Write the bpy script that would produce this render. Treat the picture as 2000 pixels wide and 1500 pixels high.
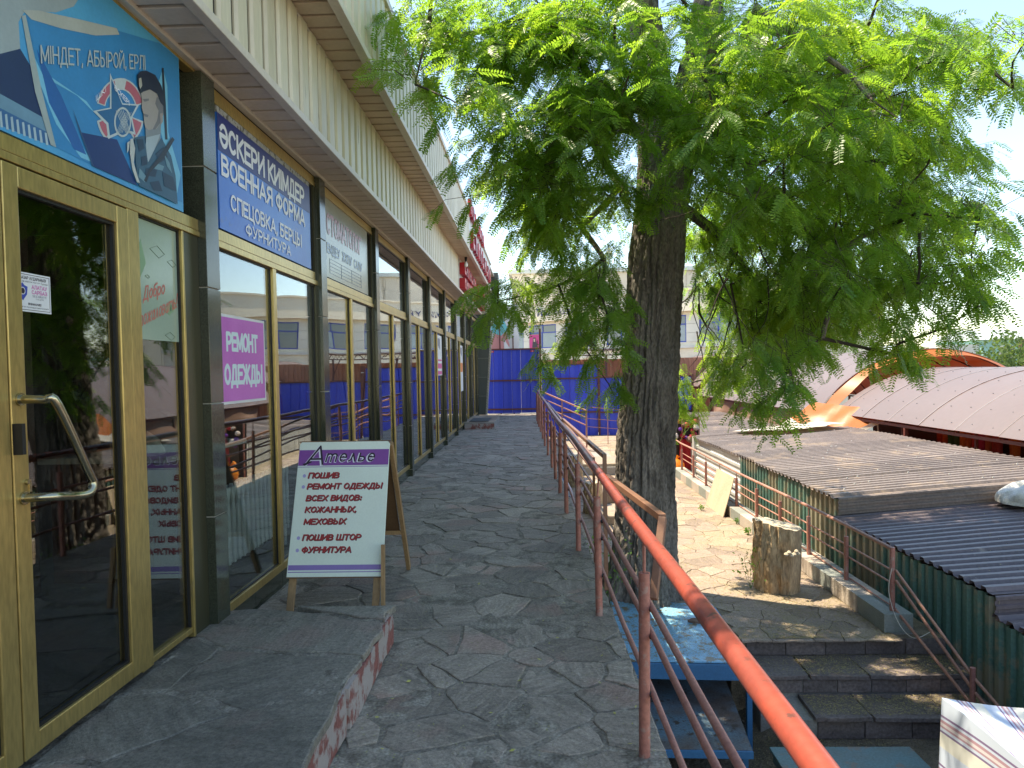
import bpy, bmesh, math, random
import numpy as np
from mathutils import Vector, Matrix, noise as mnoise

for o in list(bpy.data.objects):
    bpy.data.objects.remove(o)
S = bpy.context.scene
COL = S.collection
R = math.radians

# ------------------------------------------------------------------ camera, sky, sun, exposure
cam_d = bpy.data.cameras.new('camera')
cam = bpy.data.objects.new('camera', cam_d)
COL.objects.link(cam)
cam_d.sensor_width = 36
cam_d.lens = 24.97
cam_d.clip_start = 0.05
cam_d.clip_end = 2000
YAW, PITCH, ROLL = 0.0294, -0.0326, 0.018
cam_d.shift_y = 0.009
cam.matrix_world = (Matrix.Translation((0, 0, 1.55)) @ Matrix.Rotation(YAW, 4, 'Z')
                    @ Matrix.Rotation(R(90) + PITCH, 4, 'X') @ Matrix.Rotation(-ROLL, 4, 'Z'))
S.camera = cam

SUN_TO = Vector((0.408, -0.2, -1.0)).normalized()
w = bpy.data.worlds.new('World')
S.world = w
w.use_nodes = True
wn, wl = w.node_tree.nodes, w.node_tree.links
sky = wn.new('ShaderNodeTexSky')
sky.sky_type = 'NISHITA'
sky.sun_disc = False
sky.sun_elevation = math.asin(-SUN_TO.z)
sky.sun_rotation = math.atan2(-SUN_TO.x, -SUN_TO.y)
sky.air_density = 1.0
sky.dust_density = 0.2
sky.ozone_density = 2.0
wl.new(sky.outputs[0], wn['Background'].inputs[0])
wn['Background'].inputs[1].default_value = 0.13

sd = bpy.data.lights.new('sun', 'SUN')
sd.energy = 3.2
sd.angle = R(0.53)
sd.color = (1.0, 0.95, 0.86)
sun = bpy.data.objects.new('sun', sd)
COL.objects.link(sun)
sun.rotation_euler = SUN_TO.to_track_quat('-Z', 'Y').to_euler()

S.view_settings.view_transform = 'Standard'
S.view_settings.look = 'None'
S.view_settings.gamma = 1.0
S.view_settings.use_curve_mapping = False
S.view_settings.exposure = 1.72
S.view_settings.use_white_balance = True
S.view_settings.white_balance_temperature = 7800
S.view_settings.white_balance_tint = 8
S.render.engine = 'CYCLES'
S.cycles.max_bounces = 8
S.cycles.diffuse_bounces = 4
S.cycles.glossy_bounces = 4
S.cycles.transparent_max_bounces = 16
S.cycles.transmission_bounces = 4
S.cycles.caustics_reflective = False
S.cycles.caustics_refractive = False
S.cycles.use_denoising = True
S.cycles.sample_clamp_indirect = 6

# ------------------------------------------------------------------ materials
def N(nt, t, **kw):
    n = nt.nodes.new(t)
    for k, v in kw.items():
        setattr(n, k, v)
    return n

def mat(name, col, rough=0.7, metal=0.0, col2=None, ns=3.0, namt=0.6, fine=60.0, famt=0.15, objvar=0.0,
        bump=0.0, bscale=40.0, stretch=None, spec=0.5, transl=None, transl_fac=0.0, tone=False, bdist=0.01,
        wear=None, wscale=8.0, wedge=0.62, coat=0.0):
    """colour = col..col2 by a soft noise, times a fine speckle; wear = a third colour in patches"""
    m = bpy.data.materials.new(name)
    m.use_nodes = True
    nt = m.node_tree
    L = nt.links.new
    b = nt.nodes['Principled BSDF']
    g = N(nt, 'ShaderNodeNewGeometry')
    src = g.outputs['Position']
    if stretch:
        mp = N(nt, 'ShaderNodeMapping')
        mp.inputs['Scale'].default_value = stretch
        L(src, mp.inputs[0]); src = mp.outputs[0]
    n1 = N(nt, 'ShaderNodeTexNoise'); n1.inputs['Scale'].default_value = ns; n1.inputs['Detail'].default_value = 5
    L(src, n1.inputs[0])
    if col2 is None:
        col2 = tuple(c * 0.78 for c in col)
    mr = N(nt, 'ShaderNodeMapRange'); mr.inputs[1].default_value = 0.5 - 0.25 / max(namt, .05) * .6
    mr.inputs[2].default_value = 0.5 + 0.25 / max(namt, .05) * .6
    L(n1.outputs[0], mr.inputs[0])
    mx = N(nt, 'ShaderNodeMix', data_type='RGBA')
    mx.inputs[6].default_value = (*col, 1); mx.inputs[7].default_value = (*col2, 1)
    L(mr.outputs[0], mx.inputs[0])
    out = mx.outputs[2]
    if famt:
        n2 = N(nt, 'ShaderNodeTexNoise'); n2.inputs['Scale'].default_value = fine; n2.inputs['Detail'].default_value = 3
        L(src, n2.inputs[0])
        m2 = N(nt, 'ShaderNodeMapRange'); m2.inputs[1].default_value = .3; m2.inputs[2].default_value = .7
        m2.inputs[3].default_value = 1 - famt; m2.inputs[4].default_value = 1 + famt
        L(n2.outputs[0], m2.inputs[0])
        v = N(nt, 'ShaderNodeVectorMath', operation='SCALE')
        L(out, v.inputs[0]); L(m2.outputs[0], v.inputs['Scale']); out = v.outputs[0]
    if wear:
        n3 = N(nt, 'ShaderNodeTexNoise'); n3.inputs['Scale'].default_value = wscale; n3.inputs['Detail'].default_value = 7
        n3.inputs['Roughness'].default_value = .65
        L(src, n3.inputs[0])
        m3 = N(nt, 'ShaderNodeMapRange'); m3.inputs[1].default_value = wedge - .03; m3.inputs[2].default_value = wedge + .03
        L(n3.outputs[0], m3.inputs[0])
        mw = N(nt, 'ShaderNodeMix', data_type='RGBA'); mw.inputs[7].default_value = (*wear, 1)
        L(m3.outputs[0], mw.inputs[0]); L(out, mw.inputs[6]); out = mw.outputs[2]
    if objvar:
        oi = N(nt, 'ShaderNodeObjectInfo')
        m4 = N(nt, 'ShaderNodeMapRange'); m4.inputs[3].default_value = 1 - objvar; m4.inputs[4].default_value = 1 + objvar
        L(oi.outputs['Random'], m4.inputs[0])
        v = N(nt, 'ShaderNodeVectorMath', operation='SCALE')
        L(out, v.inputs[0]); L(m4.outputs[0], v.inputs['Scale']); out = v.outputs[0]
    if tone:
        at = N(nt, 'ShaderNodeAttribute'); at.attribute_name = 'tone'
        v = N(nt, 'ShaderNodeVectorMath', operation='SCALE')
        L(out, v.inputs[0]); L(at.outputs['Fac'], v.inputs['Scale']); out = v.outputs[0]
    L(out, b.inputs['Base Color'])
    b.inputs['Roughness'].default_value = rough
    b.inputs['Metallic'].default_value = metal
    b.inputs['Specular IOR Level'].default_value = spec
    b.inputs['Coat Weight'].default_value = coat
    b.inputs['Coat Roughness'].default_value = .1
    if bump:
        n5 = N(nt, 'ShaderNodeTexNoise'); n5.inputs['Scale'].default_value = bscale; n5.inputs['Detail'].default_value = 6
        L(src, n5.inputs[0])
        bp = N(nt, 'ShaderNodeBump'); bp.inputs['Strength'].default_value = bump; bp.inputs['Distance'].default_value = bdist
        L(n5.outputs[0], bp.inputs['Height']); L(bp.outputs[0], b.inputs['Normal'])
    if transl:
        tb = N(nt, 'ShaderNodeBsdfTranslucent'); tb.inputs[0].default_value = (*transl, 1)
        ms = N(nt, 'ShaderNodeMixShader'); ms.inputs[0].default_value = transl_fac
        L(b.outputs[0], ms.inputs[1]); L(tb.outputs[0], ms.inputs[2])
        L(ms.outputs[0], nt.nodes['Material Output'].inputs[0])
    return m

def slate(name, col, col2, red, many=False, objvar=.2, size=1.0, redge=.60):
    m = bpy.data.materials.new(name); m.use_nodes = True
    nt = m.node_tree; L = nt.links.new; b = nt.nodes['Principled BSDF']
    g = N(nt, 'ShaderNodeNewGeometry'); pos = g.outputs['Position']
    if many:
        at = N(nt, 'ShaderNodeAttribute'); at.attribute_name = 'tone'; rnd = at.outputs['Fac']
    else:
        oi = N(nt, 'ShaderNodeObjectInfo'); rnd = oi.outputs['Random']
    rot = N(nt, 'ShaderNodeVectorRotate', rotation_type='Z_AXIS'); L(pos, rot.inputs['Vector'])
    k = N(nt, 'ShaderNodeMath', operation='MULTIPLY'); k.inputs[1].default_value = 37; L(rnd, k.inputs[0]); L(k.outputs[0], rot.inputs['Angle'])
    mp = N(nt, 'ShaderNodeMapping'); mp.inputs['Scale'].default_value = (1, 4.5, 1); L(rot.outputs[0], mp.inputs[0])
    def noise(src, sc, det=6, rough=.6):
        n = N(nt, 'ShaderNodeTexNoise'); n.inputs['Scale'].default_value = sc; n.inputs['Detail'].default_value = det; n.inputs['Roughness'].default_value = rough
        L(src, n.inputs[0]); return n.outputs[0]
    def mrange(src, a, b_, c, d):
        r = N(nt, 'ShaderNodeMapRange'); 
        for i, v in enumerate((a, b_, c, d)): r.inputs[i + 1].default_value = v
        L(src, r.inputs[0]); return r.outputs[0]
    def mix(f, A, B):
        x = N(nt, 'ShaderNodeMix', data_type='RGBA')
        if isinstance(f, float): x.inputs[0].default_value = f
        else: L(f, x.inputs[0])
        for i, q in ((6, A), (7, B)):
            if isinstance(q, tuple): x.inputs[i].default_value = (*q, 1)
            else: L(q, x.inputs[i])
        return x.outputs[2]
    lay = noise(mp.outputs[0], 5 / size, 7, .62); patch = noise(pos, 2.3 / size, 5); fine = noise(pos, 55, 4, .7); grit = noise(pos, 190, 2)
    c = mix(mrange(patch, .36, .64, 0, 1), col, col2)
    c = mix(mrange(lay, .40, .66, 0, .75), c, tuple(q * 1.28 for q in col))
    c = mix(mrange(noise(pos, 1.7, 3), redge - .05, redge + .05, 0, .8), c, red)
    v = N(nt, 'ShaderNodeVectorMath', operation='SCALE'); L(c, v.inputs[0]); L(mrange(fine, .3, .7, .66, 1.34), v.inputs['Scale'])
    v2 = N(nt, 'ShaderNodeVectorMath', operation='SCALE'); L(v.outputs[0], v2.inputs[0])
    L(mrange(rnd, .8 if many else 0, 1.2 if many else 1, 1 - objvar, 1 + objvar), v2.inputs['Scale'])
    v3 = N(nt, 'ShaderNodeVectorMath', operation='SCALE'); L(v2.outputs[0], v3.inputs[0]); L(mrange(grit, .35, .65, .86, 1.14), v3.inputs['Scale'])
    L(v3.outputs[0], b.inputs['Base Color']); b.inputs['Roughness'].default_value = .72; b.inputs['Specular IOR Level'].default_value = .4
    b1 = N(nt, 'ShaderNodeBump'); b1.inputs['Strength'].default_value = 1; b1.inputs['Distance'].default_value = .012; L(lay, b1.inputs['Height'])
    b2 = N(nt, 'ShaderNodeBump'); b2.inputs['Strength'].default_value = .9; b2.inputs['Distance'].default_value = .005; L(fine, b2.inputs['Height']); L(b1.outputs[0], b2.inputs['Normal'])
    L(b2.outputs[0], b.inputs['Normal'])
    return m

def flat(name, col, rough=0.5, metal=0.0, spec=.5):
    m = bpy.data.materials.new(name); m.use_nodes = True
    b = m.node_tree.nodes['Principled BSDF']
    b.inputs['Base Color'].default_value = (*col, 1); b.inputs['Roughness'].default_value = rough
    b.inputs['Metallic'].default_value = metal
    b.inputs['Specular IOR Level'].default_value = spec
    return m

def glass_mat(name, tint=(.86, .91, .89), f0=.07, rough=0.0, dust=0.0):
    m = bpy.data.materials.new(name); m.use_nodes = True
    nt = m.node_tree; L = nt.links.new
    nt.nodes.remove(nt.nodes['Principled BSDF'])
    tr = N(nt, 'ShaderNodeBsdfTransparent'); tr.inputs[0].default_value = (*tint, 1)
    gl = N(nt, 'ShaderNodeBsdfGlossy'); gl.inputs['Roughness'].default_value = rough
    gl.inputs[0].default_value = (.93, .96, 1, 1)
    lw = N(nt, 'ShaderNodeLayerWeight'); lw.inputs[0].default_value = .5
    pw = N(nt, 'ShaderNodeMath', operation='POWER'); pw.inputs[1].default_value = 3.6
    L(lw.outputs['Facing'], pw.inputs[0])
    ma = N(nt, 'ShaderNodeMath', operation='MULTIPLY_ADD'); ma.inputs[1].default_value = 1 - f0; ma.inputs[2].default_value = f0
    ma.use_clamp = True
    L(pw.outputs[0], ma.inputs[0])
    g = N(nt, 'ShaderNodeNewGeometry')
    nz = N(nt, 'ShaderNodeTexNoise'); nz.inputs['Scale'].default_value = 1.1; nz.inputs['Detail'].default_value = 1
    L(g.outputs['Position'], nz.inputs[0])
    bp = N(nt, 'ShaderNodeBump'); bp.inputs['Strength'].default_value = .25; bp.inputs['Distance'].default_value = .012
    L(nz.outputs[0], bp.inputs['Height']); L(bp.outputs[0], gl.inputs['Normal'])
    ms = N(nt, 'ShaderNodeMixShader')
    L(ma.outputs[0], ms.inputs[0]); L(tr.outputs[0], ms.inputs[1]); L(gl.outputs[0], ms.inputs[2])
    L(ms.outputs[0], nt.nodes['Material Output'].inputs[0])
    return m

M = {}
M['stone'] = slate('flagstone', (.31, .265, .215), (.19, .165, .135), (.35, .24, .195), objvar=.26)
M['stone_many'] = slate('flagstone far', (.31, .265, .215), (.19, .165, .135), (.35, .24, .195), True)
M['mortar'] = mat('mortar', (.34, .305, .25), .95, col2=(.17, .15, .12), ns=9, namt=1.2, fine=80, famt=.35, bump=1.0, bscale=30, bdist=.02)
M['stone_big'] = slate('threshold slab', (.27, .245, .20), (.165, .155, .13), (.31, .235, .195), size=1.6)
M['red_stone'] = mat('red side stone', (.33, .115, .095), .85, col2=(.22, .085, .07), ns=6, fine=50, famt=.25, objvar=.15, bump=.8, bscale=20,
                 wear=(.42, .36, .33), wscale=6, wedge=.5)
M['terrace_stone'] = slate('terrace stone', (.30, .225, .175), (.25, .19, .145), (.32, .25, .165), redge=.52)
M['terrace_many'] = slate('terrace stone far', (.30, .225, .175), (.25, .19, .145), (.32, .25, .165), True, redge=.52)
M['terrace_mortar'] = mat('terrace joint', (.30, .235, .16), .95, col2=(.19, .145, .10), ns=8, namt=1.2, fine=90, famt=.3, bump=1, bscale=30, bdist=.02)
M['step_stone'] = mat('step slab', (.20, .155, .138), .85, col2=(.13, .105, .098), ns=3, fine=50, famt=.3, objvar=.15, bump=.8, bscale=18, bdist=.02)
M['dirt'] = mat('dirt', (.19, .15, .105), .97, col2=(.11, .09, .065), ns=4, namt=1.2, fine=90, famt=.4, bump=1, bscale=30, bdist=.03)
M['ground'] = mat('ground', (.23, .20, .17), .95, col2=(.16, .14, .12), ns=.3, fine=20, famt=.2, bump=.5)
M['concrete'] = mat('concrete', (.34, .32, .29), .9, col2=(.22, .21, .19), ns=3, fine=60, famt=.2, bump=.6, bscale=25)
M['kerb_a'] = mat('kerb beige', (.50, .43, .36), .8, ns=5, fine=80, famt=.15, bump=.4)
M['kerb_b'] = mat('kerb grey', (.27, .29, .26), .7, ns=5, fine=80, famt=.15, bump=.3)
M['gold'] = mat('gold aluminium', (.60, .43, .155), .33, .65, col2=(.46, .33, .12), ns=3, fine=70, famt=.16, stretch=(1, 1, .2), bump=.15, bscale=60, bdist=.002, wear=(.34,.29,.19), wscale=7, wedge=.70)
M['gold_pale'] = mat('pale gold aluminium', (.62, .50, .24), .28, .55, col2=(.50, .40, .18), ns=4, famt=.05)
M['black'] = flat('black rubber', (.012, .012, .012), .5)
M['granite'] = mat('dark green granite', (.060, .068, .046), .14, col2=(.042, .048, .034), ns=3, fine=240, famt=.5, spec=.6, objvar=.2)
M['grout'] = flat('grout', (.42, .41, .36), .9)
M['siding'] = mat('cream siding', (.68, .64, .50), .45, col2=(.54, .49, .36), ns=3, namt=.9, fine=50, famt=.06, objvar=.05, stretch=(1, 1, .18),
                  wear=(.30, .26, .17), wscale=9, wedge=.66)
M['soffit'] = mat('beige soffit strip', (.66, .57, .48), .5, col2=(.55, .47, .39), ns=3, fine=40, famt=.05, objvar=.05)
M['soffit_up'] = mat('tan soffit strip', (.60, .47, .35), .5, col2=(.48, .37, .27), ns=3, fine=40, famt=.05, objvar=.06)
M['trim'] = mat('cream trim', (.70, .64, .55), .45, ns=2, fine=40, famt=.05)
M['gap'] = flat('joint shade', (.02, .018, .015), .9)
M['rail'] = mat('red brown paint', (.42, .17, .13), .5, col2=(.32, .125, .10), ns=9, fine=60, famt=.18, bump=.3, bscale=60, bdist=.003,
                wear=(.36, .22, .19), wscale=14, wedge=.58)
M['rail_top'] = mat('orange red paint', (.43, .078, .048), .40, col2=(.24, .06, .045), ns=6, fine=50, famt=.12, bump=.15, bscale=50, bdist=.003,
                wear=(.13, .05, .04), wscale=14, wedge=.60, coat=.1)  # worn paint; the darker patches also put shadow bands into the colour
M['rail_thin'] = mat('dusty red paint', (.46, .21, .165), .5, col2=(.37, .15, .12), ns=8, fine=60, famt=.15, bump=.3, bscale=60, bdist=.003)
M['rail_low'] = mat('faded pink paint', (.50, .25, .18), .55, col2=(.30, .13, .09), ns=8, fine=60, famt=.15, bump=.3, bscale=60, bdist=.003)
M['rail_brown'] = mat('brown square tube', (.24, .12, .07), .5, col2=(.19, .09, .055), ns=8, fine=60, famt=.1)
M['bark'] = mat('bark', (.23, .20, .175), .95, col2=(.11, .095, .083), ns=4, namt=1.0, fine=60, famt=.4, stretch=(1, 1, .45), bump=1.0, bscale=30, bdist=.03)
M['twig'] = mat('twig', (.06, .045, .035), .9, ns=10)
M['log'] = mat('split log', (.60, .44, .27), .85, col2=(.34, .23, .13), ns=5, namt=1.2, fine=60, famt=.35, stretch=(1, 1, .25), bump=1, bscale=22, bdist=.02)
M['log_end'] = mat('sawn log end', (.56, .48, .36), .85, col2=(.42, .35, .26), ns=12, fine=90, famt=.25, bump=.6, bscale=40)
M['wood'] = mat('raw pine', (.40, .25, .12), .65, col2=(.28, .165, .075), ns=9, fine=80, famt=.15, stretch=(1, 1, .2), bump=.3)
M['wood_dark'] = mat('hardboard', (.16, .085, .04), .6, ns=4, famt=.1)
M['plywood'] = mat('plywood', (.58, .46, .32), .7, col2=(.46, .36, .25), ns=5, fine=70, famt=.15, stretch=(1, 1, .4))
M['mint'] = mat('mint board', (.74, .84, .73), .45, col2=(.68, .77, .66), ns=2, fine=90, famt=.03, wear=(.30, .25, .18), wscale=16, wedge=.77)
M['purple'] = mat('purple print', (.25, .075, .34), .45, ns=3, famt=.04)
M['lilac'] = mat('lilac print', (.27, .19, .48), .45, ns=3, famt=.04)
M['red_text'] = flat('red lettering', (.36, .028, .028), .45)
M['dark_text'] = flat('dark lettering', (.025, .015, .03), .45)
M['white_text'] = flat('white lettering', (.78, .80, .84), .45)
M['bullet'] = flat('pale violet print', (.38, .36, .62), .5)
M['blue_sign'] = mat('blue banner', (.016, .10, .50), .35, col2=(.03, .22, .70), ns=1.2, famt=.05, bump=.4, bscale=5, bdist=.01, wear=(.10, .15, .35), wscale=5, wedge=.68)
M['navy_sign'] = flat('navy banner', (.012, .02, .17), .4)
M['pink_sign'] = mat('magenta paper', (.50, .10, .46), .5, col2=(.60, .17, .55), ns=3, famt=.03)
M['pale_text'] = flat('pale aqua lettering', (.60, .74, .76), .5)
M['paper'] = mat('white paper', (.74, .76, .76), .6, ns=3, famt=.02)
M['dent_sign'] = mat('greyed film', (.42, .43, .37), .18, ns=3, famt=.04)
M['dent_red'] = flat('faded red lettering', (.42, .17, .16), .25)
M['dent_blue'] = flat('faded blue lettering', (.14, .20, .34), .25)
M['film'] = mat('pale green film', (.33, .42, .33), .15, col2=(.29, .38, .30), ns=3, famt=.02)
M['film_red'] = flat('film red lettering', (.50, .14, .10), .4)
M['film_green'] = flat('film green shape', (.20, .34, .18), .4)
M['glass'] = glass_mat('window glass')
M['glass_door'] = glass_mat('door glass', tint=(.72, .74, .71), f0=.07)
M['steel'] = mat('brushed steel', (.50, .45, .32), .25, 1.0, ns=5, famt=.03)
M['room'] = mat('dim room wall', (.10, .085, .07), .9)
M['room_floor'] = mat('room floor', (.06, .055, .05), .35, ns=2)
M['cupboard'] = mat('brown cupboard', (.13, .048, .025), .45, ns=2, stretch=(1, 1, .15))
M['radiator'] = flat('white enamel', (.78, .78, .76), .35)
M['cloth_grey'] = mat('grey cloth', (.16, .17, .18), .9, ns=6)
M['cloth_white'] = mat('white cloth', (.60, .60, .58), .9, ns=6)
M['blue_paint'] = mat('ultramarine paint', (.020, .050, .50), .42, col2=(.026, .060, .56), ns=2, fine=50, famt=.08, objvar=.12, stretch=(1, 1, .2))
M['fence_brown'] = mat('maroon frame paint', (.13, .035, .025), .5, ns=5)
M['sky_blue_paint'] = mat('light blue paint', (.22, .52, .74), .4, col2=(.16, .42, .64), ns=4, fine=60, famt=.12, wear=(.22, .18, .12), wscale=9, wedge=.57)
M['deep_blue_paint'] = mat('blue paint', (.03, .17, .36), .45, ns=4, fine=60, famt=.1, wear=(.10, .08, .06), wscale=12, wedge=.68)
M['old_sheet'] = mat('rusty blue sheet', (.13, .10, .085), .5, col2=(.12, .19, .24), ns=2.2, namt=1.6, fine=60, famt=.25, wear=(.08,.06,.05), wscale=12, wedge=.6)
M['green_metal'] = mat('dark green sheet', (.085, .19, .15), .45, col2=(.06, .15, .13), ns=2, fine=40, famt=.15, objvar=.15, wear=(.25, .23, .16), wscale=1.6, wedge=.50)
M['brown_metal'] = mat('brown roof sheet', (.25, .20, .175), .48, col2=(.175, .14, .125), ns=1.3, fine=30, famt=.2, objvar=.16, wear=(.33, .25, .19), wscale=1.6, wedge=.58)
M['dark_metal'] = mat('dark brown roof sheet', (.135, .105, .115), .42, col2=(.10, .08, .085), ns=1.5, fine=30, famt=.15, objvar=.08, wear=(.24, .20, .18), wscale=4, wedge=.66)
M['white_metal'] = mat('white ribbed sheet', (.58, .60, .58), .4, col2=(.48, .49, .46), ns=2, famt=.08)
M['rust'] = mat('rust red edge', (.33, .12, .06), .6, ns=8)
M['poly'] = mat('bronze polycarbonate', (.235, .20, .198), .42, col2=(.215, .18, .178), ns=1, fine=15, famt=.04, objvar=.05, transl=(.95, .30, .05), transl_fac=.26, spec=.5)
M['orange_bag'] = mat('orange plastic', (.85, .30, .03), .35, ns=6, transl=(.9, .35, .04), transl_fac=.35, bump=.6, bscale=12)
M['white_bag'] = mat('white plastic', (.66, .64, .60), .4, ns=6, bump=.8, bscale=14, bdist=.02)
M['tarp'] = mat('white tarp', (.72, .70, .64), .5, col2=(.60, .55, .44), ns=2, transl=(.8, .7, .5), transl_fac=.3)
M['tarp_orange'] = mat('orange tarp', (.60, .22, .06), .4, ns=3, transl=(.9, .35, .06), transl_fac=.45)
M['curtain'] = mat('tan curtain', (.33, .21, .15), .6, col2=(.24, .14, .10), ns=1.5, transl=(.6, .28, .12), transl_fac=.35)
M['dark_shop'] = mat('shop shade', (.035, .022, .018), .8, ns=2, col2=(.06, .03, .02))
M['cream_wall'] = mat('cream facade', (.80, .72, .56), .8, col2=(.74, .64, .50), ns=.7, fine=8, famt=.04)
M['cream_tile'] = mat('cream tile', (.80, .74, .62), .6, ns=1, famt=.03, objvar=.04)
M['tan_clad'] = mat('tan cladding', (.68, .62, .53), .7, ns=.6, famt=.05)
M['far_glass'] = flat('far window glass', (.10, .13, .16), .08, spec=.8)
M['far_glass_pale'] = mat('pale window', (.33, .40, .42), .2, ns=1)
M['win_blue'] = flat('blue window frame', (.03, .06, .36), .5)
M['letter_blue'] = flat('dark blue letter', (.035, .035, .12), .5)
M['poster_pink'] = flat('poster pink', (.55, .04, .20), .5)
M['skin'] = flat('print skin', (.55, .36, .28), .5)
M['rust_wall'] = mat('rust ribbed wall', (.45, .20, .12), .7, ns=2, objvar=.1)
M['metal_roof'] = mat('pale metal roof', (.55, .60, .60), .4, ns=1)
M['mint_wall'] = mat('mint wall', (.30, .52, .46), .8, ns=1)
M['brick_wall'] = mat('brick red wall', (.38, .16, .12), .8, ns=2)
M['white_wall'] = mat('white wall', (.72, .69, .62), .8, ns=1)
M['red_letter'] = flat('red sign box', (.52, .015, .03), .35)
M['red_side'] = flat('red sign face', (.30, .012, .03), .35)
M['bulb'] = flat('clear bulb', (.8, .8, .78), .1)
M['litter'] = mat('dry flower litter', (.40, .33, .15), .9, col2=(.25, .19, .10), ns=20, famt=.3)
M['leaf_fallen'] = mat('fallen leaflet', (.42, .42, .20), .8, col2=(.28, .25, .12), ns=30)
M['weed'] = mat('weed', (.10, .22, .03), .7, ns=20, transl=(.22, .45, .04), transl_fac=.4)
M['leaf_far'] = mat('far leaves', (.10, .16, .045), .8, col2=(.055, .095, .03), ns=1.2, namt=1.3, transl=(.20, .30, .06), transl_fac=.35)

def leaf_mat():
    m = bpy.data.materials.new('feathery leaf'); m.use_nodes = True
    nt = m.node_tree; L = nt.links.new
    b = nt.nodes['Principled BSDF']
    at = N(nt, 'ShaderNodeAttribute'); at.attribute_name = 'tone'
    c1 = N(nt, 'ShaderNodeMix', data_type='RGBA')
    c1.inputs[6].default_value = (.080, .175, .034, 1); c1.inputs[7].default_value = (.19, .30, .04, 1)
    L(at.outputs['Fac'], c1.inputs[0]); L(c1.outputs[2], b.inputs['Base Color'])
    c2 = N(nt, 'ShaderNodeMix', data_type='RGBA')
    c2.inputs[6].default_value = (.31, .57, .05, 1); c2.inputs[7].default_value = (.58, .80, .07, 1)
    L(at.outputs['Fac'], c2.inputs[0])
    b.inputs['Roughness'].default_value = .38
    b.inputs['Specular IOR Level'].default_value = .55
    tb = N(nt, 'ShaderNodeBsdfTranslucent'); L(c2.outputs[2], tb.inputs[0])
    ms = N(nt, 'ShaderNodeMixShader'); ms.inputs[0].default_value = .52
    L(b.outputs[0], ms.inputs[1]); L(tb.outputs[0], ms.inputs[2])
    L(ms.outputs[0], nt.nodes['Material Output'].inputs[0])
    return m
M['leaf'] = leaf_mat()

# striped cloth: woven stripes along the local x of the sheet, from an attribute carried by the mesh
def stripe_mat():
    m = bpy.data.materials.new('striped cloth'); m.use_nodes = True
    nt = m.node_tree; L = nt.links.new
    b = nt.nodes['Principled BSDF']
    at = N(nt, 'ShaderNodeAttribute'); at.attribute_name = 'tone'
    fr = N(nt, 'ShaderNodeMath', operation='FRACT'); L(at.outputs['Fac'], fr.inputs[0])
    cr = N(nt, 'ShaderNodeValToRGB'); cr.color_ramp.interpolation = 'CONSTANT'
    e = cr.color_ramp.elements
    e[0].position = 0; e[0].color = (.52, .60, .72, 1)
    e[1].position = .34; e[1].color = (.20, .14, .26, 1)
    for p, c in ((.39, (.52, .60, .72)), (.44, (.42, .25, .30)), (.50, (.62, .58, .60)), (.56, (.42, .25, .30)), (.60, (.52, .60, .72)),
                 (.66, (.20, .14, .26)), (.70, (.66, .66, .60))):
        x = e.new(p); x.color = (*c, 1)
    L(fr.outputs[0], cr.inputs[0]); L(cr.outputs[0], b.inputs['Base Color'])
    b.inputs['Roughness'].default_value = .85
    return m
M['stripe'] = stripe_mat()

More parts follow.
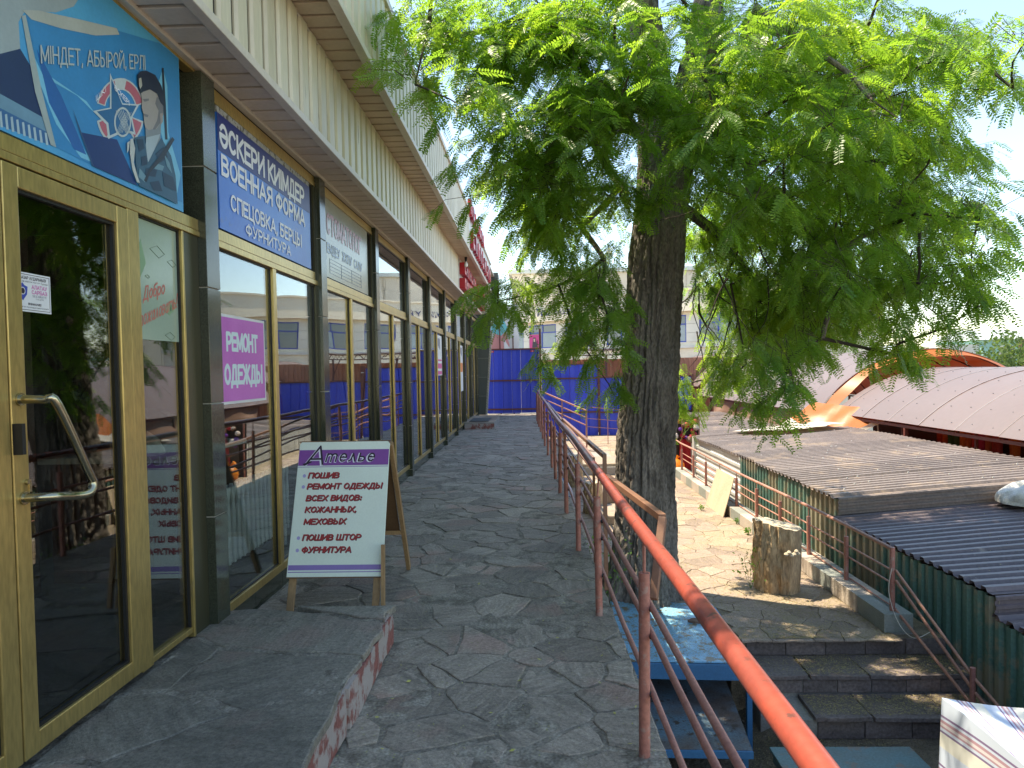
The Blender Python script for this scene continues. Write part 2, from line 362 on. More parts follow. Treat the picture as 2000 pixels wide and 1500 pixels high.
# ------------------------------------------------------------------ mesh helpers
class MB:
    def __init__(s):
        s.v = []; s.f = []; s.t = []; s.mi = []; s.cur = 1.0; s.cm = 0
    def add(s, vs, fs):
        b = len(s.v); s.v += [tuple(p) for p in vs]
        for f in fs:
            s.f.append(tuple(i + b for i in f)); s.mi.append(s.cm)
        s.t += [s.cur] * len(vs)
    def box(s, x0, x1, y0, y1, z0, z1):
        s.add([(x0, y0, z0), (x1, y0, z0), (x1, y1, z0), (x0, y1, z0), (x0, y0, z1), (x1, y0, z1), (x1, y1, z1), (x0, y1, z1)],
              [(3, 2, 1, 0), (4, 5, 6, 7), (0, 1, 5, 4), (1, 2, 6, 5), (2, 3, 7, 6), (3, 0, 4, 7)])
        return s
    def bar(s, p0, p1, w, h, up=(0, 0, 1)):
        p0 = Vector(p0); p1 = Vector(p1); d = (p1 - p0).normalized(); u = Vector(up)
        if abs(d.dot(u)) > .98: u = Vector((0, 1, 0))
        r = d.cross(u).normalized(); u = r.cross(d)
        c = []
        for p in (p0, p1):
            for a, b in ((-1, -1), (1, -1), (1, 1), (-1, 1)):
                c.append(p + r * (a * w / 2) + u * (b * h / 2))
        s.add(c, [(3, 2, 1, 0), (4, 5, 6, 7), (0, 1, 5, 4), (1, 2, 6, 5), (2, 3, 7, 6), (3, 0, 4, 7)])
        return s
    def tube(s, pts, r, n=8, cap=True):
        pts = [Vector(p) for p in pts]
        rs = r if isinstance(r, (list, tuple)) else [r] * len(pts)
        vs = []; fs = []
        prev = None
        for i, p in enumerate(pts):
            d = (pts[min(i + 1, len(pts) - 1)] - pts[max(i - 1, 0)]).normalized()
            if prev is None:
                a = Vector((0, 0, 1)) if abs(d.z) < .9 else Vector((1, 0, 0))
                u = d.cross(a).normalized()
            else:
                u = (prev - d * prev.dot(d)).normalized()
            prev = u; v = d.cross(u)
            for k in range(n):
                a = 2 * math.pi * k / n
                vs.append(p + (u * math.cos(a) + v * math.sin(a)) * rs[i])
        for i in range(len(pts) - 1):
            for k in range(n):
                k2 = (k + 1) % n
                fs.append((i * n + k, i * n + k2, (i + 1) * n + k2, (i + 1) * n + k))
        if cap:
            fs.append(tuple(range(n - 1, -1, -1))); fs.append(tuple(range((len(pts) - 1) * n, len(pts) * n)))
        s.add(vs, fs); return s
    def prism(s, poly, fr, d0, d1):
        """poly: (a, b) pairs; fr: function (a, b, depth) -> point"""
        n = len(poly)
        vs = [fr(a, b, d0) for a, b in poly] + [fr(a, b, d1) for a, b in poly]
        fs = [tuple(range(n))[::-1], tuple(range(n, 2 * n))]
        fs += [(i, (i + 1) % n, (i + 1) % n + n, i + n) for i in range(n)]
        s.add(vs, fs); return s
    def lathe(s, prof, c, n=16):
        vs = []; fs = []
        for r, z in prof:
            for k in range(n):
                a = 2 * math.pi * k / n
                vs.append((c[0] + r * math.cos(a), c[1] + r * math.sin(a), c[2] + z))
        m = len(prof)
        for i in range(m - 1):
            for k in range(n):
                k2 = (k + 1) % n
                fs.append((i * n + k, i * n + k2, (i + 1) * n + k2, (i + 1) * n + k))
        fs.append(tuple(range(n - 1, -1, -1))); fs.append(tuple(range((m - 1) * n, m * n)))
        s.add(vs, fs); return s
    def grid(s, fn, nu, nv):
        vs = [fn(i / nu, j / nv) for j in range(nv + 1) for i in range(nu + 1)]
        fs = [(j * (nu + 1) + i, j * (nu + 1) + i + 1, (j + 1) * (nu + 1) + i + 1, (j + 1) * (nu + 1) + i) for j in range(nv) for i in range(nu)]
        s.add(vs, fs); return s
    def mesh(s, name, mats):
        me = bpy.data.meshes.new(name)
        me.from_pydata(s.v, [], s.f)
        for m in (mats if isinstance(mats, (list, tuple)) else [mats]):
            me.materials.append(m)
        if any(s.mi):
            me.polygons.foreach_set('material_index', s.mi)
        if any(t != 1.0 for t in s.t) :
            a = me.attributes.new('tone', 'FLOAT', 'POINT'); a.data.foreach_set('value', s.t)
        me.update()
        return me
    def build(s, name, mats, parent=None, smooth=False, bevel=0, solid=0, label=None):
        return link(name, s.mesh(name, mats), parent, smooth, bevel, solid, label)

def smooth_by_angle(me, ang=40):
    me.polygons.foreach_set('use_smooth', [True] * len(me.polygons))
    try:
        me.set_sharp_from_angle(angle=R(ang))
    except Exception:
        pass

def link(name, me, parent=None, smooth=False, bevel=0, solid=0, label=None):
    o = bpy.data.objects.new(name, me)
    COL.objects.link(o)
    if smooth: smooth_by_angle(me)
    if parent is not None: adopt(o, parent)
    if solid:
        m = o.modifiers.new('thickness', 'SOLIDIFY'); m.thickness = solid; m.offset = 0
    if solid and smooth:
        m = o.modifiers.new('crisp rim', 'EDGE_SPLIT'); m.split_angle = R(40)
    if bevel:
        m = o.modifiers.new('edge', 'BEVEL'); m.width = bevel; m.segments = 2; m.limit_method = 'ANGLE'; m.angle_limit = R(40)
        m.harden_normals = False
    if label: o['label'] = label
    return o

WORLD = {}
def adopt(o, parent):
    o.parent = parent
    o.matrix_parent_inverse = Matrix.Translation(-wloc(parent))
def wloc(p):
    v = Vector((0, 0, 0))
    while p is not None:
        v += p.location
        if p.parent is not None: v += p.matrix_parent_inverse.translation
        p = p.parent
    return v

def thing(name, label, cat, loc=(0, 0, 0), group=None):
    o = bpy.data.objects.new(name, None); COL.objects.link(o)
    o.location = loc; o.empty_display_size = .2
    return tag(o, label, cat, group)
def tag(o, label, cat, group=None):
    o['label'] = label; o['category'] = cat
    if group: o['group'] = group
    return o
def structure(o):
    o['kind'] = 'structure'; return o
def stuff(o):
    o['kind'] = 'stuff'; return o

FACE_X = lambda x0: (lambda a, b, d: (x0 + d, a, b))          # drawn in the facade plane: a = along y, b = up
def text(s, o, u, v, n, width, height, m, name='lettering', parent=None, bold=0.0, depth=.002, shear=0.0, font_gap=1.0):
    """text fitted to width x height, lower left corner at o, running along u, up along v, facing n"""
    cu = bpy.data.curves.new(name, 'FONT'); cu.body = s; cu.size = 1; cu.offset = 0; cu.shear = shear
    cu.space_character = font_gap; cu.resolution_u = 8
    tmp = bpy.data.objects.new(name, cu); COL.objects.link(tmp)
    bpy.context.view_layer.update()
    me = bpy.data.meshes.new_from_object(tmp.evaluated_get(bpy.context.evaluated_depsgraph_get()))
    bpy.data.objects.remove(tmp); bpy.data.curves.remove(cu)
    co = np.empty(len(me.vertices) * 3); me.vertices.foreach_get('co', co); co = co.reshape(-1, 3)
    mn = co.min(0); mx = co.max(0)
    a = (co[:, 0] - mn[0]) / (mx[0] - mn[0]) * width; b = (co[:, 1] - mn[1]) / (mx[1] - mn[1]) * height
    o, u, v, n = (np.array(q, float) for q in (o, u, v, n))
    P = o + a[:, None] * u + b[:, None] * v + depth * n
    if bold:
        faces = [tuple(p.vertices) for p in me.polygons]; nv = len(P); VV = []; FF = []; bw = bold * height * 1.5
        for k, (da, db) in enumerate(((-1, 0), (1, 0), (0, .8), (0, -.8), (.6, .6), (-.6, -.6), (.6, -.6), (-.6, .6))):
            VV.append(P + u * da * bw + v * db * bw + n * .00004 * k); FF += [tuple(i + nv * k for i in f) for f in faces]
        me = bpy.data.meshes.new(name); me.from_pydata(np.concatenate(VV).tolist(), [], FF)
    else:
        me.vertices.foreach_set('co', P.ravel()); me.materials.clear()
    me.materials.append(m); me.update()
    return stuff(link(name, me, parent))
Y_, Z_, X_ = (0, 1, 0), (0, 0, 1), (1, 0, 0)
def text_x(s, x, y0, y1, z0, z1, m, parent=None, bold=0.0, rise=0.0, shear=0.0, name='lettering', gap=1.0):
    L = math.hypot(y1 - y0, rise)
    return text(s, (x, y0, z0), (0, (y1 - y0) / L, rise / L), Z_, X_, L, z1 - z0, m, name, parent, bold, .0, shear, gap)

# ------------------------------------------------------------------ block lettering drawn from strokes (heavy grotesque, as on the signs)
def _arc(cx, cy, rx, ry, a0, a1, n=8):
    return [(cx + rx * math.cos(R(a0 + (a1 - a0) * i / n)), cy + ry * math.sin(R(a0 + (a1 - a0) * i / n))) for i in range(n + 1)]
_O = _arc(.3, .5, .3, .5, 90, 450, 16)
GL = {
 'А': (.66, [[(0, 0), (.33, 1), (.66, 0)], [(.12, .28), (.54, .28)]]),
 'Б': (.56, [[(.5, 1), (0, 1), (0, 0), (.3, 0)] + _arc(.3, .28, .26, .28, -90, 90)[1:] + [(0, .56)]]),
 'В': (.56, [[(0, 0), (0, 1), (.28, 1)] + _arc(.28, .77, .22, .23, 90, -90)[1:] + [(0, .54)], [(.28, .54)] + _arc(.28, .27, .27, .27, 90, -90)[1:] + [(0, 0)]]),
 'Г': (.48, [[(0, 0), (0, 1), (.48, 1)]]),
 'Д': (.70, [[(0, -.2), (0, 0), (.70, 0), (.70, -.2)], [(.10, 0), (.2, .55), (.24, 1), (.58, 1), (.58, 0)]]),
 'Е': (.50, [[(.50, 1), (0, 1), (0, 0), (.50, 0)], [(0, .53), (.44, .53)]]),
 'Ж': (.84, [[(.42, 0), (.42, 1)], [(0, 1), (.34, .53), (0, 0)], [(.84, 1), (.50, .53), (.84, 0)], [(.34, .53), (.5, .53)]]),
 'З': (.52, [[(0, .88)] + _arc(.25, .75, .24, .25, 120, -90) + [(.15, .5)], [(.25, .5)] + _arc(.25, .26, .27, .26, 90, -130)]),
 'И': (.58, [[(0, 1), (0, 0)], [(0, .08), (.58, .92)], [(.58, 0), (.58, 1)]]),
 'К': (.56, [[(0, 0), (0, 1)], [(.54, 1), (.12, .53), (.56, 0)], [(0, .53), (.12, .53)]]),
 'Л': (.60, [[(0, 0), (.10, .08), (.14, .6), (.15, 1), (.60, 1), (.60, 0)]]),
 'М': (.70, [[(0, 0), (0, 1), (.35, .12), (.70, 1), (.70, 0)]]),
 'Н': (.56, [[(0, 0), (0, 1)], [(.56, 0), (.56, 1)], [(0, .52), (.56, .52)]]),
 'О': (.60, [_O]),
 'П': (.56, [[(0, 0), (0, 1), (.56, 1), (.56, 0)]]),
 'Р': (.54, [[(0, 0), (0, 1), (.28, 1)] + _arc(.28, .71, .26, .29, 90, -90)[1:] + [(0, .42)]]),
 'С': (.56, [_arc(.3, .5, .3, .5, 48, 312, 14)]),
 'Т': (.54, [[(0, 1), (.54, 1)], [(.27, 1), (.27, 0)]]),
 'У': (.58, [[(0, 1), (.29, .34)], [(.58, 1), (.26, .12), (.16, 0), (.04, 0)]]),
 'Ү': (.58, [[(0, 1), (.29, .46), (.58, 1)], [(.29, .46), (.29, 0)]]),
 'Ұ': (.58, [[(0, 1), (.29, .46), (.58, 1)], [(.29, .46), (.29, 0)], [(.1, .3), (.48, .3)]]),
 'Ф': (.76, [_arc(.38, .52, .36, .36, 90, 450, 16), [(.38, 0), (.38, 1.02)]]),
 'Х': (.58, [[(0, 0), (.58, 1)], [(0, 1), (.58, 0)]]),
 'Ц': (.62, [[(0, 1), (0, 0), (.62, 0), (.62, -.2)], [(.52, 0), (.52, 1)]]),
 'Ш': (.80, [[(0, 1), (0, 0), (.80, 0), (.80, 1)], [(.40, 0), (.40, 1)]]),
 'Ы': (.74, [[(0, 1), (0, 0), (.22, 0)] + _arc(.22, .29, .22, .29, -90, 90)[1:] + [(0, .58)], [(.74, 0), (.74, 1)]]),
 'Ь': (.48, [[(0, 1), (0, 0), (.24, 0)] + _arc(.24, .29, .24, .29, -90, 90)[1:] + [(0, .58)]]),
 'Я': (.56, [[(.56, 0), (.56, 1), (.28, 1)] + _arc(.28, .73, .27, .27, 90, 270)[1:] + [(.56, .46)], [(.28, .46), (0, 0)]]),
 'Й': (.58, [[(0, 1), (0, 0)], [(0, .08), (.58, .92)], [(.58, 0), (.58, 1)], [(.17, 1.2), (.29, 1.12), (.41, 1.2)]]),
 'І': (.06, [[(.03, 0), (.03, 1)]]),
 'Ә': (.60, [_arc(.3, .5, .3, .5, 140, -180, 14)[::1] + [(.6, .5)]]),
 'Ң': (.60, [[(0, 0), (0, 1)], [(.54, 1), (.54, 0), (.62, 0), (.62, -.2)], [(0, .52), (.54, .52)]]),
 ',': (.08, [[(.05, .06), (0, -.14)]]), ':': (.08, [[(.04, .08), (.04, .14)], [(.04, .56), (.04, .62)]]), '!': (.06, [[(.03, 1), (.03, .3)], [(.03, .06), (.03, .02)]]),
 ' ': (.36, []),
 'm': (.74, [[(0, 0), (0, .68)], [(0, .5)] + _arc(.18, .48, .18, .2, 150, 0, 6) + [(.36, 0)], [(.36, .48)] + _arc(.54, .48, .18, .2, 170, 0, 6) + [(.72, 0)]]),
 'е': (.46, [[(.02, .36), (.44, .36)] + _arc(.23, .34, .22, .34, 0, 310, 12)]),
 'л': (.46, [[(0, .02), (.12, .1), (.2, .68), (.44, 0)]]),
 'ь': (.40, [[(0, .68), (0, 0), (.2, 0)] + _arc(.2, .2, .2, .2, -90, 90)[1:] + [(0, .4)]]),
 'а': (.46, [_arc(.2, .32, .2, .32, 0, 360, 12), [(.42, .66), (.42, 0)]]),
 'с': (.40, [_arc(.22, .34, .22, .34, 45, 315, 10)]),
 'о': (.44, [_arc(.22, .34, .22, .34, 0, 360, 12)]),
 'б': (.44, [_arc(.22, .3, .22, .3, 0, 360, 12), [(.0, .3), (.03, .8), (.2, .96), (.42, 1)]]),
 'р': (.44, [[(0, -.3), (0, .66)], _arc(.22, .34, .22, .33, 180, -180, 12)]),
 'п': (.44, [[(0, 0), (0, .68)], [(0, .45)] + _arc(.21, .46, .21, .22, 160, 0, 6) + [(.42, 0)]]),
 'ж': (.66, [[(.33, 0), (.33, .68)], [(0, .68), (.28, .35), (0, 0)], [(.66, .68), (.38, .35), (.66, 0)]]),
 'в': (.42, [[(0, 0), (0, .68), (.2, .68)] + _arc(.2, .52, .16, .16, 90, -90, 6)[1:] + [(0, .36)], [(.2, .36)] + _arc(.2, .18, .2, .18, 90, -90, 6)[1:] + [(0, 0)]]),
}
def strokes(s, o, u, v, n, width, height, m, parent=None, t=.17, depth=.001, shear=0.0, gap=.2, name='lettering'):
    """o = lower left corner; letters are 'height' tall (descenders go below), stroke width t x height"""
    x = 0; segs = []; tw = t
    for ch in s:
        w_, L_ = GL[ch]
        for p in L_: segs.append([(x + a, b) for a, b in p])
        x += w_ + (gap if ch != ' ' else 0) + 0
    tot = x - gap
    o, u, v, n = Vector(o), Vector(u), Vector(v), Vector(n)
    th = t * height; sx = (width - th) / tot; sy = height - th
    mb = MB(); k = 0
    for p in segs:
        q = [(a * sx + th / 2 + shear * (b * sy), b * sy + th / 2) for a, b in p]
        for i in range(len(q) - 1):
            ax, ay = q[i]; bx, by = q[i + 1]; L_ = math.hypot(bx - ax, by - ay) or 1e-6
            dx, dy = (bx - ax) / L_, (by - ay) / L_; e = th * (.5 if (len(q) == 2) else .0)
            if len(q) == 2 or i == 0: ax -= dx * (th * .5 if i == 0 else 0); ay -= dy * (th * .5 if i == 0 else 0)
            if i == len(q) - 2: bx += dx * th * .5; by += dy * th * .5
            px, py = -dy * th * .46, dx * th * .46; k += 1
            z = n * (depth + .000012 * (k % 24))
            mb.add([o + u * a + v * b + z for a, b in ((ax - px, ay - py), (bx - px, by - py), (bx + px, by + py), (ax + px, ay + py))], [(0, 1, 2, 3)])
            if i < len(q) - 2:
                k += 1; z = n * (depth + .000012 * (k % 24)); cx, cy = q[i + 1]; r = th * .5
                mb.add([o + u * (cx + r * math.cos(a * math.pi / 4 + .39)) + v * (cy + r * math.sin(a * math.pi / 4 + .39)) + z for a in range(8)], [tuple(range(8))])
    return stuff(mb.build(name, m, parent))
def strokes_x(s, x, y0, y1, z0, z1, m, parent, t=.17, rise=0.0, shear=0.0, gap=.2):
    L_ = math.hypot(y1 - y0, rise)
    return strokes(s, (x, y0, z0), (0, (y1 - y0) / L_, rise / L_), Z_, X_, L_, z1 - z0, m, parent, t, 0, shear, gap)

# ------------------------------------------------------------------ crazy paving
def h2(x, y, s=0):
    return mnoise.noise(Vector((x, y, s * 7.3)))
def clip(poly, nx, ny, c):
    out = []
    k = len(poly)
    for i in range(k):
        a = poly[i]; b = poly[(i + 1) % k]
        da = a[0] * nx + a[1] * ny - c; db = b[0] * nx + b[1] * ny - c
        if da <= 0: out.append(a)
        if (da < 0 < db) or (db < 0 < da):
            t = da / (da - db); out.append((a[0] + (b[0] - a[0]) * t, a[1] + (b[1] - a[1]) * t))
    return out
def cells(x0, x1, y0, y1, size, gap, seed, ay=1.0, planes=(), skip=None):
    rnd = random.Random(seed)
    pts = []
    want = int((x1 - x0) * (y1 - y0) / (size * size * ay) * 1.0)
    tries = 0
    while len(pts) < want and tries < want * 40:
        tries += 1
        p = (rnd.uniform(x0, x1), rnd.uniform(y0, y1)); m = rnd.choice((.5, .62, .8)) * size
        if all((p[0] - q[0]) ** 2 + ((p[1] - q[1]) / ay) ** 2 > m * m for q in pts): pts.append(p)
    W = [rnd.uniform(-.5, .5) * size * size * .35 for _ in pts]
    res = []
    for i, p in enumerate(pts):
        poly = [(x0, y0), (x1, y0), (x1, y1), (x0, y1)]
        for j, q in enumerate(pts):
            if i == j: continue
            dx, dy = q[0] - p[0], q[1] - p[1]
            if abs(dx) > size * 3.2 or abs(dy) > size * 3.2 * ay: continue
            L = math.hypot(dx, dy)
            nx, ny = dx / L, dy / L
            c = ((q[0] ** 2 + q[1] ** 2 - p[0] ** 2 - p[1] ** 2) + W[i] - W[j]) / (2 * L)
            g = gap * (.35 + 1.1 * abs(math.sin((i + j) * 12.9898 + i * j * 3.1)))
            poly = clip(poly, nx, ny, c - g / 2)
            if len(poly) < 3: break
        for nx, ny, c in planes:
            if len(poly) >= 3: poly = clip(poly, nx, ny, c)
        if len(poly) < 3: continue
        ar = abs(sum(poly[k][0] * poly[(k + 1) % len(poly)][1] - poly[(k + 1) % len(poly)][0] * poly[k][1] for k in range(len(poly)))) / 2
        if ar < size * size * .05: continue
        cx = sum(a[0] for a in poly) / len(poly); cy = sum(a[1] for a in poly) / len(poly)
        if skip and skip(cx, cy): continue
        fine = []
        k = len(poly)
        for a in range(k):
            A = poly[a]; B = poly[(a + 1) % k]; L = math.dist(A, B)
            if L < .012: continue
            m = 4 if L > size * .45 else (2 if L > size * .2 else 1)
            for t in range(m):
                X = A[0] + (B[0] - A[0]) * t / m; Y = A[1] + (B[1] - A[1]) * t / m
                fine.append((X + .030 * size / .35 * h2(X * 8, Y * 8, seed) + .010 * h2(X * 25, Y * 25, seed), Y + .030 * size / .35 * h2(X * 8 + 30, Y * 8, seed) + .010 * h2(X * 25 + 9, Y * 25, seed)))
        if len(fine) >= 3: res.append((cx, cy, ar, fine))
    return res
def stone(mb, cell, z, rnd, th=.03, lift=.004, tilt=.008, chamf=.008):
    cx, cy, ar, P = cell
    tx, ty = rnd.gauss(0, tilt), rnd.gauss(0, tilt); dz = rnd.uniform(-lift * .6, lift)
    mb.cur = rnd.uniform(.80, 1.2)
    n = len(P)
    hz = lambda x, y: z + dz + (x - cx) * tx + (y - cy) * ty
    ins = []
    for x, y in P:
        L = math.hypot(x - cx, y - cy) or 1; k = max(0, 1 - chamf / L); ins.append((cx + (x - cx) * k, cy + (y - cy) * k))
    vs = [(x, y, z - th) for x, y in P] + [(x, y, hz(x, y) - chamf * .5) for x, y in P] + [(x, y, hz(x, y)) for x, y in ins]
    fs = [(i, (i + 1) % n, n + (i + 1) % n, n + i) for i in range(n)]
    fs += [(n + i, n + (i + 1) % n, 2 * n + (i + 1) % n, 2 * n + i) for i in range(n)]
    fs.append(tuple(range(2 * n, 3 * n)))
    mb.add(vs, fs)
def pave(parent, cs, z, m, m_many, nmax, seed, name='paving_stone', key=None, **kw):
    rnd = random.Random(seed)
    cs = sorted(cs, key=key or (lambda c: c[1]))
    for c in cs[:nmax]:
        mb = MB(); stone(mb, c, z, rnd, **kw); mb.t = [1.0] * len(mb.t)
        mb.build(name, m, parent)
    if cs[nmax:]:
        mb = MB()
        for c in cs[nmax:]: stone(mb, c, z, rnd, **kw)
        stuff(mb.build(name + 's_beyond' if False else 'distant_paving', m_many, parent))
M['end_tile'] = mat('grey green tile', (.085, .095, .082), .45, ns=2, famt=.08, objvar=.08)
M['poster_blue'] = mat('banner blue', (.03, .25, .55), .4, col2=(.07, .40, .64), ns=1.4, famt=.05, bump=.4, bscale=4, bdist=.012)
M['torn_edge'] = mat('torn banner edge', (.42, .42, .40), .7, ns=8, wear=(.12, .11, .09), wscale=30, wedge=.55)
M['pink_text'] = flat('pink lettering', (.60, .20, .42), .5)
M['film_line'] = flat('film line', (.10, .16, .10), .5)
M['pink_band'] = flat('pink band', (.62, .10, .28), .5)
M['orange_band'] = flat('orange band', (.75, .25, .06), .5)
M['teal'] = mat('worn teal paint', (.10, .22, .24), .5, col2=(.14, .16, .14), ns=4, famt=.2, wear=(.20, .17, .14), wscale=6, wedge=.58)
M['brick_dull'] = mat('dull brick', (.22, .13, .10), .9, ns=8, bump=.6)
M['blue_white'] = mat('blue white plastic', (.62, .66, .72), .4, ns=8, wear=(.05, .16, .45), wscale=7, wedge=.55)
M['poly_strip'] = mat('joint strip', (.34, .28, .26), .4, ns=2)
M['ochre_cloth'] = mat('ochre cloth', (.40, .17, .04), .8, ns=5)
M['dim_cloth'] = mat('dim cloth', (.10, .06, .05), .8, ns=5)
M['red_cloth'] = mat('crimson cloth', (.50, .015, .03), .6, ns=4)
M['violet_cloth'] = mat('violet cloth', (.16, .03, .32), .6, ns=4)
M['white_cloth2'] = mat('cream cloth', (.62, .52, .46), .7, ns=4)
M['brown_cloth'] = mat('brown cloth', (.26, .14, .10), .7, ns=4)
M['leaf_yellow'] = mat('yellow fallen leaf', (.55, .52, .14), .7, ns=20)
M['jamb'] = mat('dark olive jamb', (.085, .080, .045), .35, .4, ns=2, famt=.05)
M['pale_render'] = mat('pale render', (.40, .37, .35), .9, col2=(.27, .22, .21), ns=8, fine=60, famt=.2, bump=.6)
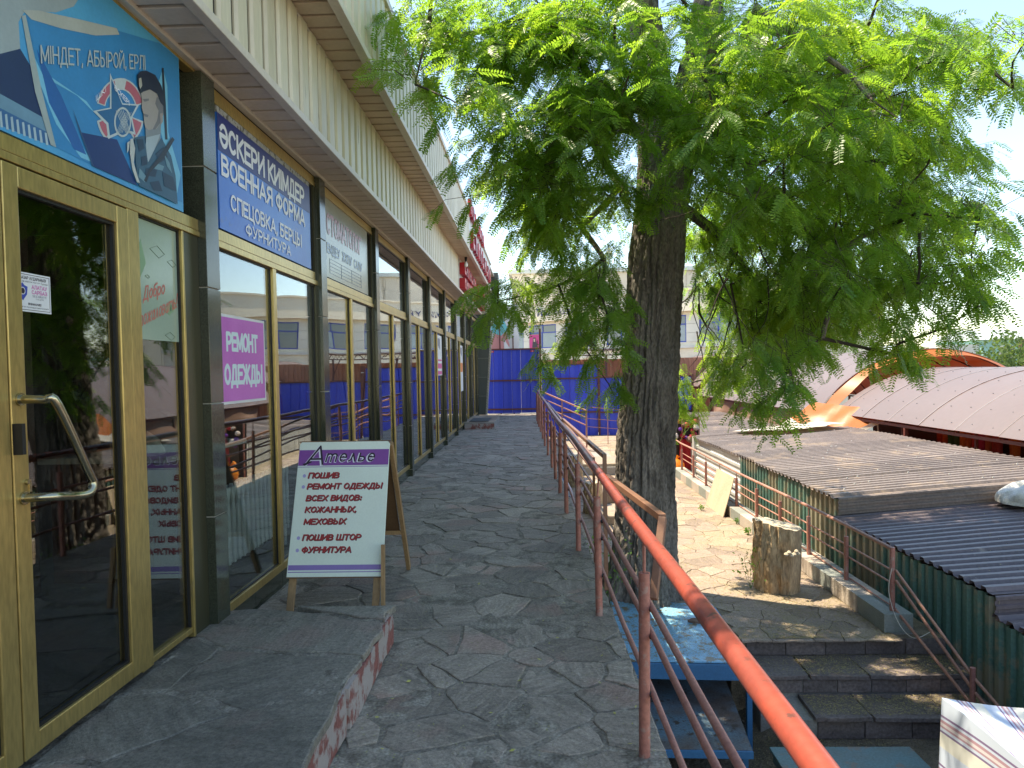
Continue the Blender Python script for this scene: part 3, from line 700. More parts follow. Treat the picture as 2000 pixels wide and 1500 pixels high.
POSTER = [
('sky_pale',1,[(2.453,3.047),(2.809,3.255),(2.922,3.104),(2.873,3.036),(2.76,2.956),(2.59,2.88),(2.551,2.819),(2.554,2.725),(2.465,2.667),(2.414,2.639)]),
('mountain',1,[(2.414,2.639),(2.465,2.67),(2.554,2.725),(2.607,2.683),(2.674,2.516),(2.457,2.522),(2.408,2.522)]),
('roof_band',1,[(2.408,2.522),(2.457,2.522),(2.674,2.516),(2.693,2.468),(2.454,2.472),(2.405,2.472)]),
('facade_print',1,[(2.405,2.472),(2.454,2.472),(2.693,2.468),(2.714,2.424),(2.45,2.412),(2.402,2.417)]),
('column_print',2,[(2.436,2.456),(2.447,2.463),(2.452,2.408),(2.44,2.405)]),
('column_print',2,[(2.463,2.457),(2.474,2.463),(2.479,2.409),(2.467,2.407)]),
('column_print',2,[(2.49,2.458),(2.501,2.463),(2.507,2.411),(2.494,2.408)]),
('column_print',2,[(2.518,2.458),(2.529,2.463),(2.535,2.412),(2.522,2.41)]),
('column_print',2,[(2.547,2.459),(2.558,2.463),(2.564,2.414),(2.551,2.411)]),
('column_print',2,[(2.576,2.46),(2.587,2.464),(2.594,2.415),(2.58,2.413)]),
('column_print',2,[(2.605,2.46),(2.617,2.464),(2.624,2.417),(2.61,2.414)]),
('column_print',2,[(2.636,2.461),(2.648,2.464),(2.655,2.419),(2.641,2.416)]),
('column_print',2,[(2.667,2.462),(2.679,2.464),(2.686,2.42),(2.672,2.417)]),
('flag_body',2,[(2.59,2.873),(3.172,3.082),(3.543,3.193),(3.731,3.203),(3.737,2.871),(3.728,2.446),(3.302,2.424),(2.952,2.422),(2.729,2.425),(2.645,2.685)]),
('streak_light',3,[(2.619,2.734),(2.701,2.641),(2.953,2.433),(2.882,2.431),(2.735,2.516),(2.634,2.661)]),
('streak_light',3,[(2.674,2.691),(2.932,2.678),(2.99,2.647),(2.874,2.678),(2.703,2.675)]),
('streak_dark',3,[(2.64,2.762),(2.773,2.64),(2.918,2.453),(2.838,2.451),(2.698,2.585)]),
('streak_light',3,[(3.455,2.861),(3.57,3.081),(3.609,3.007),(3.602,2.771),(3.718,2.585),(3.674,2.48),(3.546,2.717)]),
('pole_print',4,[(2.566,2.848),(2.587,2.862),(2.656,2.623),(2.729,2.425),(2.697,2.425),(2.621,2.597)]),
('fringe_print',4,[(2.572,2.872),(2.658,2.913),(2.893,2.996),(3.172,3.09),(3.192,3.071),(3.01,2.983),(2.789,2.908),(2.617,2.86)]),
('booklet',6,[(2.888,2.535),(3.141,2.587),(3.295,2.422),(2.966,2.417)]),
('booklet_edge',6,[(2.835,2.617),(2.888,2.535),(2.966,2.417),(2.952,2.418),(2.877,2.535)]),
('emblem_ring',4,[(3.376,2.832),(3.364,2.856),(3.345,2.874),(3.32,2.887),(3.291,2.894),(3.258,2.894),(3.222,2.888),(3.186,2.876),(3.151,2.859),(3.117,2.838),(3.086,2.813),(3.058,2.786),(3.035,2.756),(3.016,2.726),(3.004,2.696),(3.063,2.705),(3.071,2.725),(3.083,2.745),(3.099,2.764),(3.117,2.782),(3.138,2.798),(3.16,2.812),(3.183,2.822),(3.206,2.83),(3.229,2.833),(3.25,2.832),(3.268,2.828),(3.284,2.819),(3.296,2.807),(3.303,2.791)]),
('emblem_pink',5,[(3.361,2.832),(3.357,2.841),(3.352,2.849),(3.346,2.856),(3.339,2.863),(3.331,2.868),(3.322,2.873),(3.313,2.877),(3.303,2.88),(3.293,2.883),(3.282,2.884),(3.27,2.885),(3.258,2.885),(3.246,2.884),(3.233,2.882),(3.218,2.839),(3.227,2.84),(3.236,2.84),(3.245,2.841),(3.253,2.84),(3.261,2.839),(3.269,2.837),(3.276,2.834),(3.283,2.831),(3.289,2.828),(3.294,2.823),(3.299,2.819),(3.304,2.813),(3.307,2.807),(3.31,2.801)]),
('emblem_pink',5,[(3.139,2.845),(3.127,2.837),(3.115,2.828),(3.103,2.819),(3.092,2.81),(3.082,2.8),(3.072,2.79),(3.062,2.78),(3.053,2.769),(3.045,2.758),(3.038,2.747),(3.031,2.736),(3.025,2.725),(3.02,2.714),(3.015,2.703),(3.056,2.708),(3.06,2.716),(3.064,2.724),(3.068,2.732),(3.073,2.741),(3.079,2.749),(3.085,2.757),(3.092,2.765),(3.099,2.772),(3.106,2.78),(3.114,2.787),(3.123,2.794),(3.131,2.8),(3.14,2.806),(3.149,2.812)]),
('emblem_ring',4,[(2.999,2.62),(3.001,2.614),(3.003,2.608),(3.006,2.602),(3.009,2.597),(3.013,2.591),(3.017,2.586),(3.022,2.582),(3.026,2.578),(3.032,2.574),(3.037,2.57),(3.043,2.567),(3.049,2.564),(3.056,2.561),(3.063,2.559),(3.134,2.66),(3.131,2.661),(3.129,2.661),(3.126,2.662),(3.124,2.664),(3.122,2.665),(3.12,2.666),(3.118,2.668),(3.116,2.67),(3.115,2.671),(3.113,2.673),(3.112,2.675),(3.111,2.677),(3.11,2.68),(3.109,2.682)]),
('emblem_pink',5,[(3.014,2.619),(3.016,2.614),(3.018,2.61),(3.021,2.606),(3.023,2.602),(3.026,2.598),(3.029,2.595),(3.032,2.591),(3.036,2.588),(3.04,2.585),(3.044,2.582),(3.048,2.58),(3.052,2.577),(3.057,2.575),(3.062,2.573),(3.121,2.649),(3.119,2.65),(3.116,2.651),(3.114,2.652),(3.112,2.653),(3.11,2.655),(3.108,2.656),(3.106,2.658),(3.105,2.659),(3.103,2.661),(3.102,2.663),(3.1,2.665),(3.099,2.667),(3.098,2.669),(3.097,2.671)]),
('emblem_ring',4,[(3.282,2.628),(3.291,2.635),(3.299,2.643),(3.307,2.651),(3.315,2.659),(3.322,2.667),(3.329,2.675),(3.336,2.684),(3.342,2.693),(3.348,2.702),(3.354,2.71),(3.359,2.719),(3.363,2.728),(3.367,2.737),(3.371,2.746),(3.245,2.729),(3.244,2.726),(3.243,2.723),(3.241,2.72),(3.24,2.717),(3.238,2.714),(3.236,2.71),(3.234,2.707),(3.231,2.704),(3.229,2.701),(3.226,2.698),(3.224,2.695),(3.221,2.693),(3.218,2.69),(3.215,2.687)]),
('emblem_pink',5,[(3.285,2.644),(3.291,2.65),(3.297,2.656),(3.303,2.662),(3.309,2.668),(3.314,2.674),(3.319,2.68),(3.324,2.687),(3.329,2.693),(3.333,2.7),(3.337,2.706),(3.341,2.713),(3.345,2.719),(3.348,2.726),(3.351,2.733),(3.257,2.726),(3.256,2.723),(3.255,2.72),(3.253,2.717),(3.251,2.714),(3.249,2.711),(3.247,2.708),(3.245,2.705),(3.243,2.702),(3.241,2.699),(3.238,2.696),(3.236,2.693),(3.233,2.69),(3.23,2.688),(3.228,2.685)]),
('star_outline',6,[(3.105,2.865),(3.196,2.767),(3.335,2.813),(3.27,2.728),(3.295,2.658),(3.2,2.64),(3.074,2.568),(3.064,2.627),(2.972,2.652),(3.095,2.711)]),
('star_blue',7,[(3.114,2.844),(3.192,2.759),(3.31,2.798),(3.255,2.725),(3.277,2.666),(3.195,2.65),(3.087,2.587),(3.079,2.638),(2.998,2.659),(3.106,2.71)]),
('emblem_ring',8,[(3.258,2.704),(3.256,2.724),(3.248,2.739),(3.234,2.749),(3.216,2.753),(3.195,2.75),(3.175,2.74),(3.155,2.725),(3.139,2.706),(3.128,2.685),(3.122,2.663),(3.122,2.643),(3.128,2.627),(3.14,2.615),(3.156,2.609),(3.175,2.609),(3.196,2.616),(3.216,2.629),(3.234,2.647),(3.248,2.669),(3.256,2.691)]),
('star_blue',9,[(3.246,2.7),(3.244,2.717),(3.238,2.73),(3.226,2.739),(3.211,2.742),(3.194,2.74),(3.177,2.732),(3.161,2.719),(3.147,2.703),(3.138,2.685),(3.133,2.666),(3.133,2.649),(3.138,2.635),(3.147,2.624),(3.161,2.619),(3.177,2.619),(3.194,2.625),(3.211,2.636),(3.226,2.652),(3.238,2.67),(3.245,2.689)]),
('emblem_ring',10,[(3.135,2.713),(3.14,2.715),(3.211,2.639),(3.207,2.638)]),
('emblem_ring',10,[(3.258,2.748),(3.262,2.75),(3.179,2.629),(3.175,2.628)]),
('emblem_ring',10,[(3.149,2.718),(3.153,2.72),(3.22,2.642),(3.215,2.641)]),
('emblem_ring',10,[(3.246,2.744),(3.25,2.746),(3.168,2.626),(3.164,2.624)]),
('emblem_ring',10,[(3.163,2.723),(3.167,2.725),(3.228,2.645),(3.224,2.644)]),
('emblem_ring',10,[(3.234,2.74),(3.239,2.742),(3.157,2.622),(3.153,2.621)]),
('emblem_ring',10,[(3.177,2.728),(3.181,2.73),(3.237,2.648),(3.233,2.646)]),
('emblem_ring',10,[(3.223,2.736),(3.227,2.738),(3.146,2.618),(3.142,2.617)]),
('emblem_ring',10,[(3.191,2.733),(3.196,2.735),(3.246,2.651),(3.241,2.649)]),
('emblem_ring',10,[(3.211,2.732),(3.215,2.733),(3.135,2.615),(3.131,2.613)]),
('rifle_print',5,[(3.558,3.076),(3.576,3.085),(3.585,2.908),(3.591,2.731),(3.568,2.724),(3.558,2.899)]),
('neck_print',11,[(3.377,2.757),(3.527,2.808),(3.512,2.706),(3.422,2.592),(3.376,2.612)]),
('ear_shirt',12,[(3.38,2.673),(3.513,2.733),(3.458,2.646),(3.391,2.557),(3.368,2.61)]),
('face_print',12,[(3.346,2.876),(3.395,2.911),(3.476,2.929),(3.547,2.903),(3.549,2.842),(3.526,2.799),(3.481,2.749),(3.406,2.717),(3.375,2.718),(3.365,2.744),(3.363,2.777),(3.349,2.801),(3.353,2.841)]),
('face_shade',13,[(3.491,2.909),(3.547,2.903),(3.549,2.842),(3.517,2.791),(3.464,2.739),(3.439,2.73),(3.487,2.794),(3.504,2.844),(3.472,2.867)]),
('face_shade',13,[(3.357,2.846),(3.416,2.871),(3.415,2.861),(3.375,2.84)]),
('face_shade',13,[(3.363,2.781),(3.406,2.789),(3.399,2.776),(3.37,2.769)]),
('ear_print',14,[(3.513,2.834),(3.541,2.846),(3.54,2.804),(3.516,2.778)]),
('beret_print',14,[(3.32,2.945),(3.345,2.971),(3.4,2.997),(3.481,3.01),(3.538,2.979),(3.557,2.934),(3.551,2.885),(3.524,2.89),(3.492,2.923),(3.427,2.919),(3.362,2.882),(3.339,2.865),(3.321,2.903)]),
('badge_print',15,[(3.33,2.932),(3.35,2.944),(3.357,2.909),(3.339,2.887),(3.329,2.898)]),
('camo_print',12,[(3.279,2.641),(3.364,2.676),(3.388,2.556),(3.458,2.646),(3.521,2.718),(3.613,2.656),(3.652,2.567),(3.666,2.423),(3.302,2.424),(3.279,2.526)]),
('camo_dark',14,[(3.293,2.637),(3.347,2.654),(3.36,2.616),(3.313,2.585)]),
('camo_dark',14,[(3.456,2.619),(3.544,2.681),(3.576,2.637),(3.504,2.589)]),
('camo_dark',14,[(3.37,2.526),(3.468,2.544),(3.449,2.504),(3.352,2.487)]),
('camo_dark',14,[(3.518,2.549),(3.624,2.55),(3.656,2.485),(3.531,2.482)]),
('camo_dark',14,[(3.326,2.564),(3.374,2.586),(3.379,2.545),(3.331,2.524)]),
('camo_dark',14,[(3.398,2.465),(3.481,2.495),(3.512,2.45),(3.428,2.434)]),
('camo_light',14,[(3.453,2.575),(3.538,2.581),(3.519,2.554),(3.443,2.542)]),
('camo_light',14,[(3.308,2.509),(3.367,2.483),(3.35,2.453),(3.297,2.464)]),
('camo_light',14,[(3.542,2.644),(3.592,2.614),(3.616,2.566),(3.564,2.588)]),
('rifle_print',15,[(3.628,2.756),(3.651,2.75),(3.541,2.626),(3.401,2.513),(3.366,2.457),(3.343,2.46),(3.394,2.528),(3.525,2.648)]),
('cord_print',15,[(3.238,2.62),(3.259,2.63),(3.276,2.59),(3.261,2.52),(3.29,2.462),(3.306,2.438),(3.281,2.435),(3.247,2.484),(3.231,2.553)]),
('cord_print',15,[(3.211,2.595),(3.233,2.61),(3.223,2.567),(3.208,2.546)]),
]
CLUMPS = [
(0.55,6.19,4.02,0.33),(0.72,5.84,4.57,0.41),(0.42,5.61,3.73,0.34),(0.70,5.58,3.59,0.49),(0.23,5.49,3.44,0.31),(0.06,5.79,3.56,0.38),
(0.69,5.95,3.64,0.37),(0.66,5.86,3.98,0.45),(0.22,6.06,4.38,0.34),(0.87,5.42,3.96,0.33),(0.34,5.48,4.12,0.40),(0.48,5.64,3.40,0.41),
(0.36,5.91,4.11,0.35),(-0.23,6.21,4.51,0.48),(-0.78,5.92,4.39,0.40),(-0.30,6.11,4.13,0.48),(-0.21,5.79,4.16,0.46),(-0.76,5.59,4.22,0.43),
(-0.64,6.18,4.42,0.49),(-0.03,6.24,4.11,0.43),(-0.49,4.99,3.41,0.37),(-0.85,5.42,3.72,0.36),(0.14,7.26,3.55,0.48),(-0.30,5.96,3.35,0.43),
(0.04,5.66,3.14,0.42),(-0.36,6.70,3.40,0.37),(0.17,7.34,3.24,0.32),(-0.26,5.90,3.03,0.47),(-0.01,6.04,3.23,0.47),(-0.04,6.16,3.58,0.48),
(-0.30,6.25,2.14,0.36),(-0.22,6.76,2.22,0.35),(0.57,6.11,2.26,0.27),(0.62,6.46,2.14,0.36),(0.70,6.83,2.60,0.25),(0.24,6.50,2.98,0.36),
(0.22,6.00,2.77,0.38),(0.08,6.42,2.62,0.31),(0.08,6.82,2.88,0.39),(0.51,7.18,2.97,0.44),(0.65,6.05,1.96,0.36),(0.33,6.40,2.26,0.31),
(0.27,6.98,2.37,0.23),(0.49,7.21,2.47,0.30),(0.61,6.19,1.68,0.36),(0.47,6.99,1.81,0.33),(1.75,6.67,3.83,0.40),(1.73,5.06,3.74,0.34),
(1.98,5.76,4.23,0.34),(2.56,6.46,4.12,0.34),(2.13,6.79,3.82,0.45),(2.41,6.18,4.28,0.44),(2.25,7.02,4.84,0.31),(1.52,6.88,4.96,0.36),
(1.91,7.33,4.43,0.42),(1.93,6.12,4.56,0.49),(2.72,6.69,4.59,0.48),(1.83,7.05,4.21,0.43),(2.81,7.26,4.20,0.41),(1.88,5.33,3.88,0.47),
(2.69,7.03,4.33,0.47),(3.35,6.89,4.00,0.49),(2.89,6.82,4.01,0.36),(2.10,5.00,3.22,0.40),(2.57,5.48,3.55,0.34),(3.60,6.95,4.58,0.38),
(3.33,6.64,4.58,0.47),(2.44,5.59,3.79,0.35),(2.79,6.15,4.25,0.42),(3.30,6.38,3.92,0.35),(2.94,4.96,3.67,0.25),(2.92,5.26,3.73,0.28),
(3.13,5.46,3.90,0.29),(3.14,4.75,3.31,0.28),(2.93,4.35,3.42,0.30),(2.80,7.85,3.17,0.32),(3.19,6.91,3.12,0.36),(2.10,6.79,3.43,0.41),
(3.52,7.16,3.68,0.31),(3.85,7.65,3.82,0.50),(3.55,8.25,3.88,0.41),(1.91,5.43,3.09,0.46),(2.18,8.42,3.43,0.41),(1.84,7.03,3.74,0.46),
(3.10,6.61,3.39,0.38),(2.50,5.82,3.07,0.45),(3.63,8.52,3.44,0.38),(2.92,6.41,3.31,0.33),(3.39,7.83,3.39,0.43),(1.62,5.20,2.74,0.32),
(3.00,7.73,3.84,0.31),(3.19,5.84,3.13,0.34),(3.42,6.39,3.31,0.36),(3.00,5.64,2.71,0.45),(2.99,6.15,2.70,0.42),(3.48,6.11,2.89,0.34),
(1.87,7.79,2.92,0.32),(2.20,7.23,2.46,0.47),(1.88,6.78,2.32,0.31),(2.60,6.24,2.49,0.41),(2.62,8.17,3.29,0.36),(2.85,7.51,2.34,0.34),
(3.21,7.43,2.44,0.32),(2.42,7.69,2.49,0.46),(2.79,7.61,3.01,0.45),(2.38,6.32,2.22,0.42),(1.91,8.64,3.00,0.33),(2.56,6.62,2.77,0.42),
(1.98,5.68,2.77,0.39),(2.66,6.99,2.40,0.40),(2.42,8.48,2.96,0.39),(3.32,6.27,2.21,0.33),(4.05,8.23,2.80,0.41),(3.53,7.12,2.22,0.30),
(3.65,8.35,2.96,0.46),(2.95,5.54,2.16,0.44),(2.38,5.42,2.25,0.40),(3.59,7.38,2.61,0.50),(2.98,4.92,2.23,0.32),(3.36,5.76,2.19,0.29),
(2.38,8.93,2.41,0.50),(2.72,7.40,1.99,0.37),(2.83,8.41,2.16,0.39),(2.28,7.85,2.24,0.31),(2.66,8.05,2.27,0.45),(2.43,7.28,2.14,0.48),
(2.74,8.18,1.88,0.46),(2.30,7.54,2.28,0.32),(2.37,7.67,1.84,0.37),(2.79,7.08,1.97,0.48),(3.00,6.29,2.06,0.34),(2.44,5.83,2.08,0.32),
(3.10,7.31,1.90,0.46),(3.03,7.62,1.92,0.37),(2.03,5.69,1.61,0.31),(2.51,6.45,1.70,0.27),(2.81,5.54,1.70,0.23),(2.35,5.83,1.76,0.28),
(3.22,6.70,1.89,0.23),(3.03,5.32,1.80,0.26),(3.20,5.15,1.96,0.24),(2.20,7.88,1.50,0.28),(2.02,6.78,1.57,0.37),(1.94,7.16,1.42,0.26),
(2.34,8.25,1.90,0.36),(1.70,7.96,1.01,0.27),(1.66,7.91,1.35,0.33),(1.95,5.85,1.18,0.27),(2.00,5.47,1.33,0.29),(2.95,5.83,1.61,0.25),
(3.18,5.16,2.57,0.37),(3.29,5.64,3.45,0.29),(3.81,6.37,3.31,0.27),(3.44,5.46,2.23,0.18),(3.28,5.12,3.53,0.20),(0.78,6.17,3.82,0.36),
(0.32,5.94,3.45,0.29),(0.56,6.25,3.59,0.36),(0.57,6.85,3.98,0.35),(4.64,8.21,3.12,0.41),(3.37,6.49,2.87,0.49),(4.13,8.34,3.34,0.44),
(4.13,8.04,3.08,0.39),(3.37,8.60,3.15,0.33),(2.64,7.24,3.27,0.33),(2.28,7.73,3.18,0.50),(2.52,7.92,2.99,0.40),(1.89,7.41,2.94,0.48),
(1.98,6.14,2.88,0.37),(2.36,7.99,3.28,0.46),(2.62,6.75,3.53,0.31),(2.88,8.34,4.78,0.50),(2.67,8.35,4.19,0.41),(2.42,7.39,4.50,0.35),
(1.79,6.41,4.10,0.38),(2.91,6.58,3.82,0.34),(3.02,7.94,4.22,0.47),(2.12,7.59,4.87,0.40),(2.88,6.02,4.01,0.35),(3.26,6.98,4.42,0.33),
(2.58,5.08,3.25,0.47),(3.46,6.55,3.70,0.38),(3.59,6.89,3.58,0.38),(0.33,6.39,4.46,0.43),(0.56,7.07,4.32,0.33),(0.44,6.18,4.62,0.47),
(0.14,6.26,4.68,0.48),(0.73,6.07,4.28,0.37),(0.19,5.68,4.25,0.33),(0.27,5.89,3.15,0.32),(0.23,6.41,3.26,0.32),(0.33,6.67,3.21,0.26),
(0.08,6.26,2.85,0.24),(1.46,5.73,3.61,0.35),(1.42,5.62,3.17,0.49),(1.73,5.94,3.60,0.41),(0.96,5.78,3.61,0.42),(1.43,5.41,3.37,0.41),
(1.36,5.77,3.88,0.49),(1.06,6.14,2.93,0.31),(0.79,6.28,3.04,0.33),(0.84,6.55,3.21,0.26),(0.04,6.75,1.56,0.21),(0.80,6.93,1.27,0.24),
(2.06,6.73,5.18,0.36),(0.60,7.62,6.46,0.48),(1.47,6.45,5.99,0.32),(0.90,7.69,6.04,0.49),(-0.25,6.18,5.11,0.41),(0.68,6.73,5.79,0.39),
(1.24,5.55,4.90,0.36),(1.39,7.88,6.43,0.31),(1.39,6.68,5.33,0.33),(1.71,5.74,5.16,0.40),(0.20,6.38,5.69,0.39),(1.09,6.56,5.25,0.41),
(3.61,5.79,5.10,0.34),(3.28,5.68,4.99,0.48),(2.80,6.94,5.23,0.38),(2.91,5.75,4.86,0.45),(3.33,6.54,5.45,0.48),(3.79,7.51,5.76,0.48),
(0.86,6.84,6.46,0.23),(2.21,8.06,8.66,0.36),(3.09,7.55,7.79,0.23),(0.25,8.13,9.18,0.32),(-1.05,2.70,5.05,0.30),(-0.85,3.40,5.00,0.30),
(-1.20,4.10,5.10,0.30),(-0.70,4.60,5.00,0.30),
]

# ================================================================== ground and walkway
g = MB(); g.box(-260, 320, -60, 420, -2.9, -2.6); structure(g.build('ground', M['ground']))

EDGE = lambda y: .56 - .0168 * y
POSTX = lambda y: .468 - .0168 * y
wk = MB()
wk.prism([(-1.99, -1.5), (EDGE(-1.5) , -1.5), (EDGE(25.2), 25.2), (-1.99, 25.2)], lambda a, b, d: (a, b, d), -2.6, -.004)
walk = structure(wk.build('walkway', M['mortar']))
mb = MB(); mb.grid(lambda u, v: (lambda y: (-1.86 + u * (EDGE(y) - .003 + 1.86), y, -.004 + .010 * (h2(u * 9, y * 3.1, 2) + .6 * h2(u * 31, y * 11, 4))))(.9 + v * v * 24.2), 60, 420)
mb.build('joint_fill', M['mortar'], walk, smooth=True)
nrm = Vector((1, .0168, 0)).normalized()
cs = cells(-1.83, .60, .9, 25.1, .29, .022, 11, ay=1.15, planes=[(nrm.x, nrm.y, (.555) * nrm.x)],
           skip=lambda x, y: (x < -.90 and y < 3.9) or (x < -1.1 and 18.9 < y < 21.5))
pave(walk, cs, .0, M['stone'], M['stone_many'], 285, 3, th=.025, lift=.006, tilt=.010, chamf=.006)

# doorstep of the first shop
SLZ = lambda x: .070 * (x + 1.84) / 1.02
ds = MB(); ds.prism([(-1.99, -.003), (-.835, -.003), (-.835, .134 + SLZ(-.835)), (-1.84, .134), (-1.99, .134)], lambda a, b, d: (a, d, b), -1.4, 4.0)
ds.prism([(-1.99, 4.0), (-.9, 4.0), (-1.80, 4.14), (-1.99, 4.14)], lambda a, b, d: (a, b, d), -.003, .134)
step = structure(ds.build('doorstep', M['mortar']))
cs = cells(-1.86, -.82, -.6, 4.16, .52, .028, 7, ay=1.15, planes=[(.17, 1, 3.86)])
n_before = set(bpy.data.objects)
pave(step, cs, .143, M['stone_big'], M['stone_big'], 80, 5, th=.03, lift=.006, tilt=.006, chamf=.008)
mb = MB(); mb.grid(lambda u, v: (-1.84 + u * 1.005, -.6 + v * 4.58, .1395 + .006 * (h2(u * 8, v * 30, 2) + .6 * h2(u * 26, v * 90, 4))), 40, 160); mb.build('joint_fill', M['mortar'], step, smooth=True)
for o in set(bpy.data.objects) - n_before:
    for v in o.data.vertices: v.co.z += SLZ(v.co.x)
rnd = random.Random(8)
wg = MB(); wg.box(-.835, -.829, -1.4, 4.0, -.003, .196); wg.build('side_render', M['pale_render'], step)
for c in cells(-.6, 3.99, .006, .185, .34, .030, 9, ay=.8):
    mb = MB(); mb.prism(c[3], lambda a, b, d: (-.829 + d, a, b), 0, .008 + rnd.random() * .008); mb.build('side_stone', M['red_stone'], step)

ds = MB(); ds.box(-1.83, -1.03, 18.72, 21.7, -.003, .175)
step2 = structure(ds.build('far_doorstep', M['concrete']))
for c in cells(-1.82, -1.04, .004, .15, .26, .015, 29, ay=.62):
    mb = MB(); mb.prism(c[3], lambda a, b, d: (a, 18.72 - d, b), 0, .012); mb.build('side_stone', M['red_stone'], step2)
for c in cells(-1.83, -1.03, 18.74, 21.7, .55, .015, 31):
    mb = MB(); stone(mb, c, .18, rnd, th=.02); mb.t = [1.0] * len(mb.t); mb.build('paving_stone', M['terrace_stone'], step2)
mb = MB(); mb.box(-1.72, -1.2, 18.95, 20.3, .186, .196); mat_o = mb.build('doormat', M['black'])
tag(mat_o, 'dark rubber doormat lying on the low step at the far end of the walkway', 'doormat')
for i in range(12):
    mb = MB(); mb.box(-1.70, -1.22, 19.0 + i * .108, 19.05 + i * .108, .196, .201); mb.build('ridge', M['cloth_grey'], mat_o)

# ================================================================== shop building on the left
shop = thing('shop_building', 'low shop row with cream siding eaves, gold framed windows and dark granite columns', 'building', (-5.5, 12, 0))
FX = -1.84
PITCH_C = 2.175
rights = [4.08 + PITCH_C * k for k in range(-2, 10)]
TZ = [.0, .08, .73, 1.37, 2.02, 2.69, 3.215]
for yr in rights:
    mb = MB(); mb.box(-1.96, -1.812, yr - .155, yr - .008, -.06, 3.215)
    colm = mb.build('column', M['grout'], shop)
    base = 1 if yr > 4.2 else 1
    for a, b in zip(TZ[:-1], TZ[1:]):
        if b < .1: a, b = -.06, .08
        mb = MB(); mb.box(-1.965, -1.802, yr - .163, yr, a + .004, b - .003); mb.build('granite_tile', M['granite'], colm, bevel=.002)

def window(y0, y1, z0=.10, kind='plain'):
    mb = MB()
    mb.box(FX - .06, FX, y0, y1, z0, z0 + .055)                       # bottom
    mb.box(FX - .06, FX + .004, y0, y1, 2.285, 2.325); mb.box(FX - .06, FX - .004, y0, y1, 2.328, 2.395)
    mb.box(FX - .06, FX, y0, y1, 3.13, 3.165); mb.box(FX - .06, FX - .006, y0, y1, 3.168, 3.215)
    for a in (y0, y1 - .05): MB().box(FX - .058, FX - .002, a, a + .05, z0 + .03, 3.15).build('jamb', M['jamb'], shop)
    mid = (y0 + y1) / 2 - .02
    mb.box(FX - .055, FX + .001, mid - .033, mid + .033, z0 + .055, 2.285)
    w_ = mb.build('window_frame', M['gold'], shop, bevel=.003)
    for a, b, c, d in ((y0 + .05, mid - .033, z0 + .055, 2.285), (mid + .033, y1 - .05, z0 + .055, 2.285), (y0 + .05, y1 - .05, 2.395, 3.13)):
        p = MB(); p.box(FX - .034, FX - .028, a, b, c, d); p.build('pane', M['glass'], w_)
        s = MB(); t = .009
        for q in ((a, a + t, c, d), (b - t, b, c, d), (a + t, b - t, c, c + t), (a + t, b - t, d - t, d)):
            s.box(FX - .028, FX - .018, *q)
        s.build('seal', M['black'], w_)
    return w_
for k in range(2, 11):
    window(rights[k], rights[k + 1] - .163)
    mb = MB()
    n = 4; a, b = rights[k], rights[k + 1] - .163
    for i in range(n):
        mb = MB(); mb.box(FX - .05, FX - .012, a + (b - a) * i / n + .002, a + (b - a) * (i + 1) / n - .002, -.05, .098); mb.build('plinth_tile', M['granite'], shop)

# door bay
mb = MB()
mb.box(FX - .06, FX + .002, -.05, 3.935, 2.30, 2.33); mb.box(FX - .06, FX - .004, -.05, 3.935, 2.333, 2.395)
mb.box(FX - .06, FX, -.05, 3.935, 3.205, 3.235)
mb.box(FX - .06, FX, 3.212, 3.305, .145, 2.30)
jm = MB(); jm.box(FX - .058, FX - .01, 3.745, 3.915, .12, 2.30); jm.build('jamb', M['jamb'], shop); mb.box(FX - .057, FX - .004, 3.725, 3.745, .12, 2.30)
mb.box(FX - .055, FX - .012, 3.305, 3.725, .145, .175)
mb.box(FX - .06, FX - .001, 1.40, 1.49, .145, 2.30)
fr = mb.build('door_frame', M['gold'], shop, bevel=.003)
p = MB(); p.box(FX - .04, FX - .034, 3.305, 3.725, .175, 2.30); p.build('pane', M['glass_door'], fr)
p = MB(); p.box(FX - .04, FX - .034, -.05, 1.40, .175, 2.30); p.build('pane', M['glass_door'], fr)
s = MB()
for q in ((3.305, 3.315, .175, 2.30), (3.715, 3.725, .175, 2.3), (3.315, 3.715, 2.29, 2.30)): s.box(FX - .034, FX - .02, *q)
s.build('seal', M['black'], fr)
def door(y0, y1, hinge):
    mb = MB(); x0, x1 = FX - .055, FX + .006
    mb.box(x0, x1, y0, y0 + .078, .158, 2.292); mb.box(x0, x1, y1 - .085, y1, .158, 2.292)
    mb.box(x0, x1 - .001, y0 + .078, y1 - .085, .158, .236); mb.box(x0, x1 - .001, y0 + .078, y1 - .085, 2.215, 2.292)
    d = mb.build('glass_door', M['gold'], shop, bevel=.004)
    a, b, c, e = y0 + .078, y1 - .085, .236, 2.215
    p = MB(); p.box(FX - .03, FX - .024, a, b, c, e); p.build('pane', M['glass_door'], d)
    s = MB(); t = .012
    for q in ((a, a + t, c, e), (b - t, b, c, e), (a + t, b - t, c, c + t), (a + t, b - t, e - t, e)): s.box(FX - .024, FX - .008, *q)
    s.build('seal', M['black'], d)
    return d
dr = door(2.432, 3.205, 1)
door(1.50, 2.424, 0)
pts = []
H0 = [(-1.834, 2.475, 1.455), (-1.745, 2.478, 1.452), (-1.715, 2.50, 1.435), (-1.715, 2.665, 1.165), (-1.715, 2.69, 1.12), (-1.715, 2.665, 1.085), (-1.735, 2.60, 1.085), (-1.75, 2.50, 1.10), (-1.834, 2.475, 1.10)]
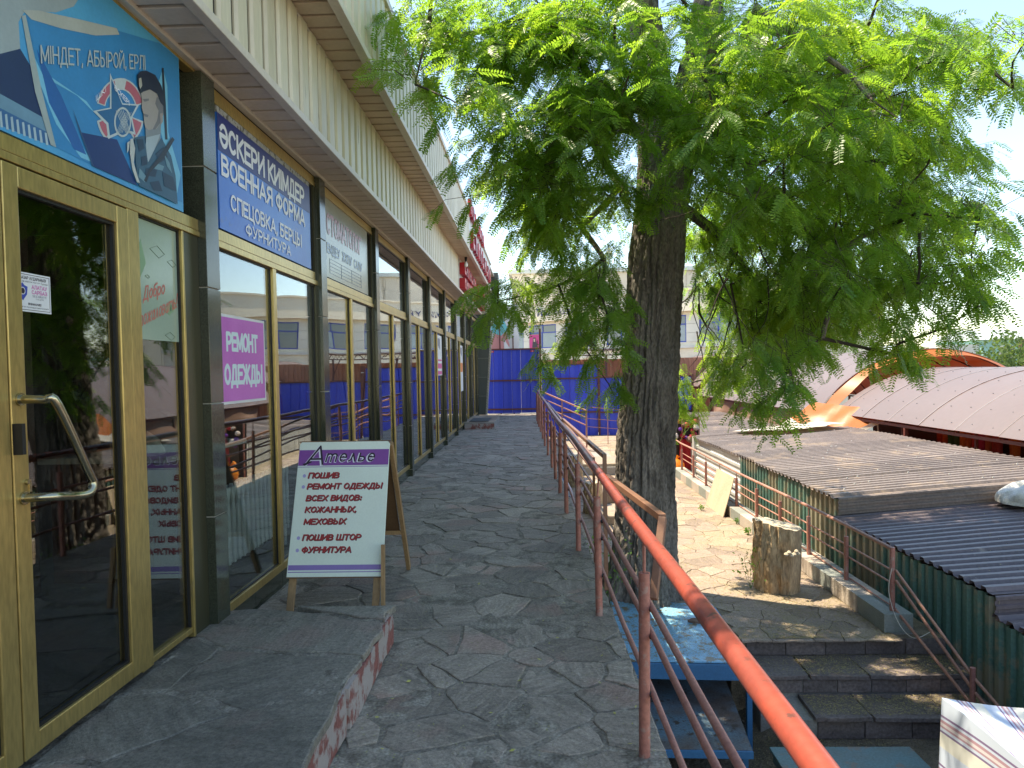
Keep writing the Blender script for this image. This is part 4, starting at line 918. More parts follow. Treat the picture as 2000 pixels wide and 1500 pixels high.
def smooth_poly(P, n=5):
    out = []
    for i in range(len(P) - 1):
        p0 = Vector(P[max(i - 1, 0)]); p1 = Vector(P[i]); p2 = Vector(P[i + 1]); p3 = Vector(P[min(i + 2, len(P) - 1)])
        for k in range(n):
            t = k / n
            out.append(.5 * ((2 * p1) + (p2 - p0) * t + (2 * p0 - 5 * p1 + 4 * p2 - p3) * t * t + (3 * p1 - p0 - 3 * p2 + p3) * t ** 3))
    out.append(Vector(P[-1])); return out
mb = MB(); mb.tube(smooth_poly(H0), .016, 14)
for z in (1.455, 1.10): mb.tube([(-1.834, 2.475, z), (-1.826, 2.475, z)], .024, 14)
mb.build('handle', M['steel'], dr, smooth=True)
mb = MB(); mb.box(-1.834, -1.80, 2.434, 2.452, 1.26, 1.37); mb.build('lock_box', M['black'], dr)
mb = MB(); mb.tube([(-1.834, 2.492, 1.155), (-1.822, 2.492, 1.155)], .011, 12); mb.box(-1.824, -1.818, 2.486, 2.498, 1.12, 1.15); mb.build('lock', M['steel'], dr)

# eaves: soffit strips and siding strips, each strip its own piece
mb = MB(); mb.box(-1.84, -1.53, -.4, 21.8, 3.262, 3.27); mb.box(-1.545, -1.24, -.4, 21.8, 3.975, 3.983)
mb.box(-1.553, -1.548, -.4, 21.8, 3.27, 3.97); mb.box(-1.262, -1.257, -.4, 21.8, 3.98, 4.735)
mb.build('eaves_backing', M['gap'], shop)
mb = MB(); mb.box(-9.5, -1.25, -3, 24.7, 4.70, 4.78); mb.box(-1.27, -1.205, -3, 21.8, 4.735, 4.80); mb.build('roof', M['trim'], shop)
for (nm, x0, x1, z, p, m_, y) in (('soffit_strip', -1.835, -1.555, 3.247, .19, 'soffit', -.3), ('soffit_strip', -1.54, -1.262, 3.958, .178, 'soffit_up', -.3)):
    base_me = None
    n = int((21.75 - y) / p)
    for i in range(n):
        if base_me is None:
            b_ = MB(); b_.prism([(0, .0), (.006, -.004), (p - .034, -.004), (p - .024, .002), (p - .024, .012), (0, .012)], lambda a, b, d: (d, a, b), x0, x1)
            base_me = b_.mesh(nm, M[m_])
        o = link(nm, base_me, shop); o.location = (0, y + i * p, z)
for (x, z0, z1, p, y1, y) in ((-1.540, 3.275, 3.945, .213, 15.2, -.3), (-1.248, 3.99, 4.735, .20, 14.6, -.3)):
    b_ = MB(); b_.prism([(0, -.012), (0, .002), (.016, .018), (p - .085, .022), (p - .045, .004), (p - .034, -.012)], lambda a, b, d: (b, a, d), z0, z1)
    me = b_.mesh('siding_strip', M['siding'])
    for i in range(int((y1 - y) / p)):
        o = link('siding_strip', me, shop); o.location = (x, y + i * p, 0)
for (x, z0, z1, ya) in ((-1.548, 3.275, 3.945, 15.2), (-1.256, 3.99, 4.735, 14.6)):
    yy = ya
    while yy < 21.7:
        e = min(yy + 1.3, 21.78); mb = MB(); mb.box(x, x + .012, yy + .003, e - .003, z0, z1); mb.build('white_panel', M['white_metal'], shop); yy = e
mb = MB()
mb.box(-1.565, -1.505, -.4, 21.8, 3.225, 3.274); mb.box(-1.85, -1.80, 0, 21.8, 3.222, 3.246); mb.box(-1.556, -1.53, -.4, 21.8, 3.935, 3.957)
mb.box(-1.275, -1.205, -.4, 21.8, 3.915, 3.968); mb.box(-1.235, -1.222, -.4, 21.8, 3.968, 3.995)
mb.build('eaves_trim', M['trim'], shop, bevel=.004)
mb = MB(); mb.box(-1.84, -1.25, 21.8, 21.83, 3.25, 4.66); mb.build('eaves_end', M['trim'], shop)

# slanted tiled end wall with its perforated corner strip
xb = lambda z: -1.64 + .075 * z
mb = MB(); mb.prism([(-2.6, 0), (xb(0), 0), (xb(3.9), 3.9), (-2.6, 3.9)], lambda a, b, d: (a, 24.4 + d, b), 0, .3)
ew = mb.build('end_wall', M['grout'], shop)
for i in range(6):
    z0, z1 = i * .65, min(i * .65 + .65, 3.9)
    for a in range(2):
        x0 = -2.6 + a * .48; 
        q = [(x0, z0 + .004), ((xb(z0) if a else x0 + .476), z0 + .004), ((xb(z1) if a else x0 + .476), z1 - .004), (x0, z1 - .004)]
        mb = MB(); mb.prism(q, lambda a_, b_, d: (a_, 24.392 + d, b_), 0, .006); mb.build('wall_tile', M['end_tile'], ew)
mb = MB(); mb.prism([(xb(0), 0), (xb(0) + .07, 0), (xb(2.9) + .07, 2.9), (xb(2.9), 2.9)], lambda a, b, d: (a, 24.38 + d, b), 0, .02)
ps = mb.build('corner_strip', M['trim'], shop)
mb = MB()
for i in range(52):
    z = .05 + i * .055; mb.box(xb(z) + .012, xb(z) + .032, 24.374, 24.38, z, z + .028); mb.box(xb(z) + .042, xb(z) + .058, 24.374, 24.38, z + .02, z + .045)
mb.build('perforation', M['black'], ps)
mb = MB(); mb.box(-1.45, -1.12, 24.2, 25.0, 4.05, 4.85); mb.box(-1.62, -1.3, 24.25, 25.0, 3.75, 4.05); mb.build('parapet_block', M['end_tile'], shop)

# interior shell
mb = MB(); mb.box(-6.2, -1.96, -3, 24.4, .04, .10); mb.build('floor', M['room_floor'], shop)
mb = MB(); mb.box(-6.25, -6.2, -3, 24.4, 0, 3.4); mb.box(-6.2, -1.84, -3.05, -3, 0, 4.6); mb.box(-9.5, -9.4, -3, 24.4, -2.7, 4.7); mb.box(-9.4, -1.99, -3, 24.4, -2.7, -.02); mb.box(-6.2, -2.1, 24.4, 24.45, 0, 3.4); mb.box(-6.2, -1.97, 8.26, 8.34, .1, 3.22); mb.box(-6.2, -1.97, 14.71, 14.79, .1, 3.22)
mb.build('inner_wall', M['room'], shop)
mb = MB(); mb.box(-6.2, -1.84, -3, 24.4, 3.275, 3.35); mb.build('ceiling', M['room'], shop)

# bare bulb in its holder under the upper eaves
bl = thing('light_bulb', 'bare glass bulb in a black holder under the upper eaves', 'light bulb', (-1.38, 15.2, 3.95))
mb = MB(); mb.lathe([(.03, .0), (.03, -.05), (.022, -.09)], (-1.38, 15.2, 3.95), 12); mb.build('holder', M['black'], bl)
mb = MB(); mb.lathe([(.014, -.09), (.03, -.12), (.042, -.16), (.03, -.20), (.005, -.21)], (-1.38, 15.2, 3.95), 14); mb.build('glass', M['bulb'], bl, smooth=True)

# red block letters on the eaves (plain glyph-like boxes; the words cannot be read from here)
def red_sign(name, label, x, y0, n, z0, h, w_, gap, seed, prot=.12):
    t = thing(name, label, 'sign', (x, y0, z0))
    r = random.Random(seed); y = y0
    for i in range(n):
        hh = h * r.uniform(.85, 1.0); k = r.choice((0, 1, 2, 3))
        mb = MB()
        st = w_ * .28
        mb.box(x, x + prot, y, y + st, z0, z0 + hh)
        if k != 1: mb.box(x, x + prot, y + w_ - st, y + w_, z0, z0 + hh)
        if k in (0, 2): mb.box(x, x + prot, y + st, y + w_ - st, z0 + hh - st, z0 + hh)
        if k in (1, 2): mb.box(x, x + prot, y + st, y + w_ * (.9 if k == 1 else 1) - (st if k == 2 else 0), z0, z0 + st)
        if k == 3: mb.box(x, x + prot, y + st, y + w_ - st, z0 + hh * .42, z0 + hh * .42 + st)
        mb.build('letter', M['red_letter'] if i % 2 == 0 else M['red_side'], t, bevel=.004)
        y += w_ + gap
    return t
red_sign('letter_sign', 'upper row of short red block letters on the lower eaves', -1.535, 15.35, 7, 3.62, .28, .34, .10, 3)
red_sign('letter_sign', 'lower row of short red block letters just above the bottom edge of the lower eaves', -1.535, 15.3, 8, 3.30, .26, .30, .09, 4)
red_sign('letter_sign', 'pair of red block letter rows near the far corner of the lower eaves', -1.535, 19.2, 5, 3.32, .56, .38, .12, 5)
red_sign('letter_sign', 'tall red block letters standing up above the roof edge', -1.235, 14.2, 7, 4.66, .30, .36, .26, 6, .07)
red_sign('letter_sign', 'dark red block letters hanging on the upper eaves board', -1.235, 14.7, 9, 4.06, .40, .42, .28, 7, .07)

# ------------------------------------------------------------------ signs, posters and stickers on the facade
bn = thing('banner', 'blue banner with a soldier in a beret and a star emblem above the glass door', 'banner', (-1.83, 2.8, 2.8))
mb = MB(); mb.box(-1.85, -1.838, .6, 3.74, 2.397, 3.203); mb.build('backing', M['poster_blue'], bn)
PC = {'sky_pale': (.32, .40, .42), 'mountain': (.012, .035, .12), 'roof_band': (.14, .30, .42), 'facade_print': (.03, .14, .33), 'column_print': (.40, .55, .62),
      'flag_body': (.02, .24, .52), 'streak_light': (.16, .52, .72), 'streak_dark': (.01, .12, .38), 'pole_print': (.34, .42, .42), 'fringe_print': (.42, .46, .42),
      'booklet': (.006, .035, .16), 'booklet_edge': (.03, .09, .2), 'emblem_ring': (.50, .58, .58), 'emblem_pink': (.48, .12, .17), 'star_outline': (.50, .60, .62),
      'star_blue': (.012, .13, .30), 'rifle_print': (.012, .02, .04), 'neck_print': (.22, .26, .28), 'ear_shirt': (.36, .46, .5), 'face_print': (.36, .33, .30),
      'face_shade': (.17, .17, .18), 'ear_print': (.33, .28, .26), 'beret_print': (.010, .015, .045), 'badge_print': (.42, .42, .36), 'camo_print': (.025, .10, .17),
      'camo_dark': (.008, .035, .08), 'camo_light': (.12, .26, .33), 'cord_print': (.50, .55, .52)}
groups = {}
for nm, lay, pts in POSTER: groups.setdefault(nm, []).append((lay, pts))
for nm, ps_ in groups.items():
    mb = MB(); pidx = list(groups).index(nm)
    for lay, pts in ps_:
        pts = [(max(.62, min(3.735, a)), max(2.402, min(3.2, b))) for a, b in pts]
        q = []
        for t_ in pts:
            if not q or math.dist(q[-1], t_) > 1e-4: q.append(t_)
        if len(q) < 3: continue
        ar = sum(q[i][0] * q[(i + 1) % len(q)][1] - q[(i + 1) % len(q)][0] * q[i][1] for i in range(len(q)))
        if ar < 0: q = q[::-1]
        b = len(mb.v)
        mb.add([(-1.838 + .0006 * lay + .00002 * pidx + .000004 * len(mb.v) / 4, a, c) for a, c in q], [tuple(range(len(q)))])
    c = PC[nm]
    m_ = mat('print ' + nm, c, .4, col2=tuple(x * .82 for x in c), ns=5, famt=.04)
    stuff(mb.build('print', m_, bn))
strokes_x('МІНДЕТ, АБЫРОЙ, ЕРЛІ', -1.832, 2.655, 3.40, 2.715, 2.785, flat('pale print lettering', (.38, .46, .46), .5), bn, t=0.12, rise=.285)
strokes_x('ІШКІ', -1.828, 2.985, 3.06, 2.695, 2.72, M['white_text'], bn, t=0.16, rise=.07)
strokes_x('ӘСКЕРІ', -1.828, 3.125, 3.24, 2.80, 2.825, M['white_text'], bn, t=0.16, rise=-.03)

bs = thing('shop_sign', 'blue banner with white block lettering for military and work clothes above the first window', 'sign', (-1.83, 5, 2.7))
mb = MB(); mb.box(-1.85, -1.838, 4.15, 5.885, 2.398, 3.08); mb.build('backing', M['blue_sign'], bs)
mb = MB(); mb.box(-1.8379, -1.836, 4.15, 5.885, 2.86, 3.08); mb.build('dark_band', M['navy_sign'], bs)
mb = MB(); mb.box(-1.848, -1.839, 4.15, 5.885, 3.082, 3.12); mb.build('worn_edge', M['torn_edge'], bs)
strokes_x('ӘСКЕРИ КИІМДЕР', -1.834, 4.165, 5.74, 2.885, 3.035, M['white_text'], bs, t=0.2)
strokes_x('ВОЕННАЯ ФОРМА', -1.834, 4.18, 5.74, 2.718, 2.85, M['white_text'], bs, t=0.2)
strokes_x('СПЕЦОВКА, БЕРЦЫ', -1.834, 4.30, 5.64, 2.535, 2.64, M['white_text'], bs, t=0.18)
strokes_x('ФУРНИТУРА', -1.834, 4.52, 5.38, 2.425, 2.505, M['white_text'], bs, t=0.18)

st = thing('shop_sign', 'greyish dental sign with faded red and blue lettering behind the second window, above the transom', 'sign', (-1.83, 7.2, 2.7))
mb = MB(); mb.box(-1.862, -1.856, 6.30, 8.03, 2.405, 3.125); mb.build('backing', M['dent_sign'], st)
strokes_x('СТОМАТОЛОГ', -1.853, 6.42, 7.74, 2.80, 3.0, M['dent_red'], st, t=0.2)
strokes_x('ЕМДЕУ  ЖҰЛУ  САЛУ', -1.853, 6.42, 7.76, 2.625, 2.725, M['dent_blue'], st, t=0.2)
mb = MB()
for i in range(5): mb.box(-1.8555, -1.8535, 6.5, 7.7, 2.45 + i * .033, 2.452 + i * .033)
for i in range(4): mb.box(-1.8553, -1.8533, 6.5 + i * .4, 6.504 + i * .4, 2.45, 2.585)
mb.build('ruled_print', M['dent_blue'], st)

pk = thing('paper_sign', 'magenta paper with pale lettering for clothing repair stuck on the first window', 'sign', (-1.84, 4.5, 1.6))
mb = MB(); mb.box(-1.8675, -1.866, 4.172, 4.905, 1.352, 1.902); mb.build('margin', M['paper'], pk)
mb = MB(); mb.box(-1.866, -1.8648, 4.19, 4.885, 1.368, 1.885); mb.build('print', M['pink_sign'], pk)
strokes_x('РЕМОНТ', -1.8645, 4.275, 4.775, 1.675, 1.80, M['pale_text'], pk, t=0.22)
strokes_x('ОДЕЖДЫ', -1.8645, 4.235, 4.845, 1.468, 1.60, M['pale_text'], pk, t=0.22)

sk = thing('sticker', 'small white square security notice with a blue shield on the glass door', 'sticker', (-1.86, 2.6, 1.85))
mb = MB(); mb.box(-1.8635, -1.862, 2.508, 2.70, 1.778, 1.922); mb.build('card', M['paper'], sk)
mb = MB()
for q in ((2.514, 2.694, 1.784, 1.786), (2.514, 2.694, 1.914, 1.916), (2.514, 2.516, 1.786, 1.914), (2.692, 2.694, 1.786, 1.914)): mb.box(-1.862, -1.8615, *q)
mb.build('border', M['dark_text'], sk)
sx = -1.8617
strokes_x('НАЗАР АУДАРЫҢЫЗ!', sx, 2.535, 2.675, 1.897, 1.909, M['dark_text'], sk, t=0.17)
text_x('Нысан қарулы күзетте тұрады', sx, 2.525, 2.685, 1.885, 1.893, M['dark_text'], sk)
strokes_x('АЛАТАУ', sx, 2.595, 2.68, 1.864, 1.880, M['pink_text'], sk, t=0.22)
strokes_x('САРБАЗ', sx, 2.595, 2.68, 1.845, 1.861, M['pink_text'], sk, t=0.22)
text_x('SECURITY', sx, 2.60, 2.675, 1.834, 1.842, M['letter_blue'], sk, .005, gap=1.5)
text_x('Тел: 87777', sx, 2.615, 2.66, 1.825, 1.831, M['dark_text'], sk)
strokes_x('ВНИМАНИЕ!', sx, 2.575, 2.645, 1.803, 1.812, M['dark_text'], sk, t=0.2)
text_x('Объект под вооруженной охраной', sx, 2.53, 2.685, 1.791, 1.799, M['dark_text'], sk)
mb = MB(); mb.prism([(2.548, 1.818), (2.570, 1.842), (2.574, 1.870), (2.558, 1.874), (2.548, 1.884), (2.538, 1.874), (2.522, 1.870), (2.526, 1.842)], FACE_X(-1.862), 0, .0008); mb.build('shield', M['win_blue'], sk)
mb = MB(); mb.prism([(2.548 + .013 * math.cos(a * .524), 1.853 + .014 * math.sin(a * .524)) for a in range(12)], FACE_X(-1.862), 0, .0013); mb.build('seal_ring', M['paper'], sk)
mb = MB(); mb.prism([(2.548 + .010 * math.cos(a * .524), 1.853 + .011 * math.sin(a * .524)) for a in range(12)], FACE_X(-1.862), 0, .0016); mb.build('seal_centre', M['dark_text'], sk)

fm = thing('welcome_film', 'pale green window film with red cursive welcome lettering beside the glass door', 'sign', (-1.85, 3.5, 2.0))
mb = MB(); mb.box(-1.8735, -1.872, 3.318, 3.712, 1.71, 2.29); mb.build('sheet', M['film'], fm)
strokes_x('Добро', -1.871, 3.372, 3.58, 1.895, 1.965, M['film_red'], fm, t=.15, rise=.055, shear=.2)
strokes_x('пожаловаmь!', -1.871, 3.335, 3.70, 1.765, 1.84, M['film_red'], fm, t=.11, rise=.125, shear=.2)
mb = MB()
for (cy, cz, a, b) in ((3.36, 2.10, .05, .09), (3.62, 1.88, .05, .035)):
    q = [(cy - a, cz - b * .3), (cy, cz - b), (cy + a, cz - b * .2), (cy + a * .2, cz + b)]
    mb.prism(q, FACE_X(-1.872), 0, .001)
mb.build('green_shape', M['film_green'], fm)
mb = MB()
for (cy, cz, s_) in ((3.52, 2.16, .07), (3.66, 2.12, .045), (3.62, 1.74, .05), (3.42, 2.02, .02)):
    q = [(cy - s_, cz), (cy, cz + s_ * .35), (cy + s_, cz - s_ * .1), (cy + s_ * .2, cz - s_ * .5)]
    for i in range(4): mb.bar((-1.871, *q[i]), (-1.871, *q[(i + 1) % 4]), .0018, .0012)
mb.build('line_drawing', M['film_line'], fm)

for (lab, y0, y1, z0, z1, bands) in (('tall white notice with a pink lower half behind a far window', 13.72, 14.62, 1.45, 2.25, (('pink', .02, .11), ('pink', .17, .30), ('pink', .36, .40))),
                                     ('tall white notice with an orange middle behind a farther window', 18.15, 19.0, 1.0, 2.2, (('orange', .42, .62),))):
    t = thing('window_notice', lab, 'notice', (-1.86, y0, z0))
    mb = MB(); mb.box(-1.867, -1.865, y0, y1, z0, z1); mb.build('card', M['paper'], t)
    for c, a, b in bands:
        mb = MB(); mb.box(-1.865, -1.8642, y0 + .04, y1 - .04, z0 + a * (z1 - z0), z0 + b * (z1 - z0)); mb.build('colour_band', M['pink_band'] if c == 'pink' else M['orange_band'], t)
    mb = MB()
    for i in range(3): mb.box(-1.865, -1.8642, y0 + .3 + .12 * i, y0 + .38 + .12 * i, z1 - .22 - .03 * i, z1 - .06)
    mb.build('dark_print', M['letter_blue'], t)

# ------------------------------------------------------------------ inside: radiator, cupboard, counter with clothes
rd = thing('radiator', 'white ribbed radiator standing behind the first window', 'radiator', (-2.12, 5, .15))
me = None
for i in range(21):
    y = 4.22 + i * .082
    if me is None:
        b_ = MB(); b_.box(-2.165, -2.145, -.012, .012, .20, .76)
        b_.prism([(-.022, .30), (-.011, .24), (.011, .24), (.022, .30), (.022, .60), (.008, .66), (.030, .73), (.028, .765), (-.028, .765), (-.030, .73), (-.008, .66), (-.022, .60)], FACE_X(-2.08), 0, .012)
        me = b_.mesh('rib', M['radiator'])
    o = link('rib', me, rd); o.location = (0, y, 0)
mb = MB(); mb.tube([(-2.12, 4.15, .73), (-2.12, 5.95, .73)], .02); mb.tube([(-2.12, 4.15, .24), (-2.12, 5.95, .24)], .02); mb.build('header_pipe', M['radiator'], rd)
mb = MB(); mb.box(-2.30, -2.26, 4.1, 6.05, .1, .85); mb.build('gap_shade_sheet', M['dark_shop'], rd)  # dark sheet added behind the ribs so the gaps look shaded
for y in (4.25, 5.85):
    mb = MB(); mb.box(-2.15, -2.09, y - .02, y + .02, .10, .24); mb.build('leg', M['radiator'], rd)

cb = thing('cupboard', 'brown wooden cupboard standing inside behind the glass door', 'cupboard', (-3.6, 4.2, .1))
mb = MB(); mb.box(-4.3, -3.3, 3.3, 4.6, .1, 2.6); mb.build('body', M['cupboard'], cb)
for a in (3.32, 3.96):
    mb = MB(); mb.box(-3.3, -3.28, a, a + .6, .2, 2.5); mb.build('cupboard_door', M['cupboard'], cb)
ct = thing('counter', 'pale topped sewing counter inside the shop', 'counter', (-2.7, 5, .1))
mb = MB(); mb.box(-3.4, -2.5, 4.75, 6.1, .96, 1.0); mb.build('top', M['trim'], ct)
mb = MB(); mb.box(-3.35, -2.55, 4.8, 6.05, .1, .96); mb.build('cabinet', M['cupboard'], ct)
def heap(name, lab, cat, c, r, h, m_, seed, nu=22, nv=9, parent=None):
    def fn(u, v):
        a = u * 2 * math.pi; k = math.cos(v * math.pi / 2)
        n_ = 1 + .35 * mnoise.noise(Vector((math.cos(a) * 1.6, math.sin(a) * 1.6, v * 2 + seed)))
        return (c[0] + r[0] * k * n_ * math.cos(a), c[1] + r[1] * k * n_ * math.sin(a), c[2] + h * math.sin(v * math.pi / 2) * (1 + .15 * math.sin(a * 3 + seed)))
    mb = MB(); mb.grid(fn, nu, nv); o = mb.build(name, m_, parent, smooth=True)
    if lab: tag(o, lab, cat)
    return o
heap('folded_clothes', 'grey heap of clothes on the counter inside the shop', 'clothes', (-2.9, 5.2, 1.0), (.3, .35), .28, M['cloth_grey'], 1)
heap('folded_clothes', 'white heap of clothes at the near end of the counter', 'clothes', (-2.75, 4.9, 1.0), (.14, .12), .16, M['cloth_white'], 3)
ms = thing('clothes_stand', 'grey suit jacket on a wooden stand deep inside the shop', 'mannequin', (-4.2, 6.9, .1))
mb = MB(); mb.lathe([(.02, 0), (.02, 1.0)], (-4.2, 6.9, .1), 8); mb.lathe([(.18, 0), (.16, .03)], (-4.2, 6.9, .1), 12); mb.build('pole', M['wood'], ms)
mb = MB(); mb.lathe([(.17, .85), (.2, 1.05), (.16, 1.25), (.2, 1.45), (.17, 1.55), (.05, 1.6)], (-4.2, 6.9, .1), 16); mb.build('jacket', M['cloth_grey'], ms, smooth=True)

# ================================================================== A-frame sign
af = thing('sandwich_board', 'pale green A-frame board with a purple header and red lettering standing on the walkway', 'sign', (-1.3, 4.8, 0))
B0 = Vector((-1.612, 4.50, .235)); U_ = Vector((1, 0, 0)); top_ = Vector((-1.60, 4.80, 1.085)); V_ = (top_ - B0); LV = V_.length; V_ = V_.normalized(); Nn = U_.cross(V_).normalized()
BW = .625
P3 = lambda a, b, d: tuple(B0 + U_ * a + V_ * b + Nn * d)
mb = MB(); mb.prism([(0, 0), (BW, 0), (BW - .004, LV - .02), (BW - .02, LV), (.02, LV), (.004, LV - .02)], P3, -.012, 0); mb.build('panel', M['mint'], af, bevel=.002)
mb = MB()
for a, b, c, d in ((0, BW, -.004, .004), (0, BW, LV - .003, LV + .003)): mb.prism([(a, c), (b, c), (b, d), (a, d)], P3, -.013, .001)
mb.build('worn_rim', M['wood_dark'], af)
fv = lambda v: LV * (1 - v)
mb = MB(); mb.prism([(.006, fv(.185)), (BW - .006, fv(.185)), (BW - .006, fv(.065)), (.006, fv(.065))], P3, .0, .0008)
mb.build('header_band', M['purple'], af)
for v0, v1 in ((.948, .912), (.965, .959), (.197, .193)):
    mb = MB(); mb.prism([(.006, fv(v0)), (BW - .006, fv(v0)), (BW - .006, fv(v1)), (.006, fv(v1))], P3, .0, .0008); mb.build('printed_band', M['lilac'], af)
def btext(s, u0, u1, vc, h, m_, d=.0012, bold=.03, shear=.18, dx=0, dz=0):
    o = B0 + U_ * (u0 * BW + dx) + V_ * (LV * (1 - vc) - h / 2 + dz) + Nn * d
    text(s, o, U_, V_, Nn, (u1 - u0) * BW, h, m_, 'lettering', af, bold, 0, shear)
for s, u0, u1, vc in (('ПОШИВ', .145, .485, .258), ('РЕМОНТ ОДЕЖДЫ', .145, .955, .340), ('ВСЕХ ВИДОВ:', .145, .745, .428), ('КОЖАННЫХ,', .145, .70, .513), ('МЕХОВЫХ', .145, .595, .60),
                      ('ПОШИВ ШТОР', .145, .765, .715), ('ФУРНИТУРА', .145, .675, .803)):
    for m_, d, k_ in ((M['dark_text'], .0008, .003), (M['red_text'], .0016, 0)):
        o = B0 + U_ * (u0 * BW + k_ - .012) + V_ * (LV * (1 - vc) - .022 - k_)
        strokes(s, o, U_, V_, Nn, (u1 - u0) * BW, .042, m_, af, .225, d, .2)
for m_, d, t_, k_ in ((M['white_text'], .0012, .20, .004), (M['dark_text'], .0022, .13, 0)):
    strokes('А', B0 + U_ * (.085 * BW - k_) + V_ * (LV * (1 - .180) - k_), U_, V_, Nn, .125, .135, m_, af, t_ * .8, d, .28)
    strokes('mелье', B0 + U_ * (.30 * BW - k_) + V_ * (LV * (1 - .160) - k_), U_, V_, Nn, .335, .086, m_, af, t_, d, .22, .26)
mb = MB(); mb.prism([(.035, fv(.172)), (.09, fv(.150)), (.10, fv(.158)), (.05, fv(.185))], P3, .0008, .0022)
mb.build('flourish', M['dark_text'], af)
mb = MB()
for vc in (.262, .345, .72, .808):
    mb.prism([(.055 * BW / .62 + .011 * math.cos(a * .524), fv(vc) + .012 * math.sin(a * .524)) for a in range(12)], P3, 0, .001)
mb.build('bullet_mark', M['bullet'], af)
ft = lambda a, z: B0 + U_ * a + V_ * ((z - B0.z) / V_.z) - Nn * .03
for a in (.035, BW - .04):
    mb = MB(); mb.bar(ft(a, .002), ft(a, 1.05), .045, .022, up=Nn); mb.build('leg', M['wood'], af, bevel=.002)
for a, ya in ((.04, 5.45), (BW - .01, 5.50)):
    mb = MB(); mb.bar(ft(a, 1.07) + Vector((0, .03, 0)), (B0.x + a - .0, ya, .012), .03, .045, up=(0, 0, 1)); mb.build('leg', M['wood'], af, bevel=.002)
mb = MB(); mb.bar((B0.x + BW + .01, 4.45, .012), (B0.x + BW + .005, 4.52, .44), .022, .03, up=(0, 1, 0)); mb.build('brace', M['wood'], af)
q0 = ft(.04, 1.05) + Vector((0, .05, 0)); q1 = Vector((B0.x + .04, 5.28, .36))
mb = MB(); mb.add([q0, q0 + Vector((BW - .07, 0, 0)), q1 + Vector((BW - .07, 0, 0)), q1], [(0, 1, 2, 3)]); mb.build('back_panel', M['wood_dark'], af, solid=.006)
mb = MB(); mb.bar((B0.x + .04, 5.28, .345), (B0.x + BW - .02, 5.28, .345), .03, .03); mb.build('stretcher', M['wood'], af)

# ================================================================== walkway railing
rl = thing('walkway_railing', 'long red brown pipe railing with an orange red handrail along the raised walkway', 'railing', (.45, 3, 0))
PY = [1.2, 2.80, 4.43, 6.03, 7.62, 8.86, 10.03, 11.15, 12.8, 14.4, 15.8, 17.5, 19.2, 20.2, 21.4]
HR = [(.455, -.4), (.452, .3), (.445, 1.38), (.439, 2.14), (.424, 3.15), (.392, 5.15), (.365, 7.05), (.308, 9.25), (.255, 13.4), (.195, 18), (.155, 21.95)]
def hx(y):
    for (x0, y0), (x1, y1) in zip(HR[:-1], HR[1:]):
        if y0 <= y <= y1: return x0 + (x1 - x0) * (y - y0) / (y1 - y0)
    return HR[-1][0]
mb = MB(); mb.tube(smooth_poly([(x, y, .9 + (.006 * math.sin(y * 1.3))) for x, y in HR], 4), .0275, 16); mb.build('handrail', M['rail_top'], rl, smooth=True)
rr = random.Random(2)
for y in PY:
    h = .745 + rr.uniform(-.008, .008) if y < 13 else .86
    x = POSTX(y); a, b = rr.uniform(-.012, .012), rr.uniform(-.01, .01)
    mb = MB(); mb.tube([(x, y, -.01), (x + a * .5, y + b * .5, h * .5), (x + a, y + b, h)], .0225, 14); mb.build('post', M['rail'], rl, smooth=True)
    mb = MB(); mb.tube([(x + a, y + b, h - .03), (hx(y), y, .885)], .007, 6); mb.build('connector_rod', M['rail_thin'], rl)
    for z in (.594, .485, .252):
        mb = MB(); mb.tube([(x + a * z / h, y, z), (x + .035, y, z)], .012, 6); mb.build('weld_stub', M['black'], rl)
for z, m_ in ((.594, 'rail_thin'), (.485, 'rail_thin'), (.252, 'rail_thin')):
    pts = []
    for i, y in enumerate(PY):
        pts.append((POSTX(y) + .038, y, z + rr.uniform(-.004, .004)))
        if i + 1 < len(PY): pts.append((POSTX((y + PY[i + 1]) / 2) + .038 + rr.uniform(-.004, .004), (y + PY[i + 1]) / 2, z - .006))
    mb = MB(); mb.tube([(POSTX(-.3) + .038, -.3, z)] + pts, .0125, 10); mb.build('lower_rail', M[m_], rl, smooth=True)

def side_rail(lab, pts, posts, r=.017, m_='rail_brown', drops=()):
    t = thing('stair_handrail', lab, 'railing', (pts[0][0], pts[0][1], -.8))
    mb = MB()
    for a, b in zip(pts[:-1], pts[1:]): mb.bar(a, b, r * 2, r * 2)
    mb.build('handrail', M[m_], t, bevel=.003)
    for (x, y, z0, z1) in posts:
        mb = MB(); mb.bar((x, y, z0), (x, y, z1), r * 1.8, r * 1.8, up=(0, 1, 0)); mb.build('post', M[m_], t)
    for d in drops:
        mb = MB(); mb.bar((pts[0][0], pts[0][1], pts[0][2] - d), (pts[1][0], pts[1][1], pts[1][2] - d), r * 1.3, r * 1.3); mb.build('lower_rail', M[m_], t)
    return t
side_rail('brown square tube rail branching off beside the tree trunk and bending down', [(.46, 4.5, .862), (.575, 3.2, .872), (.50, 3.02, .56)], [])
side_rail('brown square tube rail bending down beyond the tree trunk', [(.41, 9.9, .85), (.555, 5.6, .86)], [(.555, 5.59, -.2, .875)])
side_rail('brown ramp rail running down from the middle of the walkway railing', [(.30, 14.5, .86), (.72, 8.6, .46)], [(.72, 8.58, -.8, .48), (.5, 11.6, -.3, .66)], drops=(.16, .32))
side_rail('red ramp rail with three bars descending in front of the blue fence', [(.22, 21.6, .90), (1.5, 20.2, .36)], [(1.5, 20.2, -.8, .38), (.85, 20.9, -.5, .62)], r=.02, m_='rail_low', drops=(.2, .42))
